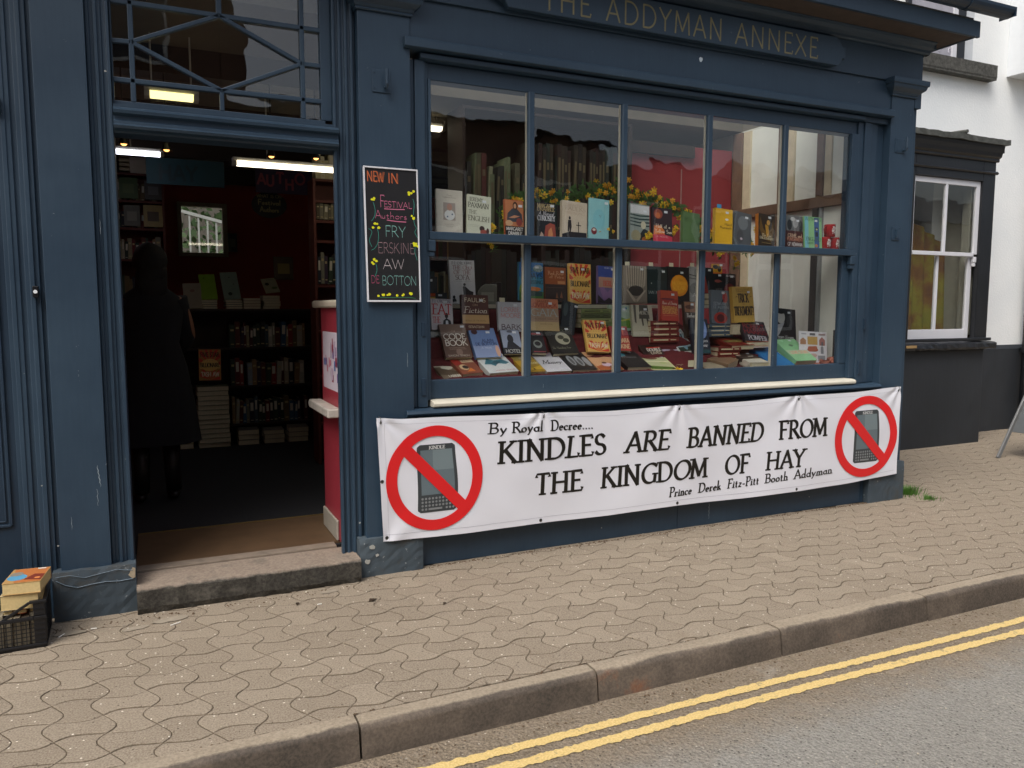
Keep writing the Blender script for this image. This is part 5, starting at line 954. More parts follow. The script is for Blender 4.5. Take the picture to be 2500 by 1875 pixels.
'gaia': ('a88a70', .028, [('r', 0, .7, 1, 1, 'c8744c'), ('r', 0, 0, 1, .28, 'c2a878'), ('t', 'JAMES', .48, .88, .07, .42, '4a2018', 's', 0), ('t', 'LOVELOCK', .5, .74, .12, .9, '8c2418', 's', 0), ('t', 'GAIA', .5, .46, .22, .86, 'a8b4b0', 'g', 0), ('t', 'The practical science of', .52, .36, .05, .8, '6a5444', 'g', .2), ('t', 'medicine', .56, .2, .06, .42, '8a7254', 'g', 0)], 'orange and tan book titled LOVELOCK GAIA in the middle tier'),
'black_tilt': ('1a2024', .03, [('e', .2, .75, .16, .2, '3f4a4a'), ('p', [(.75, 0), (.8, 0), (.92, 1), (.86, 1)], '2c3a40')], 'black book tilted clockwise behind the dark round globe cover'),
'green_land': ('a3b8a8', .025, [('p', [(0, .1), (0, .4), (.5, .55), (1, .4), (1, .1)], '5f8a2c'), ('p', [(.3, .5), (.6, .42), (1, .5), (1, .45), (.6, .36)], 'b8b83a'), ('t', 'SPRING', .7, .74, .07, .44, 'e0e6e0', 'g', 0), ('e', .8, .9, .05, .04, '3a6a9a')], 'pale green landscape book seen behind the third upright bar'),
'mercy': ('b8b3a0', .025, [('p', [(.1, 1), (.22, 1), (.2, .4), (.12, .45)], '5a564c'), ('p', [(.38, 1), (.78, 1), (.84, .56), (.34, .56)], '4f4a40'), ('p', [(.44, .56), (.52, .56), (.54, .36), (.48, .32)], '4a4238'), ('p', [(.68, .56), (.76, .56), (.84, .36), (.74, .34)], '4a4238'), ('t', 'MERCY', .58, .70, .1, .5, 'd8d4c4', 'g', 0), ('t', 'TONI', .5, .12, .07, .4, '9a9686', 'g', 0)], 'sepia book titled MERCY with a girl in a skirt, under the folded arms cover'),
'erskine': ('ae3a2c', .04, [('r', 0, .72, 1, 1, 'c8502c'), ('e', .4, .72, .4, .03, '7a2a34'), ('t', 'River of Destiny', .5, .54, .1, .84, 'f0d8c4', 'g', .2), ('t', 'BARBARA', .5, .36, .12, .86, 'e8b060', 's', 0), ('t', 'ERSKINE', .5, .23, .12, .84, 'e8b060', 's', 0), ('r', .1, .17, .9, .18, 'd88a5c')], 'thick red BARBARA ERSKINE paperback standing on a pile of dark red books'),
'barl': ('4a3c34', .03, [('r', .05, .7, 1, .98, 'a07050'), ('e', .5, .84, .4, .06, '6a4434'), ('t', 'Barbara', .6, .56, .11, .8, 'f0ece0', 'g', 0), ('p', [(.3, .02), (.35, .5), (.5, .52), (.6, .02)], '1c1a1a')], 'brown book beginning Bar, partly hidden by the fourth upright bar'),
'aubyn': ('6a7480', .03, [('e', .48, .17, .36, .18, 'a83428'), ('e', .48, .17, .2, .12, '5a1c1c'), ('e', .74, .78, .14, .16, 'b84844'), ('e', .66, .96, .1, .06, '9aa0ac'), ('p', [(.28, .3), (.34, .34), (.66, .72), (.62, .74)], '2a2a30'), ('t', 'EDWARD', .5, .56, .08, .76, 'b4c0cc', 'g', 0), ('t', 'ST AUBYN', .5, .45, .08, .84, 'b4c0cc', 'g', 0)], 'grey book by EDWARD ST AUBYN with red lobster shapes'),
'trick': ('cfa950', .035, [('t', 'Simon Singh', .5, .92, .05, .66, '8a5a20', 'g', .15), ('t', 'Edzard Ernst', .5, .86, .05, .6, '8a5a20', 'g', .15), ('t', 'TRICK', .5, .56, .24, .5, '3a2c1c', 'g', 0), ('t', 'OR', .5, .49, .04, .1, 'a06a2c', 's', 0), ('t', 'TREATMENT?', .5, .20, .24, .92, '2c2218', 'g', 0), ('p', [(.1, .7), (.2, .74), (.26, .7), (.2, .71)], '8a6a34'), ('p', [(.8, .7), (.88, .74), (.94, .7), (.88, .71)], '8a6a34')], 'mustard yellow book titled TRICK OR TREATMENT'),
'pompeii': ('231f26', .03, [('r', .1, .9, .9, .97, '5a565c'), ('t', 'ROBERT', .5, .62, .22, .86, '8c2e34', 's', 0), ('t', 'HARRIS', .5, .36, .22, .9, '8c2e34', 's', 0), ('t', 'POMPEII', .52, .08, .2, .72, 'cfcdd4', 'g', 0)], 'dark book by ROBERT HARRIS titled POMPEII leaning over the dark red pile', 'tabblue'),
'duff': ('26262a', .03, [('e', .28, .72, .2, .2, 'a8a8a8'), ('e', .28, .9, .2, .08, '1c1c1e'), ('p', [(0, .1), (0, .46), (.2, .5), (.46, .58), (.2, .2), (.06, .08)], '9c9ca4'), ('e', .72, .6, .18, .2, '3a3a3e'), ('t', 'THE', .5, .13, .04, .14, 'a0a0a4', 's', 0), ('t', 'DUFF COOPER', .5, .05, .07, .74, 'd4d4d8', 's', 0)], 'black and white portrait book titled DUFF COOPER behind the mint green book'),
'card': ('dcdce4', .003, [('r', .3, .58, .66, .84, 'bd9a58'), ('p', [(.04, .58), (.04, .72), (.14, .8), (.25, .72), (.25, .58)], 'b08468'), ('p', [(.72, .56), (.72, .74), (.82, .84), (.93, .74), (.93, .56)], 'a8726c'), ('r', .8, .56, .86, .68, '6a6a72'), ('p', [(.28, .4), (.32, .52), (.62, .54), (.68, .4), (.6, .36), (.34, .36)], 'b0644c'), ('r', .77, .3, .87, .5, '8a8e98'), ('e', .82, .5, .05, .04, '8a8e98'), ('r', .66, .06, .92, .24, '8f939c'), ('r', .08, .9, .26, .94, 'a8acb8'), ('r', .38, .88, .58, .95, '5f6068'), ('r', .7, .89, .95, .94, 'a08a8c'), ('e', .5, .24, .13, .06, 'd0b0a8')], 'white card printed with small coloured buildings at the lower right of the window'),
'code': ('5f4438', .03, [('r', 0, .7, 1, 1, '80685c'), ('t', 'THE', .5, .75, .05, .14, 'b8a090', 's', 0), ('t', 'CODE', .5, .54, .16, .82, 'e8e2d8', 's', 0), ('t', 'BOOK', .5, .35, .16, .82, 'e8e2d8', 's', 0), ('r', .18, .28, .8, .29, 'a08c7c'), ('r', .2, .24, .84, .25, 'a08c7c'), ('e', .55, .16, .12, .1, '8a7064'), ('t', 'SIMON SINGH', .5, .03, .05, .8, 'd0c4b4', 's', 0)], 'brown book titled CODE BOOK at the left of the leaning tier'),
'botton': ('6c86b8', .03, [('r', 0, .0, 1, .4, '8c9cc4'), ('e', .2, .88, .12, .09, '4a2c30'), ('t', 'ALAIN', .62, .52, .1, .44, '1c2c5c', 's', 0), ('t', 'DE BOTTON', .52, .40, .1, .8, '1c2c5c', 's', 0), ('t', 'A Week', .5, .3, .05, .4, 'd8e0f0', 'g', .1), ('e', .9, .2, .08, .2, 'd8a890')], 'sky blue book by ALAIN DE BOTTON in the leaning tier'),
'hotel': ('23242c', .025, [('r', .02, .26, .98, .98, '9aa4bc'), ('e', .46, .62, .16, .18, '26282f'), ('p', [(.2, .26), (.3, .5), (.44, .56), (.6, .48), (.86, .28), (.9, .26)], '26282f'), ('e', .5, .92, .16, .05, '5a5e6c'), ('t', 'HOTEL', .5, .05, .13, .8, 'dcdcd8', 's', 0)], 'book with a dark figure against pale blue, HOTEL printed below'),
'fish': ('26262a', .03, [('r', .1, .82, .9, .9, '9a3a40'), ('e', .5, .4, .3, .18, '8f9690'), ('e', .5, .42, .2, .1, '26262a'), ('r', .1, .04, .9, .08, 'a04a50')], 'dark book with a pale curled shell just right of the second upright bar'),
'lovelock': ('24231f', .03, [('e', .58, .55, .28, .23, 'b4b09a'), ('e', .52, .6, .12, .08, '4a4a3c'), ('e', .68, .48, .12, .08, '3c4034'), ('t', 'LOVELOCK', .5, .80, .08, .8, '8a8878', 'g', 0), ('t', 'The Vanishing Face', .4, .18, .07, .7, '9a9884', 'g', .1)], 'near black book by LOVELOCK with a round globe on the cover'),
'billion_b': ('e6b964', .028, BILL, 'second orange sunburst BILLIONAIRE book, leaning lower in the display'),
'erskine_b': ('b23c30', .035, [('r', 0, .6, 1, 1, '96323a'), ('p', [(.3, 1), (.4, .6), (.5, 1)], 'd8705c'), ('p', [(.6, 1), (.7, .6), (.8, 1)], 'd8705c'), ('t', 'BARBARA', .52, .34, .17, .88, 'ecd0a0', 's', 0), ('t', 'ERSKINE', .52, .1, .17, .86, 'ecd0a0', 's', 0)], 'second red BARBARA ERSKINE book, low and cut by the third upright bar'),
'faces': ('2a1814', .028, [('e', .26, .76, .2, .18, 'b8745c'), ('e', .72, .72, .2, .18, 'b8745c'), ('e', .26, .92, .18, .07, '2c1a14'), ('e', .72, .9, .18, .07, '2c1a14'), ('r', .3, .34, .96, .4, 'b03424'), ('t', 'DOUBLE', .6, .2, .13, .66, 'f0ece4', 's', 0), ('t', 'LIVES', .62, .05, .12, .5, 'f0e0c8', 's', 0)], 'book with two smiling faces above bold white lettering'),
'lilac': ('b4acc0', .02, [('e', .4, .7, .3, .14, '8c7c9c'), ('p', [(.2, .95), (.9, .6), (.92, .63), (.24, .98)], '8a7a9a'), ('t', 'Lyrics', .55, .28, .1, .5, '8a8098', 'g', .3)], 'pale lilac book with a faint drawing beside the two faces'),
'heron': ('d6dad8', .02, [('r', .07, .14, .93, .94, '9ab4be'), ('r', .07, .08, .93, .26, '26342c'), ('p', [(.5, .5), (.52, .86), (.6, .8), (.56, .5)], '2c4250'), ('p', [(.66, .5), (.72, .9), (.8, .82), (.7, .5)], '23384a'), ('r', .24, .44, .84, .58, 'b8484c'), ('t', 'TOWER', .54, .47, .08, .56, 'e8dcd8', 's', 0), ('e', .56, .3, .12, .16, '7a9cac')], 'white bordered pale blue book with two birds and a red title band'),
'weir': ('1c2230', .03, [('e', .66, .72, .24, .28, '7a94cc'), ('e', .6, .8, .12, .16, 'b4c4e8'), ('t', 'Alison', .5, .34, .11, .74, 'e6e6ea', 'g', .15), ('t', 'Weir', .6, .2, .12, .5, 'e6e6ea', 'g', .15), ('r', 0, .02, 1, .12, '26484c')], 'dark blue book reading Alison Weir behind the fourth upright bar'),
'sepia_flat': ('7c6c5a', .02, [('r', 0, .55, 1, 1, 'c0b8a4'), ('e', .6, .5, .3, .1, 'd8d4c4'), ('p', [(0, .2), (0, .55), (1, .3), (1, .1)], '5c4c3c'), ('t', 'LARKIN', .64, .06, .1, .6, 'd8d4c8', 's', 0)], 'sepia toned book lying at the far left of the front row'),
'red_flat': ('8a4c38', .03, [('r', 0, .6, 1, 1, 'bca084'), ('r', 0, .5, .4, .9, '9a2c24'), ('e', .34, .36, .2, .16, 'd8bc94'), ('e', .4, .36, .14, .1, '241814'), ('t', 'KITE', .6, .7, .12, .5, '5a3020', 's', 0), ('p', [(.3, .1), (.6, .3), (.7, .1)], 'd87c3c')], 'cream and red brown book lying second from the left in the front row'),
'teal_flat': ('d0d4d6', .035, [('p', [(.1, .48), (.3, .78), (.5, .66), (.8, .7), (.95, .5), (.8, .42), (.55, .5), (.4, .34), (.3, .46)], '3f7484'), ('p', [(.3, .5), (.5, .62), (.7, .56), (.5, .44)], '23505f'), ('t', 'SEBASTIAN', .45, .88, .07, .76, '6a9098', 's', 0), ('t', 'FAULKS', .45, .78, .08, .6, '6a9098', 's', 0), ('t', 'HUMAN TRACES', .6, .08, .06, .66, 'b87c84', 's', 0)], 'white book with a teal blue mountain shape lying in the front row'),
'gold_flat': ('b08c2c', .03, [('r', 0, .6, 1, 1, '8c7c44'), ('e', .6, .72, .3, .12, 'a0947c'), ('p', [(0, .1), (0, .26), (.5, .2), (1, .3), (1, .1)], 'dcb43c'), ('t', 'MOUNTAIN', .6, .38, .1, .74, 'f0e0a4', 's', 0), ('p', [(.5, .1), (.55, .22), (.6, .1)], '3a2a10')], 'golden yellow book lying across the second upright bar'),
'money_flat': ('cdccd4', .035, [('r', 0, .8, 1, 1, 'a09aa4'), ('r', .2, .93, .7, .98, 'b86a70'), ('t', 'Money', .5, .40, .19, .74, '2c2c34', 'g', .35), ('t', 'FERGUSON', .55, .08, .09, .8, 'dcdce4', 'g', 0)], 'white book with Money in script lying in the front row'),
'greyart_flat': ('1f2022', .035, [('e', .28, .55, .13, .3, '8f9298'), ('e', .58, .5, .13, .3, '8f9298'), ('e', .86, .45, .11, .28, '8f9298'), ('e', .28, .5, .06, .2, '4a4c50'), ('e', .58, .45, .06, .2, '4a4c50')], 'black book with three grey oval designs lying in the front row'),
'orange_flat': ('cfa078', .03, [('p', [(0, 0), (0, .2), (.5, .34), (1, .4), (1, 0)], 'a85c34'), ('e', .5, .28, .2, .1, 'ccb4c8'), ('e', .46, .38, .1, .05, '5a2c1c'), ('e', .66, .14, .14, .08, '6a3424'), ('t', 'CHOCOLATE', .5, .84, .08, .8, 'a8704c', 'g', .2), ('t', 'SUMMER', .5, .72, .08, .6, 'a8704c', 'g', .2)], 'peach coloured book lying left of the third upright bar'),
'black_flat': ('1c1c20', .045, [('e', .2, .78, .22, .12, '4a8a9a'), ('t', 'Dumas', .5, .6, .09, .6, 'b0b0b4', 'g', 0), ('r', .2, .3, .84, .31, '3f3f44')], 'thick black book with pale pages right of the third upright bar', 'thick'),
'meadow_flat': ('c8c494', .035, [('r', .06, .06, .94, .94, 'b4b890'), ('p', [(.06, .06), (.06, .3), (.94, .2), (.94, .06)], '4c6c24'), ('e', .4, .84, .26, .1, '6a4434'), ('r', .06, .56, .94, .64, 'd8d4b0'), ('e', .7, .5, .14, .08, 'a8b47c')], 'white bordered book with a green meadow lying in the front row'),
'brown_flat': ('6c5c48', .02, [('r', .1, .1, .9, .9, '75654f')], 'flat faded brown book lying left of the fourth upright bar'),
'cream_block': ('9a907c', .045, [], 'thick book with cream pages lying just right of the fourth upright bar', 'thick'),
'brown_block': ('77604c', .055, [], 'very thick brown covered book with bright cream pages in the front row', 'thick'),
'white_block': ('c4c0b4', .045, [], 'white book lying second from the right of the thick brown one', 'thick'),
'dark_block': ('3a302c', .03, [('r', 0, .6, .3, 1, 'a89c8c'), ('r', .5, .3, .8, .4, 'cfc8bc')], 'dark brown book lying behind the white block'),
'blue_flat': ('2c72b0', .04, [('r', .1, .1, .9, .9, '2f78b8')], 'bright blue book lying across the last upright bar'),
'mint_flat': ('86bc8e', .05, [('r', 0, .28, 1, .46, 'a8c0a0'), ('t', 'LOVE STORY', .55, .30, .11, .8, 'd88c80', 's', 0), ('e', .5, .66, .1, .05, '5a7a60'), ('p', [(.1, .9), (.4, .92), (.3, .8)], '9cd0a4')], 'mint green book lying at the right end of the front row', 'thick'),
'open_red': ('6c241c', .035, [('r', .1, .3, .9, .8, '7a6a3c'), ('r', .1, .5, .6, .8, '8a3020')], 'dark red book lying on top of the dark red pile, pages to the front', 'thick'),
'lime': ('7a9c2c', .02, [('e', .3, .85, .05, .03, '55701c')], 'lime green book leaning on a pile on the low bookcase inside the doorway'),
'mint_in': ('7c8c7c', .02, [('e', .4, .2, .12, .06, '2c342c'), ('e', .7, .55, .03, .02, '3a443a'), ('e', .5, .8, .04, .02, '3a443a')], 'grey green book with a small round badge leaning beside the lime green one'),
'tan_in': ('857a64', .02, [('e', .5, .7, .14, .06, '7a5a48')], 'tan book leaning left of the lime green one inside the doorway'),
'flyer_in': ('a39f80', .01, [('e', .3, .6, .14, .1, '2a2c1c'), ('e', .7, .3, .2, .08, '5a6a3a'), ('t', 'POETRY', .6, .84, .07, .5, '4a4a3a', 'g', 0)], 'cream booklet with dark blots lying on the paperbacks inside the doorway'),
'billion_in': ('b8803c', .028, BILL, 'dim orange sunburst book standing on the tall floor stack inside the doorway'),
}
STICK = plain('price_label', 'dfe3ea', .5, .03)
def make_book(key):
    cov, th, items, label = BOOKS[key][:4]; opt = BOOKS[key][4] if len(BOOKS[key]) > 4 else ''
    x, y, z, w, h, lean, roll = POSE[key]
    t = thing('book', label, 'book', (x, y, z)); t.rotation_mode = 'XYZ'
    M = Matrix.Rotation(R(-lean), 4, 'X') @ Matrix.Rotation(R(-roll), 4, 'Y'); t.rotation_euler = M.to_euler()
    if key == 'card':
        MB().box(0, w, 0, th, 0, h).build('card_sheet', plain('white_card_stock', cov, .6, .03), t)
    else:
        cm = plain('book_cover', cov, .38, .07, 14, .05); c = .0022; mb = MB()
        mb.box(0, w, 0, c, 0, h).box(0, w, th - c, th, 0, h).box(0, c, c, th - c, 0, h)
        mb.build('cover', cm, t, .0006)
        MB().box(c, w - .004, c + .0001, th - c - .0001, .003, h - .003).build('page_block', plain('cream_pages', 'd4c8a8', .85, .08, 90, .3), t)
        if opt == 'spineorange': MB().box(-.0006, -.0001, .001, th - .001, .001, h - .001).build('spine_strip', plain('orange_spine', 'b8702c', .5), t)
    fn = lambda u, v, l_: (u, -.0006 - l_, v)
    pic = MB(); pi_ = 0
    for it in items:
        if it[0] == 't': continue
        L_ = .00012 * pi_ + .0001; pi_ += 1
        pic.mat(ink(it[-1], .4))
        if it[0] == 'r': P = [(it[1], it[2]), (it[3], it[2]), (it[3], it[4]), (it[1], it[4])]
        elif it[0] == 'e': P = [(min(.985, max(.015, it[1] + it[3] * cos(2 * pi * k / 16))), min(.985, max(.015, it[2] + it[4] * sin(2 * pi * k / 16)))) for k in range(16)]
        else: P = it[1]
        pic.add([fn(min(.992, max(.008, u)) * w, min(.994, max(.006, v)) * h, L_) for u, v in P], [tuple(range(len(P)))])
    if pic.v: pic.build('cover_picture', None, t)
    base = .00012 * pi_ + .0002; cols = {}
    for it in items:
        if it[0] == 't': cols.setdefault(it[6], []).append(it)
    for c_, lst in cols.items():
        mb = MB()
        for (_, s, cu, v, fh, fw_, _c, font, sl) in lst:
            write(mb, s, fn, cu * w, v * h, fh * h, fw_ * w, .145 if font == 's' else .13, .12 if font == 's' else .055, serif=(font == 'g'), slant=sl, align='c', step=.00003, lift=base)
        mb.build('title', ink(c_, .4), t)
    rr = random.Random(key)
    if key not in ('card', 'pale_card', 'birdsong', 'green_cloth', 'billion_in', 'flyer_in', 'tan_in', 'lime', 'mint_in') and items:
        a, b_ = rr.uniform(.55, .8) * w, rr.uniform(.83, .93) * h
        MB().box(a, a + .026, -.0034, -.0026, b_ - .008, b_ + .007).build('price_sticker', STICK, t, .0003)
    if opt.startswith('tab'):
        MB().box(w * .1, w * .1 + .038, .004, .0045, h - .01, h + .028).build('paper_tab', plain('blue_slip', '3a9ad0', .6, .05) if opt == 'tabblue' else plain('cream_slip', 'd6d0b4', .6, .05), t)
    return t
for k in BOOKS: make_book(k)

# ---- cloth covered tiers and the back shelf
def cloth_z(y, x):
    T = [(.075, 1.072), (.085, 1.086), (.10, 1.088), (.20, 1.10), (.245, 1.14), (.27, 1.175), (.34, 1.20), (.37, 1.30), (.40, 1.318), (.50, 1.33), (.535, 1.47), (.56, 1.49)]
    U = [(.075, 1.066), (.085, 1.078), (.10, 1.078), (.20, 1.072), (.245, 1.075), (.27, 1.08), (.34, 1.085), (.37, 1.09), (.40, 1.09), (.50, 1.09), (.535, 1.09), (.56, 1.09)]
    V = [(.075, 1.062), (.10, 1.07), (.20, 1.075), (.245, 1.11), (.27, 1.15), (.34, 1.16), (.37, 1.17), (.40, 1.18), (.50, 1.19), (.535, 1.30), (.56, 1.30)]
    def ev(P):
        for (a, za), (b_, zb) in zip(P, P[1:]):
            if y <= b_: return za + (zb - za) * max(0, (y - a)) / (b_ - a)
        return P[-1][1]
    if x < 3.45: return ev(T)
    if x < 3.75: t = (x - 3.45) / .3; return ev(T) * (1 - t) + ev(V) * t
    if x < 4.2: return ev(V)
    t = min(1, (x - 4.2) / .12); return ev(V) * (1 - t) + ev(U) * t
CLOTH = plain('wine_red_cloth', '571219', .85, .18, 40, .3)
mb = MB(); mb.sm = True; nx, ys = 340, [.072, .08, .09, .10, .115, .13, .15, .18, .21, .245, .26, .27, .30, .34, .355, .37, .385, .40, .45, .50, .52, .535, .56, .60]
from mathutils import noise as mn
vs_ = []
for i in range(nx + 1):
    x = 1.46 + 3.33 * i / nx
    for y in ys:
        wr = mn.noise(Vector((x * 9, y * 14, .3))) * .010 + abs(mn.noise(Vector((x * 24, y * 22, 1.7)))) * .011 - .004
        vs_.append((x, y + mn.noise(Vector((x * 14, y * 9, 5))) * .006, cloth_z(y, x) + wr * (.8 if y < .13 else .55)))
k = len(ys); mb.add(vs_, [(i * k + j, (i + 1) * k + j, (i + 1) * k + j + 1, i * k + j + 1) for i in range(nx) for j in range(k - 1)])
cl = mb.build('display_cloth', CLOTH); tag(cl, 'wrinkled wine red cloth draped over the stepped window display', 'cloth')
sh = MB().box(1.25, 4.02, .555, .80, 1.498, 1.523).build('display_shelf', plain('white_shelf_board', 'bdb9ab', .55, .1, 12), None, .002); tag(sh, 'long white shelf board across the back of the window display', 'shelf')

# piles inside the window
pile(2.94, .50, 1.5245, 0, .1, .1, .01, ['000000'], '', '')
pile(2.67, .40, 1.365, 4, .24, .17, .032, ['7c8a58', '8f9a68', '5f6a48'], 'of the pile behind the lower sunburst cover', 'green spined pile behind the orange sunburst book', .003, True)
pile(3.20, .34, 1.255, 4, .24, .18, .038, ['7a2a22', '6c2420'], 'of the pile under the thick red paperback', 'dark red pile under the thick red paperback', .004, True)
pile(3.76, .40, 1.285, 3, .22, .18, .031, ['4f6272', '586c7c'], 'of the pile under the grey lobster cover', 'slate blue pile', .003, True)
pile(3.73, .25, 1.115, 3, .20, .2, .034, ['6c241c', '7a2c22'], 'of the pile left of the POMPEII book', 'dark red pile at the right', .008, True)
pile(3.84, .62, 1.5245, 2, .3, .16, .044, ['26262a', '2f2f34'], 'of the pair at the right end of the back shelf', 'black pile at the right end of the back shelf', .003)
pile(3.90, .09, 1.072, 1, .17, .13, .034, ['c4c0b4'], 'under the upper white one near the last upright bar', 'white pair in the front row', .003)
pile(4.02, .26, 1.215, 1, .23, .16, .035, ['b8502c'], 'under the POMPEII book', 'orange book under the dark one', .002)
pile(3.95, .36, 1.30, 1, .24, .16, .08, ['5c4c3c'], 'under the mustard yellow book', 'brown book under the mustard one', .002)
for k, (x, z) in enumerate(((1.46, 1.525), (1.50, 1.60))):
    pass
for x, z, lb in ((1.565, 1.60, 'upper of two dark volumes with orange and yellow spines, left on the back shelf'), (1.63, 1.525, 'lower of two dark volumes with orange and yellow spines, left on the back shelf')):
    t = thing('book', lb, 'book', (x, .57, z)); MB().box(.0, .13, 0, .15, 0, .074 if z < 1.55 else .10).build('cover', plain('charcoal_case', '34363a', .5), t)
    H = .074 if z < 1.55 else .10
    for k, c_ in enumerate(('d8581c', 'd8b04c', 'd8581c')): MB().box(.0, .05, -.0012, -.0002, H * (.08 + .3 * k), H * (.34 + .3 * k)).build('spine_band', ink(c_), t)
    MB().box(.07, .096, -.0012, -.0002, H * .7, H * .85).build('price_sticker', STICK, t)
# perspex holder, black box, tilted dark panel at the right
t = thing('leaflet_holder', 'round shouldered grey perspex leaflet holder on the back shelf beside the tall white book', 'leaflet holder', (1.985, .575, 1.524))
MB().yprism([(0, 0), (.0, .08), (.02, .115), (.05, .135), (.125, .135), (.135, .12), (.135, 0)], 0, .02).build('holder_body', plain('grey_perspex', '6f726c', .25, .1), t, .004); MB().box(.02, .11, -.0012, -.0002, .02, .08).build('leaflet', plain('grey_leaflet', '85887f', .6), t)
t = thing('black_case', 'black plastic case standing right of the perspex holder', 'case', (2.13, .60, 1.524)); MB().box(0, .035, 0, .12, 0, .15).build('case_body', plain('black_case_plastic', '101216', .3), t, .006); MB().box(-.0015, -.0001, .01, .11, .01, .14).build('case_edge', plain('steel_edge', '7c8288', .35), t)
tag(MB().box(4.79, 4.80, .10, .19, 1.07, 1.33).build('dark_panel', plain('dark_print', '241f1d', .6, .5, 9)), 'tall narrow dark printed panel at the right edge of the lower window', 'panel')
mb = MB(); mb.sm = False; rc = random.Random(31)
for cx, cz, s in ((4.62, 1.075, .045), (4.71, 1.085, .05), (4.55, 1.068, .03)):
    P = [Vector((cx + rc.uniform(-s, s), .12 + rc.uniform(-.03, .04), cz + rc.uniform(-s * .4, s))) for _ in range(16)]
    for k in range(26): mb.add(rc.sample(P, 3), [(0, 1, 2)])
tag(mb.build('crumpled_paper', plain('salmon_tissue', 'b8705c', .8, .15)), 'crumpled salmon pink tissue paper at the lower right of the window', 'tissue paper')
tag(MB().box(3.345, 3.40, .099, .1, 1.095, 1.14).build('price_card', plain('cream_slip', 'd6d0b4', .6, .05)), 'small blank cream card standing by the faded brown book', 'card')

# ---- mugs
MUG = plain('red_glazed_mug', 'a8141c', .2, .05, 5, 0)
def mug(x, z, lb, turn=0):
    t = thing('mug', lb, 'mug', (x, .15, z), (0, 0, turn), 'red mugs at the right end of the upper ledge')
    mb = MB(); mb.sm = True; mb.lathe([(.0, .002), (.036, .002), (.040, .006), (.041, .09), (.040, .094), (.037, .092), (.036, .01), (.0, .008)], 0, 0, 26); mb.build('mug_body', MUG, t)
    mb = MB(); mb.sm = True; mb.tube([(-.038, -.005, .078), (-.058, -.008, .076), (-.068, -.01, .055), (-.062, -.008, .03), (-.038, -.005, .02)], .0055, 8); mb.build('handle', MUG, t)
    mb = MB(); rm = random.Random(5)
    for k in range(26):
        a = R(-90 + 8) + rm.uniform(-.42, .42); zz = rm.uniform(.022, .076); s = rm.uniform(.003, .008); r_ = .0422
        mb.quad(*[(r_ * cos(a + da), r_ * sin(a + da), zz + dz) for da, dz in ((-s / r_, -s), (s / r_, -s * .6), (s / r_ * .8, s), (-s / r_, s * .5))])
    mb.build('white_print', ink('e8dcdc'), t)
mug(4.625, 1.934, 'red mug with white print, lower left of the three stacked mugs'); mug(4.715, 1.934, 'red mug with white print, lower right of the three stacked mugs'); mug(4.67, 2.03, 'red mug with white print balanced on top of the other two')

# ---- garland of yellow flowers
PET = plain('yellow_petal', 'ecd02c', .6, .15, 60, 0); PETO = plain('orange_petal', 'e8ac2c', .6, .15, 60, 0); LF = plain('garland_leaf', '40682c', .55, .35, 30, 0); STEM = plain('garland_stem', '3c5a26', .6, .2)
def flower_mesh(m):
    mb = MB(); mb.mat(m)
    for k in range(6):
        a = 2 * pi * k / 6; c_, s2 = cos(a), sin(a); p = lambda r_, dy, da=0: (r_ * cos(a + da), dy, r_ * sin(a + da))
        mb.add([p(.003, 0), p(.011, -.003, -.45), p(.019, -.001, -.2), p(.019, -.001, .2), p(.011, -.003, .45)], [(0, 1, 2, 3, 4)])
    mb.mat(PETO); mb.tube([(0, 0, 0), (0, -.008, 0), (0, -.014, 0)], [.004, .006, .0075], 7); return mb.mesh('flower')
FM = [flower_mesh(PET), flower_mesh(PETO)]
garl = thing('flower_garland', 'garland of artificial yellow daffodils and dark leaves arching across the upper panes', 'flower garland', (0, 0, 0))
path = [(2.12, 1.98), (2.13, 2.10), (2.20, 2.21), (2.34, 2.235), (2.50, 2.23), (2.66, 2.27), (2.85, 2.30), (3.00, 2.31), (3.12, 2.27), (3.26, 2.235), (3.42, 2.20), (3.56, 2.15), (3.68, 2.06), (3.76, 2.02), (3.86, 1.93), (3.96, 2.05), (4.06, 2.05), (4.10, 1.95)]
def spl(P, n=8):
    out = []
    for i in range(len(P) - 1):
        a, b_, c_, d_ = P[max(i - 1, 0)], P[i], P[i + 1], P[min(i + 2, len(P) - 1)]
        for k in range(n): t = k / n; out.append(tuple(.5 * ((2 * b_[q]) + (-a[q] + c_[q]) * t + (2 * a[q] - 5 * b_[q] + 4 * c_[q] - d_[q]) * t * t + (-a[q] + 3 * b_[q] - 3 * c_[q] + d_[q]) * t ** 3) for q in range(len(b_))))
    return out + [P[-1]]
GP = [(x, .42 + .02 * sin(x * 9), z) for x, z in spl(path)]
MB().tube(GP, .0028, 5).build('vine', STEM, garl)
rg = random.Random(12); mb = MB()
for p in GP:
    for k in range(9):
        c_ = Vector(p) + Vector((rg.gauss(0, .028), rg.gauss(0, .02), rg.gauss(0, .026))); a = rg.uniform(0, 6.28); L_ = rg.uniform(.014, .034); u = Vector((cos(a), rg.uniform(-.4, .4), sin(a))) * L_; v = Vector((-sin(a), rg.uniform(-.4, .4), cos(a))) * L_ * .38
        mb.quad(c_ - u, c_ - v, c_ + u, c_ + v)
o = mb.build('leaves', LF, garl); o['kind'] = 'stuff'
for k in range(120):
    p = GP[rg.randrange(len(GP))]; place(FM[rg.random() < .45], 'flower', (p[0] + rg.gauss(0, .03), p[1] - .02 + rg.gauss(0, .015), p[2] + rg.gauss(.006, .03)), garl, rot=(rg.uniform(-.7, .7), rg.uniform(0, 6), rg.uniform(-.8, .8)), scale=(1.1,) * 3 if k % 3 else (1.4,) * 3)
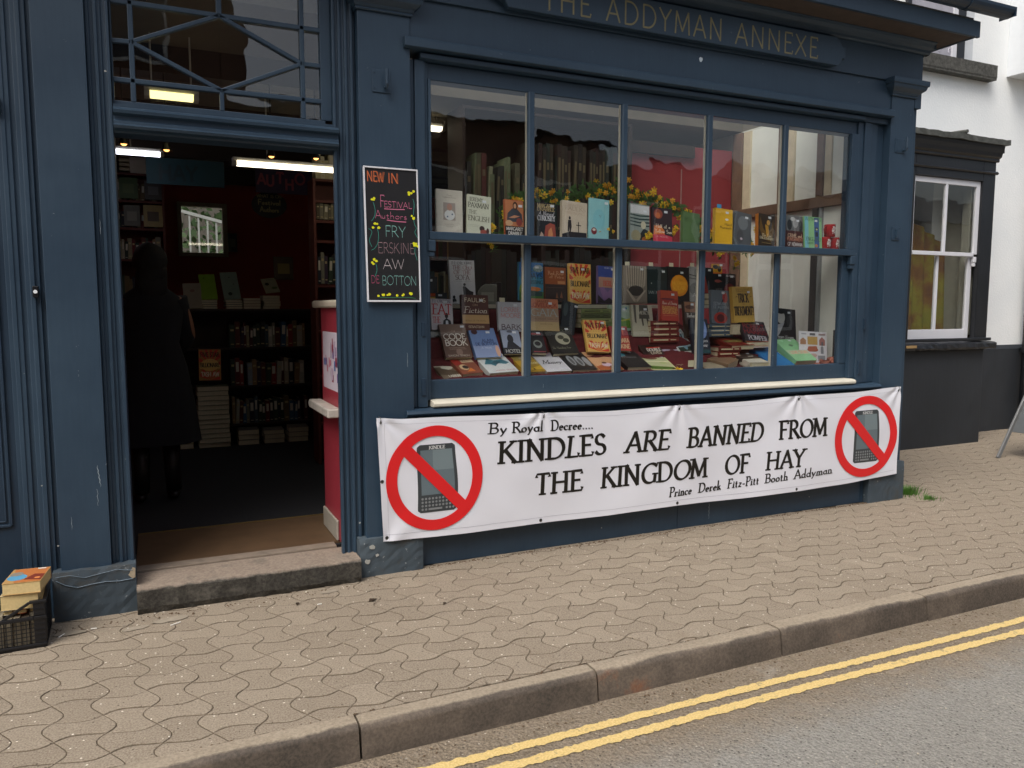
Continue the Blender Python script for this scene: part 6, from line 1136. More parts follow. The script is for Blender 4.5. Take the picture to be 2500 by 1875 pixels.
def spray(x, y, z, n, label, sd):
    t = thing('flower_spray', label, 'flowers', (x, y, z)); rg2 = random.Random(sd); mb = MB()
    for k in range(n):
        q = (rg2.gauss(0, .018), rg2.gauss(0, .008), rg2.gauss(.03, .014)); mb.tube([(0, 0, -.02), (q[0] * .5, 0, q[2] * .5), q], .0014, 4); place(FM[0], 'flower', (q[0], q[1] - .004, q[2]), t, rot=(rg2.uniform(-.6, .6), rg2.uniform(0, 6), rg2.uniform(-.6, .6)), scale=(.85,) * 3)
    mb.build('stems', STEM, t)
    mb = MB()
    for k in range(6): a = rg2.uniform(0, 6.28); mb.quad((0, 0, 0), (.02 * cos(a) - .004, 0, .02 * sin(a)), (.05 * cos(a), -.005, .03 * sin(a)), (.02 * cos(a) + .004, 0, .02 * sin(a) - .006))
    mb.build('leaves', LF, t)
spray(1.885, .13, 1.955, 6, 'yellow flower heads between the pale green book and the painted woman cover', 1)
spray(2.69, .12, 1.955, 6, 'yellow flower heads right of the light blue book', 2)
spray(2.99, .085, 1.952, 6, 'yellow flower heads in front of the striped cover', 3)
spray(3.22, .14, 1.99, 9, 'taller yellow flower heads between the maroon and the green books', 4)
spray(1.93, .20, 1.86, 4, 'yellow flower heads hanging just under the ledge in the first lower pane', 5)
spray(3.86, .25, 1.80, 6, 'yellow flower heads hanging in the fourth lower pane', 6)
spray(3.27, .08, 1.05, 3, 'small yellow flower heads lying at the foot of the front row', 7)
# ================================================================== banner
BANW = plain('white_vinyl', 'e4e6ee', .38, .02, 3, .02)
X0, X1 = 1.105, 5.235
def top_z(x):
    K = [(1.10, .897), (1.27, .884), (2.13, .868), (2.62, .853), (3.14, .862), (3.66, .858), (4.19, .874), (4.7, .874), (5.24, .896)]
    for (a, za), (b_, zb) in zip(K, K[1:]):
        if x <= b_:
            t = max(0, (x - a) / (b_ - a)); t = t * t * (3 - 2 * t); return za + (zb - za) * t
    return K[-1][1]
def bot_z(x):
    K = [(1.10, .196), (1.6, .184), (2.12, .187), (2.6, .180), (3.14, .187), (3.7, .178), (4.19, .178), (4.8, .190), (5.24, .215)]
    for (a, za), (b_, zb) in zip(K, K[1:]):
        if x <= b_:
            t = max(0, (x - a) / (b_ - a)); return za + (zb - za) * t
    return K[-1][1]
def ban_y(x, z):
    y = -.082 + .010 * mn.noise(Vector((x * 1.7, z * 1.6, 2))) + .0055 * mn.noise(Vector((x * 4.5 + z * 3, z * 3.5 - x, 7)))
    for ex in (1.12, 2.13, 3.14, 4.19, 5.22):                           # puckers radiating from the eyelets
        dx, dz = x - ex, max(0, .88 - z); r_ = hypot(dx, dz); a = math.atan2(dx, dz + .02)
        y -= .0075 * cos(a * 9 + ex) * math.exp(-r_ / .16) * min(1, r_ / .03)
    r1 = hypot(x - X0, z - .19); y -= .007 * cos(math.atan2(x - X0, z - .1) * 8) * math.exp(-r1 / .2)
    return min(y, -.064)
def B(u, v, l_=0): return (u, ban_y(u, v) - .0012 - l_ * 2, v)
banner = thing('banner', 'long white vinyl banner with red prohibition rings, KINDLES ARE BANNED, below the window', 'banner', (0, 0, 0))
nx, nz = 340, 56; mb = MB(); mb.sm = True; vs_ = []
for i in range(nx + 1):
    x = X0 + (X1 - X0) * i / nx
    for j in range(nz + 1):
        t = j / nz; xx = x + (.030 * (1 - t) if i < 40 else 0) * (1 - i / 40 if i < 40 else 0) - (.006 * (1 - t)) * (i > nx - 3); z = bot_z(x) * (1 - t) + top_z(x) * t; vs_.append((xx, ban_y(xx, z), z))
vs2 = [(x, y + .0012, z) for x, y, z in vs_]; k = nz + 1; N = len(vs_)
mb.add(vs_ + vs2, [(i * k + j, (i + 1) * k + j, (i + 1) * k + j + 1, i * k + j + 1) for i in range(nx) for j in range(nz)] + [(N + i * k + j, N + i * k + j + 1, N + (i + 1) * k + j + 1, N + (i + 1) * k + j) for i in range(nx) for j in range(nz)])
mb.build('sheet', BANW, banner)
HEM = ink('a8a8b2', .4); mb = MB()                                       # stitched hem lines
def line_on(P, w, mb, l_=0): 
    L_, R_ = [], []
    for i, p in enumerate(P):
        a, b_ = P[max(0, i - 1)], P[min(len(P) - 1, i + 1)]; dx, dy = b_[0] - a[0], b_[1] - a[1]; q = hypot(dx, dy); L_.append(B(p[0] - dy / q * w / 2, p[1] + dx / q * w / 2, l_)); R_.append(B(p[0] + dy / q * w / 2, p[1] - dx / q * w / 2, l_))
    m = len(P); mb.add(L_ + R_, [(i, i + m, i + m + 1, i + 1) for i in range(m - 1)])
line_on([(X0 + .04 + i * .03, bot_z(X0 + i * .03) + .036) for i in range(136)], .0016, mb)
line_on([(X0 + .04 + i * .03, top_z(X0 + i * .03) - .03) for i in range(136)], .0010, mb); line_on([(X0 + .042 + .022 * (1 - i / 30), .20 + i * .0225) for i in range(31)], .0012, mb)
mb.build('hem_stitching', HEM, banner)
BLK = ink('17140f', .35); REDI = ink('df2024', .3)
def btext(t, x0, x1, z0, z1, h, slant, thick=.21, thin=.09, n0=0):
    """a line of lettering whose baseline runs from z0 to z1"""
    fn = lambda u, v, l_: B(u, v + (z1 - z0) * (u - x0) / (x1 - x0), l_)
    mb = MB(); write(mb, t, fn, x0, z0, h, x1 - x0, thick, thin, serif=True, slant=[q_ * .6 for q_ in (slant if isinstance(slant, list) else [slant])], step=.00009, track=.15); return mb.build('lettering', BLK, banner)
q = .993
def words(L):
    for t, a, b_, z0, z1, h, sl in L: btext(t, a, b_, z0, z1, h, sl)
words([('By', 1.775, 1.885, .765, .764, .062, .12), ('Royal', 1.925, 2.125, .762, .760, .062, .12), ('Decree....', 2.185, 2.485, .757, .750, .062, .06),
 ('KINDLES', 1.838, 2.575, .584, .582, .126, [.05, .02, .02, .02, .02, .2, .2]), ('ARE', 2.735, 3.055, .578, .577, .126, .22), ('BANNED', 3.215, 3.860, .576, .574, .126, [.12, .1, .22, .22, .22, .22]), ('FROM', 4.02, 4.455, .572, .572, .126, [.05, .05, .05, .15]),
 ('THE', 2.085, 2.405, .368, .366, .126, .05), ('KINGDOM', 2.555, 3.375, .364, .362, .126, [.1, .15, .25, .05, .05, .05, .05]), ('OF', 3.545, 3.745, .360, .360, .126, .1), ('HAY', 3.905, 4.245, .361, .362, .122, .15),
 ('Prince', 3.075, 3.255, .252, .255, .062, .25), ('Derek', 3.32, 3.505, .256, .260, .062, .15), ('Fitz-Pitt', 3.565, 3.835, .262, .267, .062, .25), ('Booth', 3.895, 4.10, .268, .272, .062, .2), ('Addyman', 4.165, 4.53, .274, .284, .062, .15)])
def ban_sign(cx, cz, rx, rz, dx0, dx1, dz0, dz1, squ=0):
    mb = MB(); n = 72; sq = lambda a: 1 + squ * abs(sin(2 * a)) ** 2
    P = [(cx + rx * cos(a) * sq(a), cz + rz * sin(a) * sq(a)) for a in [2 * pi * i / n for i in range(n)]]; Q = [(cx + rx * .775 * cos(a) * sq(a), cz + rz * .80 * sin(a) * sq(a)) for a in [2 * pi * i / n for i in range(n)]]
    M_ = [((p[0] + q_[0]) / 2, (p[1] + q_[1]) / 2) for p, q_ in zip(P, Q)]
    vs = [B(*p, .0014) for p in P] + [B(*p, .0014) for p in M_] + [B(*p, .0014) for p in Q]; mb.add(vs, [(r_ * n + i, r_ * n + (i + 1) % n, (r_ + 1) * n + (i + 1) % n, (r_ + 1) * n + i) for r_ in range(2) for i in range(n)])
    a = Vector((cx - rx * .66, cz + rz * .64)); b_ = Vector((cx + rx * .66, cz - rz * .68)); L_ = [a.lerp(b_, i / 24) for i in range(25)]; d_ = (b_ - a).normalized(); nn = Vector((-d_.y, d_.x)) * rx * .115
    vs = []
    for p in L_: vs += [B(*(p + nn), .0018), B(*p, .0018), B(*(p - nn), .0018)]
    mb.add(vs, [(3 * i + c_, 3 * i + 1 + c_, 3 * i + 4 + c_, 3 * i + 3 + c_) for i in range(24) for c_ in range(2)])
    mb.build('prohibition_ring', REDI, banner)
    # the reading device behind the ring
    w, h = dx1 - dx0, dz1 - dz0; wav = lambda v: .035 * w * sin((v - dz0) / h * pi * 1.5)
    def panel(u0, u1, v0, v1, c, l_, rad=0, nv=30):
        mb = MB(); pts = []
        for i in range(nv + 1):
            t = i / nv; v = v0 + (v1 - v0) * t; e = rad * (1 - min(1, min(t, 1 - t) * (v1 - v0) / max(rad, 1e-6))) ** 2 if rad else 0; s_l, s_r = wav(v) * .3, wav(v)
            ua, ub = dx0 + u0 * w + e + s_l, dx0 + u1 * w - e + s_r; pts += [B(ua + (ub - ua) * c_ / 12, v, l_) for c_ in range(13)]
        mb.add(pts, [(13 * i + c_, 13 * i + 1 + c_, 13 * i + 14 + c_, 13 * i + 13 + c_) for i in range(nv) for c_ in range(12)]); return mb
    panel(0, 1, dz0, dz1, 0, .0000, .018).build('device_body', ink('3c4144', .4), banner)
    panel(.09, .92, dz0 + h * .26, dz0 + h * .92, 0, .0002).build('device_screen', ink('66747a', .3), banner)
    panel(.40, .92, dz0 + h * .62, dz0 + h * .92, 0, .0003).build('device_screen', ink('77868a', .3), banner)
    mb = MB(); fn = lambda u, v, l_: B(u, v, .0008 + l_)
    write(mb, 'KINDLE', fn, dx0 + w * .5, dz0 + h * .932, h * .045, w * .4, .22, .12, serif=True, align='c', step=.00002); mb.build('lettering', ink('d8dada'), banner)
    mb = MB()
    for r_ in range(4):
        for c_ in range(10):
            if r_ == 0 and 2 <= c_ <= 6: continue
            u, v = dx0 + w * (.12 + c_ * .088), dz0 + h * (.05 + r_ * .052); mb.add([B(u + w * .03 * cos(a), v + w * .03 * sin(a), .0009) for a in [2 * pi * k / 8 for k in range(8)]], [tuple(range(8))])
    mb.add([B(dx0 + w * a, dz0 + h * b_, .0010) for a, b_ in ((.27, .035), (.62, .035), (.62, .065), (.27, .065))], [(0, 1, 2, 3)])
    o = mb.build('device_keys', ink('85898b'), banner)
ban_sign(1.443, .532, .292, .304, 1.335, 1.572, .335, .728, .0)
ban_sign(4.878, .532, .330, .310, 4.752, 5.015, .335, .732, .0)
STEEL = plain('steel_eyelet', '6a6a66', .35, .1, 30, 0, .9)
for x, z in ((1.125, .872), (2.132, .846), (3.14, .838), (4.19, .850), (5.212, .868), (1.13, .54), (1.155, .215), (2.12, .205), (3.14, .205), (4.19, .196), (5.20, .55)):
    mb = MB(); y = ban_y(x, z) - .002; k = 14
    for r0, r1 in ((.005, .0105),):
        mb.add([(x + r_ * cos(2 * pi * i / k), y - (.0015 if r_ == r0 else 0), z + r_ * sin(2 * pi * i / k)) for r_ in (r0, r1) for i in range(k)], [(i, (i + 1) % k, k + (i + 1) % k, k + i) for i in range(k)])
    mb.build('eyelet', STEEL, banner); mb = MB(); mb.add([(x + .005 * cos(2 * pi * i / k), y - .0004, z + .005 * sin(2 * pi * i / k)) for i in range(k)], [tuple(range(k))]); mb.build('eyelet_hole', ink('1c2126'), banner)
    if z > .8: MB().tube([(x, y - .004, z), (x + .002, y - .012, z + .012), (x + .002, y + .0, z + .026), (x, y + .03, z + .03)], .0025, 6).build('hook', STEEL, banner)

# ================================================================== chalk board beside the door
cb = thing('chalkboard', 'white framed black chalkboard listing NEW IN festival authors, hung beside the doorway', 'chalkboard', (1.062, -.052, 1.533), (0, 0, 0))
CW, CH = .302, .722; SK = .000
pt_ = lambda u, v: (u + .012 * (1 - v / CH), v)
WF = plain('white_board_frame', 'dfe0e6', .45, .03)
def cbox(u0, u1, v0, v1, y0, y1): return [(u0, v0), (u1, v0), (u1, v1), (u0, v1)]
for a in (cbox(0, CW, 0, .009, 0, 0), cbox(0, CW, CH - .008, CH, 0, 0), cbox(0, .007, .0091, CH - .0081, 0, 0), cbox(CW - .007, CW, .0091, CH - .0081, 0, 0)):
    MB().yprism([pt_(*p) for p in a], -.010, .008).build('frame', WF, cb, .001)
MB().yprism([pt_(*p) for p in cbox(.0071, CW - .0071, .0091, CH - .0081, 0, 0)], -.004, .006).build('board', plain('black_slate', '17171a', .55, .25, 7, .03), cb)
def C(u, v, l_=0): a = pt_(u * CW, (1 - v) * CH); return (a[0], -.0046 - l_, a[1])
def chalk(t, u0, u1, v, h, c, w=.10, cap=None, jit=.03, dbl=False):
    fn = lambda a, b_, l_: C(a, 1 - b_, l_)
    mb = MB(); write(mb, t, fn, u0, 1 - v, h, u1 - u0, w * .55, w * .4, jit=jit, step=.00004)
    if dbl: write(mb, t, fn, u0 + .008, 1 - v - .004, h * 1.05, u1 - u0 + .01, w * .5, w * .35, jit=jit, step=.00004, lift=.0005)
    mb.build('chalk_lettering', ink(c, .8), cb)
# (u is across, v down; heights are fractions of the board height)
OR, PK, TQ, MV, CRM, YL, GR = 'c8683c', 'd8789a', '8cc4bc', 'b8949c', 'd8ccd0', 'e0e01c', '3f9a8c'
chalk('NEW', .06, .36, .107, .070, OR, .20, dbl=True); chalk('IN', .44, .62, .111, .070, OR, .20, dbl=True)
chalk('F', .28, .36, .292, .088, PK, .13); chalk('ESTIVAL', .355, .88, .292, .044, PK, .2)
chalk('A', .19, .30, .377, .060, PK, .14); chalk('uthors', .30, .78, .377, .052, PK, .15)
chalk('FRY', .36, .74, .512, .082, TQ, .12); chalk('ERSKINE', .22, .90, .632, .078, MV, .08); chalk('AW', .30, .70, .752, .075, CRM, .11)
chalk('DE', .08, .22, .858, .055, 'c0587c', .13); chalk('BOTTON', .28, .93, .872, .068, TQ, .10)
def cline(P, w, c, name='chalk_mark'):
    mb = MB(); L_, R_ = [], []; P = spl(P, 6) if len(P) > 2 else P
    for i, p in enumerate(P):
        a, b_ = P[max(0, i - 1)], P[min(len(P) - 1, i + 1)]; dx, dy = (b_[0] - a[0]) * CW, (b_[1] - a[1]) * CH; q = hypot(dx, dy) or 1; ox, oy = -dy / q * w / 2 / CW, dx / q * w / 2 / CH; L_.append(C(p[0] + ox, p[1] + oy, .0004)); R_.append(C(p[0] - ox, p[1] - oy, .0004))
    m = len(P); mb.add(L_ + R_, [(i, i + m, i + m + 1, i + 1) for i in range(m - 1)]); mb.build(name, ink(c, .8), cb)
cline([(.36, .305), (.55, .305), (.74, .303)], .004, PK); cline([(.40, .387), (.58, .394), (.76, .396)], .004, PK)
for P in ([(.16, .26), (.19, .31), (.18, .36), (.12, .40)], [(.90, .22), (.92, .26), (.90, .34)], [(.90, .37), (.92, .41), (.95, .44), (.92, .47), (.97, .51)], [(.22, .45), (.24, .50), (.22, .56), (.16, .60), (.10, .615)], [(.17, .71), (.19, .76), (.15, .81)], [(.92, .58), (.91, .62), (.95, .68)],
          [(.06, .455), (.12, .48), (.07, .54), (.11, .59)], [(.2, .955), (.24, .965), (.5, .966), (.75, .965), (.9, .972)]): cline(P, .0022, GR if P[0][1] < .9 else '3f8a5c')
fl = MB(); fl.mat(ink(YL, .8)); rk2 = random.Random(9); 
for cu, cv, n, s in ((.14, .245, 3, .05), (.86, .18, 4, .06), (.87, .36, 3, .045), (.20, .43, 4, .06), (.92, .56, 5, .05), (.14, .70, 5, .055), (.2, .955, 1, .02), (.28, .945, 2, .02), (.39, .945, 2, .02), (.55, .95, 1, .02), (.67, .945, 2, .02), (.8, .935, 3, .025)):
    for k in range(n):
        u = cu + rk2.uniform(-s, s) * (n > 1); v = cv + rk2.uniform(-s, s) * .32 * (n > 1); r_ = rk2.uniform(.006, .009)
        fl.add([C(u + r_ * cos(a) / CW * rk2.uniform(.8, 1.2), v + r_ * sin(a) / CH * rk2.uniform(.7, 1.1), .0006 + k * .00006) for a in [2 * pi * i / 9 for i in range(9)]], [tuple(range(9))])
fl.build('chalk_flowers', None, cb)
# ================================================================== crate of books at the left edge
cr = thing('book_crate', 'black plastic lattice crate of second hand books at the left edge on the paving', 'crate', (-.475, -.345, 0), (0, 0, R(2)))
CRM_ = plain('black_crate_plastic', '17181c', .4, .15, 20, .1)
L_, D_, Hh = .56, .30, .205
def cp(mb, n, b_=.002): return mb.build(n, CRM_, cr, b_)
cp(MB().box(-L_, 0, 0, D_, .0, .010).box(-L_, -.0, -.004, .008, .0105, .022), 'base')
cp(MB().box(-.046, -.002, .0, .012, .0225, Hh).box(-.014, .0, .012, .05, .0225, Hh), 'corner_post'); cp(MB().box(-L_, -L_ + .04, .0, .012, .0225, Hh), 'corner_post'); cp(MB().box(-.014, 0, D_ - .05, D_, .0105, Hh), 'corner_post')
cp(MB().box(-L_ + .0405, -.0465, -.006, .010, .133, .147).box(-.0455, .004, -.006, -.0005, .133, .147), 'rail'); cp(MB().box(-.06, .006, -.006, .014, Hh + .0005, Hh + .012).box(-.010, .006, .0145, D_, Hh + .0005, Hh + .012), 'rim'); cp(MB().bar((-.06, .004, Hh + .004), (-.165, .004, .144), .012), 'rim_slope'); 
mb = MB()
for k in range(26): x = -.058 - k * .0185; mb.box(x - .0015, x + .0015, .001, .006, .022, .1335)
for k in range(6): z = .038 + k * .0185; mb.box(-L_ + .04, -.046, .0022, .0052, z - .0015, z + .0015)
for k in range(7): z = .04 + k * .023; mb.box(-.0460, -.001, -.0035, -.0002, z - .0012, z + .0012)
for k in range(12): y = .06 + k * .018; mb.box(-.004, -.001, y - .0015, y + .0015, .0105, .19)
for k in range(8): z = .035 + k * .021; mb.box(-.0045, -.0005, .05, D_ - .05, z - .0015, z + .0015)
o = cp(mb, 'lattice', 0)
def crate_book(x, y, z, w, d_, th, c, lb, rot=0, pic=None, standing=False):
    t = thing('book', lb, 'book', (x, y, z), (0, 0, rot)); cm = plain('book_cover', c, .4, .1, 14, .05)
    if standing: MB().box(0, .0015, 0, d_, 0, w).box(th - .0015, th, 0, d_, 0, w).box(.0015, th - .0015, d_ - .0015, d_, 0, w).build('cover', cm, t); MB().box(.0016, th - .0016, .003, d_ - .002, .002, w - .003).build('page_block', plain('greyed_pages', '8f8672', .85, .1, 90, .3), t)
    else:
        MB().box(0, w, 0, d_, 0, .0015).box(0, w, 0, d_, th - .0015, th).box(0, w, d_ - .0015, d_, .0015, th - .0015).build('cover', cm, t); MB().box(.002, w - .002, .002, d_ - .002, .0016, th - .0016).build('page_block', plain('yellowed_pages', 'd0b984', .85, .1, 90, .3), t)
        if pic:
            mb = MB()
            for i, (c2, P) in enumerate(pic): mb.mat(ink(c2)); mb.add([(u * w, v * d_, th + .0003 + i * .0003) for u, v in P], [tuple(range(len(P)))])
            mb.build('cover_picture', None, t)
    return t
ell = lambda cu, cv, ru, rv: [(cu + ru * cos(2 * pi * k / 16), cv + rv * sin(2 * pi * k / 16)) for k in range(16)]
crate_book(-.635, -.33, .252, .148, .20, .052, 'b8925c', 'fat paperback with an orange and blue picture cover on top of the crate', R(-6), [('b8703c', [(.3, .02), (.98, .02), (.98, .98), (.05, .98)]), ('5a9cc0', ell(.28, .38, .26, .22)), ('8a8478', ell(.2, .62, .18, .14)), ('7a3424', [(.5, .2), (.98, .1), (.98, .5), (.7, .55)]), ('d8884c', ell(.85, .25, .08, .06)), ('e8e4dc', [(.68, .88), (.9, .88), (.9, .95), (.68, .95)])])
crate_book(-.645, -.325, .182, .145, .19, .066, 'c4b48c', 'thick cream edged paperback second from the top in the crate', R(-3))
crate_book(-.775, -.345, .225, .16, .22, .07, 'c8c49c', 'pale yellow book leaning at the left edge of the crate', R(18)).rotation_euler[1] = R(-38)
for k in range(16):
    c_ = ['8f8a7c', '7a6a50', 'a49c88', '5c4c3c', 'b8b0a0', '6a5c4c'][k % 6]
    crate_book(-1.02 + k * .032, -.325, .013, rp.uniform(.115, .15), .2, .029, c_, '%s old paperback behind the crate lattice, %s from the left' % (hue(c_), nth(k + 1)), 0, None, True)['group'] = 'paperbacks standing in the bottom of the crate'
for x, c_, lb in ((-.585, 'b8502c', 'small orange book end lying in the crate behind the rim'), (-.54, '3f5a9a', 'small blue book end lying in the crate behind the rim'), (-.64, 'd8d4cc', 'white paper scrap in the crate behind the sloping rim')):
    crate_book(x, -.31, .155, .035, .12, .018, c_, lb)
# ================================================================== white house next door
def render_mat(name, a, b_, crack='b9bcbc'):
    m, n, l, b = newmat(name); g = noise(n, l, 1.2, 7, .62); f = noise(n, l, 40, 5, .6)
    c = ramp(n, l, g.outputs['Fac'], [(.3, lin(a)), (.7, lin(b_))]).outputs[0]
    c = mix(n, l, ramp(n, l, noise(n, l, 5, 8, .75).outputs['Fac'], [(.63, (0, 0, 0)), (.7, (.35, .35, .35))]).outputs[0], c, lin(crack))
    l.new(c, b.inputs['Base Color']); b.inputs['Roughness'].default_value = .8; ad = n.new('ShaderNodeMath'); ad.operation = 'ADD'; l.new(g.outputs['Fac'], ad.inputs[0]); l.new(f.outputs['Fac'], ad.inputs[1]); bump(n, l, ad.outputs[0], .35, .012, b); return m
WHITE = render_mat('white_masonry_paint', 'e6ebec', 'f2f5f4', 'c6cccb'); PLB = painted('black_plinth_paint', '202327', '2e3135', .55, chip='5a5c5c', chips=.74)
PITCH = painted('black_gloss_frame', '131416', '222326', .35, chip='6a6c6c', chips=.72); WG = painted('white_gloss_sash', 'd4d6dc', 'e0e1e6', .35, chip='a8a8a8', chips=.76); STN = plain('dark_weathered_stone', '4a4a46', .9, .55, 26, 1.2)
nb = thing('white_house', 'white rendered house next door with a black plinth and black framed bay window', 'house', (0, 0, 0))
n_ = lambda mb, n, m, b=.004, p=nb: mb.build(n, m, p, b)
n_(MB().box(5.37, 6.9, 1.9, 2.2, -.1, 7.0).box(8.1, 16.0, 1.9, 2.2, 1.02, 7.0).box(6.901, 8.10, 1.9, 2.2, 3.2, 7.0), 'wall', WHITE, 0)
n_(MB().box(5.37, 16.0, 1.875, 1.899, -.1, 1.0).hprism([(1.899, 1.001), (1.872, 1.001), (1.899, 1.05)], 8.44, 16.0), 'plinth', PLB, 0)
bay = n_(MB().box(6.60, 7.16, 1.40, 1.46, 1.15, 3.10).box(8.215, 8.418, 1.40, 1.46, 1.15, 3.10).box(7.1605, 8.2145, 1.40, 1.46, 2.86, 3.10).box(8.36, 8.418, 1.461, 1.9, 1.15, 3.10), 'bay_frame', PITCH, .006)
n_(MB().box(6.60, 8.40, 1.405, 1.46, -.1, 1.05).box(8.34, 8.40, 1.461, 1.9, -.1, 1.05), 'bay_base', PLB, .01)
mb = MB(); r_ = random.Random(6); prof = [(1.50, 1.05), (1.335, 1.055), (1.325, 1.075), (1.33, 1.115), (1.36, 1.128), (1.50, 1.14)]; nx = 30; vs_ = []
for i in range(nx + 1): vs_ += [(6.6 + 1.9 * i / nx, y + r_.uniform(-.006, .006), z + r_.uniform(-.005, .005)) for y, z in prof]
mb.add(vs_, [(q_ * 6 + i + 6, q_ * 6 + (i + 1) % 6 + 6, q_ * 6 + (i + 1) % 6, q_ * 6 + i) for q_ in range(nx) for i in range(6)] + [tuple(range(nx * 6, nx * 6 + 6))[::-1]]); n_(mb, 'bay_sill', PITCH, 0)
n_(MB().box(6.6, 8.46, 1.37, 1.40, 1.142, 1.175), 'inner_sill', PITCH, .006); n_(MB().box(8.33, 8.47, 1.47, 1.9, 1.052, 1.12), 'bay_sill', PITCH, .006)
n_(MB().box(7.05, 7.2, 1.318, 1.326, 1.085, 1.112), 'bare_wood_patch', plain('bare_wood', 'a88a5c', .8, .2), 0)
mb = MB().hprism([(1.46, 2.94), (1.385, 2.94), (1.375, 2.955), (1.385, 2.97), (1.46, 2.975)], 6.6, 8.435).hprism([(1.46, 3.07), (1.38, 3.07), (1.37, 3.085), (1.375, 3.10), (1.35, 3.12), (1.34, 3.16), (1.325, 3.20), (1.318, 3.235), (1.46, 3.235)], 6.6, 8.43)
mb.box(8.419, 8.434, 1.39, 1.9, 2.94, 2.975).box(8.425, 8.44, 1.33, 1.9, 3.16, 3.235)
n_(mb, 'bay_cornice', PITCH, .003)
mb = MB(); nx = 26; vs_ = []
for i in range(nx + 1): x = 6.6 + 1.87 * i / nx; dz = r_.uniform(-.006, .006) + .015 * math.exp(-((x - 7.75) / .08) ** 2); vs_ += [(x, 1.29 + r_.uniform(-.005, .005), 3.236 + dz * .7), (x, 1.288, 3.292 + dz), (x, 1.89, 3.33 + dz), (x, 1.89, 3.236)]
mb.add(vs_, [(q_ * 4 + i + 4, q_ * 4 + (i + 1) % 4 + 4, q_ * 4 + (i + 1) % 4, q_ * 4 + i) for q_ in range(nx) for i in range(4)] + [(nx * 4 + 3, nx * 4 + 2, nx * 4 + 1, nx * 4)]); mb.tube([(7.75, 1.28, 3.32), (7.75, 1.88, 3.36)], .02, 8)
n_(mb, 'lead_roof', LEAD, 0)
# sashes of the bay window
us2 = n_(MB().box(7.161, 7.195, 1.425, 1.455, 2.08, 2.858).box(8.155, 8.214, 1.425, 1.455, 2.08, 2.858).box(7.1955, 8.1545, 1.425, 1.455, 2.80, 2.858).box(7.1955, 8.1545, 1.42, 1.455, 2.055, 2.095), 'upper_sash', WG, .003)
n_(MB().box(7.665, 7.70, 1.425, 1.455, 2.0955, 2.7995), 'glazing_bar', WG, .003, us2)
ls2 = n_(MB().box(7.161, 7.21, 1.462, 1.492, 1.145, 2.054).box(8.125, 8.19, 1.462, 1.492, 1.145, 2.054).box(7.2105, 8.1245, 1.462, 1.492, 1.145, 1.27), 'lower_sash', WG, .003)
n_(MB().box(7.625, 7.662, 1.462, 1.492, 1.2705, 2.054), 'glazing_bar', WG, .003, ls2); n_(MB().box(8.16, 8.21, 1.42, 1.455, 1.99, 2.0545).box(8.165, 8.205, 1.425, 1.455, 1.95, 1.9895), 'sash_horn', WG, .008, us2)
for a, b_ in ((7.1955, 7.6645), (7.7005, 8.1545)): pane(a, b_, 2.096, 2.799, 1.44, us2, GLASS, .004, .006)
for a, b_ in ((7.2105, 7.6245), (7.6625, 8.1245)): pane(a, b_, 1.271, 2.053, 1.477, ls2, GLASS_FLAT, .002, -.004)
# room behind the bay: dim, with a big yellow hanging and pale reveal
n_(MB().box(6.7, 8.36, 3.4, 3.5, .3, 3.2).box(6.6, 6.7, 1.47, 3.4, .3, 3.2).box(8.36, 8.44, 2.2, 3.5, .3, 3.2).box(6.7, 8.36, 1.47, 3.4, 3.1, 3.2).box(6.7, 8.36, 1.5, 3.4, .3, .4), 'room_wall', plain('dim_room_paint', '4a4236', .9))
n_(MB().box(8.18, 8.358, 1.50, 1.60, 1.2, 3.08).box(8.26, 8.358, 1.60, 2.1, 1.2, 3.08), 'window_reveal', plain('grey_white_reveal', '9a9a8e', .6, .08), .01)
def hanging_mat():
    m, n, l, b = newmat('yellow_orange_cloth'); g = noise(n, l, 2.4, 6, .6); c = ramp(n, l, g.outputs['Fac'], [(.35, lin('5c3214')), (.48, lin('7c5418')), (.58, lin('88801c')), (.75, lin('6f7818'))]).outputs[0]; l.new(c, b.inputs['Base Color']); b.inputs['Roughness'].default_value = .8; return m
mb = MB(); mb.sm = True; vs_ = []
for i in range(31):
    for j in range(9): vs_.append((7.20 + 1.1 * i / 30, 1.80 + .03 * sin(i * 1.3) + j * .006, .95 + 1.75 * j / 8 - .5 * (i / 30) * (j / 8)))
mb.add(vs_, [(i * 9 + j, (i + 1) * 9 + j, (i + 1) * 9 + j + 1, i * 9 + j + 1) for i in range(30) for j in range(8)]); tag(mb.build('window_hanging', hanging_mat()), 'yellow and orange cloth hanging inside the black framed bay window', 'cloth')
# upper window of the white house
n_(MB().hprism([(1.9, 4.10), (1.80, 4.10), (1.80, 4.115), (1.795, 4.13), (1.795, 4.262), (1.9, 4.27)], 7.4, 8.93), 'stone_sill', STN, 0)
up = n_(MB().box(8.32, 8.44, 1.86, 1.8995, 4.2705, 6).box(7.5, 7.56, 1.86, 1.8995, 4.2705, 6), 'upper_window', PITCH, .003); n_(MB().box(8.441, 8.62, 1.894, 1.8995, 4.275, 6), 'reveal_patch', plain('grey_render', 'c9ced2', .8, .05), 0, nb)
n_(MB().box(7.5605, 8.3195, 1.892, 1.8985, 4.272, 6.0), 'curtain', plain('net_curtain', 'a3a3ac', .9, .12, 9), 0, up); n_(MB().box(8.255, 8.3195, 1.87, 1.8915, 4.272, 6), 'sash_stile', WG, 0, up)
for k in range(4): n_(MB().tube([(7.75 + k * .16 + .022 * cos(a), 1.889, 4.36 + .03 * sin(a)) for a in [q_ * .7 for q_ in range(8)]], .004, 4), 'curtain_scroll', ink('d8d8e0'), 0, up)
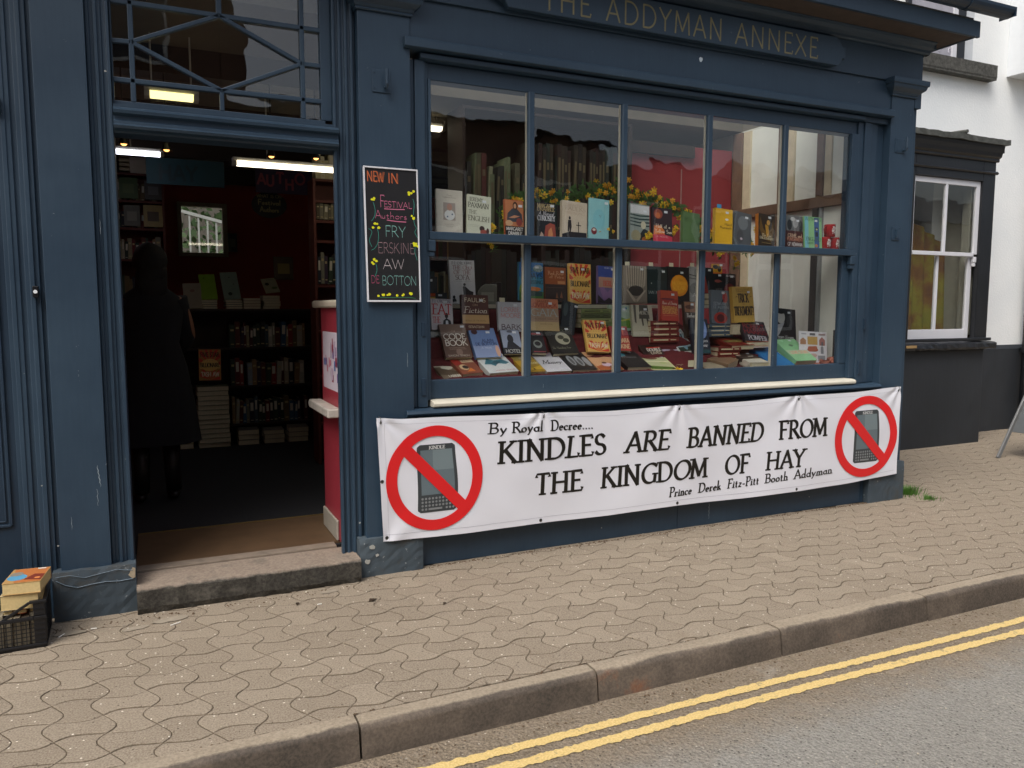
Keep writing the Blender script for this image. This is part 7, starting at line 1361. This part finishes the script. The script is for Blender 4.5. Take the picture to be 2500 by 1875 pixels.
sgb = tag(n_(MB().box(9.25, 9.31, 1.66, 1.8995, 4.20, 6.0).box(9.3105, 12, 1.66, 1.8995, 4.20, 4.215), 'sign_box', plain('white_box_metal', 'dfe3e6', .4, .03), .004, None), 'white sign box fixed high on the wall of the white house', 'sign box')
n_(MB().box(9.3105, 12, 1.70, 1.8985, 4.2155, 6.0), 'panel', plain('white_panel', 'e8ecee', .4, .03), .02, sgb)
# black rainwater pipe at the right edge
rpz = thing('drain_pipe', 'black cast iron rainwater pipe on the white house at the right edge', 'drain pipe', (0, 0, 0))
MB().tube([(9.80, 1.80, -.05), (9.80, 1.80, 6)], .055, 16).build('pipe', PITCH, rpz); 
for z in (.95, 2.7): MB().tube([(9.80, 1.80, z), (9.80, 1.80, z + .07)], .075, 16).build('collar', PITCH, rpz)
# folding pavement sign, grey metal
ab = thing('pavement_sign', 'grey metal folding pavement sign cut by the right edge', 'pavement sign', (7.66, .70, 0))
GM = plain('grey_metal_frame', '7d7f80', .45, .12, 20, .1, .3)
MB().bar((0, 0, 0), (.62, .0, .98), .045, .02).build('leg', GM, ab, .004); MB().bar((.95, .0, .0), (.64, .0, .98), .03, .02).build('leg', GM, ab, .004); MB().bar((.0, -.60, 0), (.62, -.60, .98), .045, .02).build('leg', GM, ab, .004); MB().bar((.95, -.60, 0), (.64, -.60, .98), .03, .02).build('leg', GM, ab, .004)
MB().add([(.17, -.02, .26), (.17, -.58, .26), (.60, -.58, .95), (.60, -.02, .95), (.185, -.02, .255), (.185, -.58, .255), (.615, -.58, .945), (.615, -.02, .945)], [(0, 1, 2, 3), (7, 6, 5, 4), (0, 4, 5, 1), (1, 5, 6, 2), (2, 6, 7, 3), (3, 7, 4, 0)]).build('face_panel', plain('grey_face_panel', '5c6062', .4), ab)
# ================================================================== houses across the street, behind the camera, mirrored in the glass
def far_house(name, label, x0, x1, eave, ridge, wall, roof, y=-9.05, wins=4):
    t = thing(name, label, 'house', (x0, y, 0)); W = x1 - x0
    MB().box(0, W, -6, 0, 0, eave).build('wall', wall, t); MB().add([(-.2, .25, eave), (W + .2, .25, eave), (W + .2, -3, ridge), (-.2, -3, ridge), (-.2, -6.2, eave), (W + .2, -6.2, eave)], [(0, 1, 2, 3), (3, 2, 5, 4), (0, 3, 4), (1, 5, 2)]).build('roof', roof, t)
    for k in range(wins):
        x = W * (k + .5) / wins
        for z in ((1.0, 2.4), (eave - 1.9, eave - .7)):
            w_ = MB().box(x - .45, x + .45, .001, .05, z[0], z[1]).build('window', plain('white_frame', 'c9c9c4', .5), t); MB().box(x - .38, x + .38, .051, .055, z[0] + .07, z[1] - .07).build('pane', plain('dark_pane', '20262c', .15), w_)
DKB = plain('dark_brown_brick', '5c4236', .9, .2, 6); SL = plain('grey_slate', '35363a', .7, .2, 8); PW = plain('pale_house_render', 'a8a29a', .9, .08, 3)
far_house('tall_brick_house', 'tall brown brick house across the street, left, seen only mirrored in the fanlight', -9, 1.35, 7.2, 9.5, DKB, SL)
far_house('low_brick_house', 'low brown house across the street mirrored in the shop window', 1.4, 8.3, 4.75, 4.95, DKB, SL, wins=3)
far_house('lower_brick_house', 'lower brown house right of the other across the street, mirrored in the right panes', 8.35, 13.5, 4.3, 4.55, DKB, SL, wins=3)
far_house('pale_house', 'pale rendered house across the street mirrored in the bay window', 13.6, 30, 4.1, 5.2, PW, SL, wins=4)
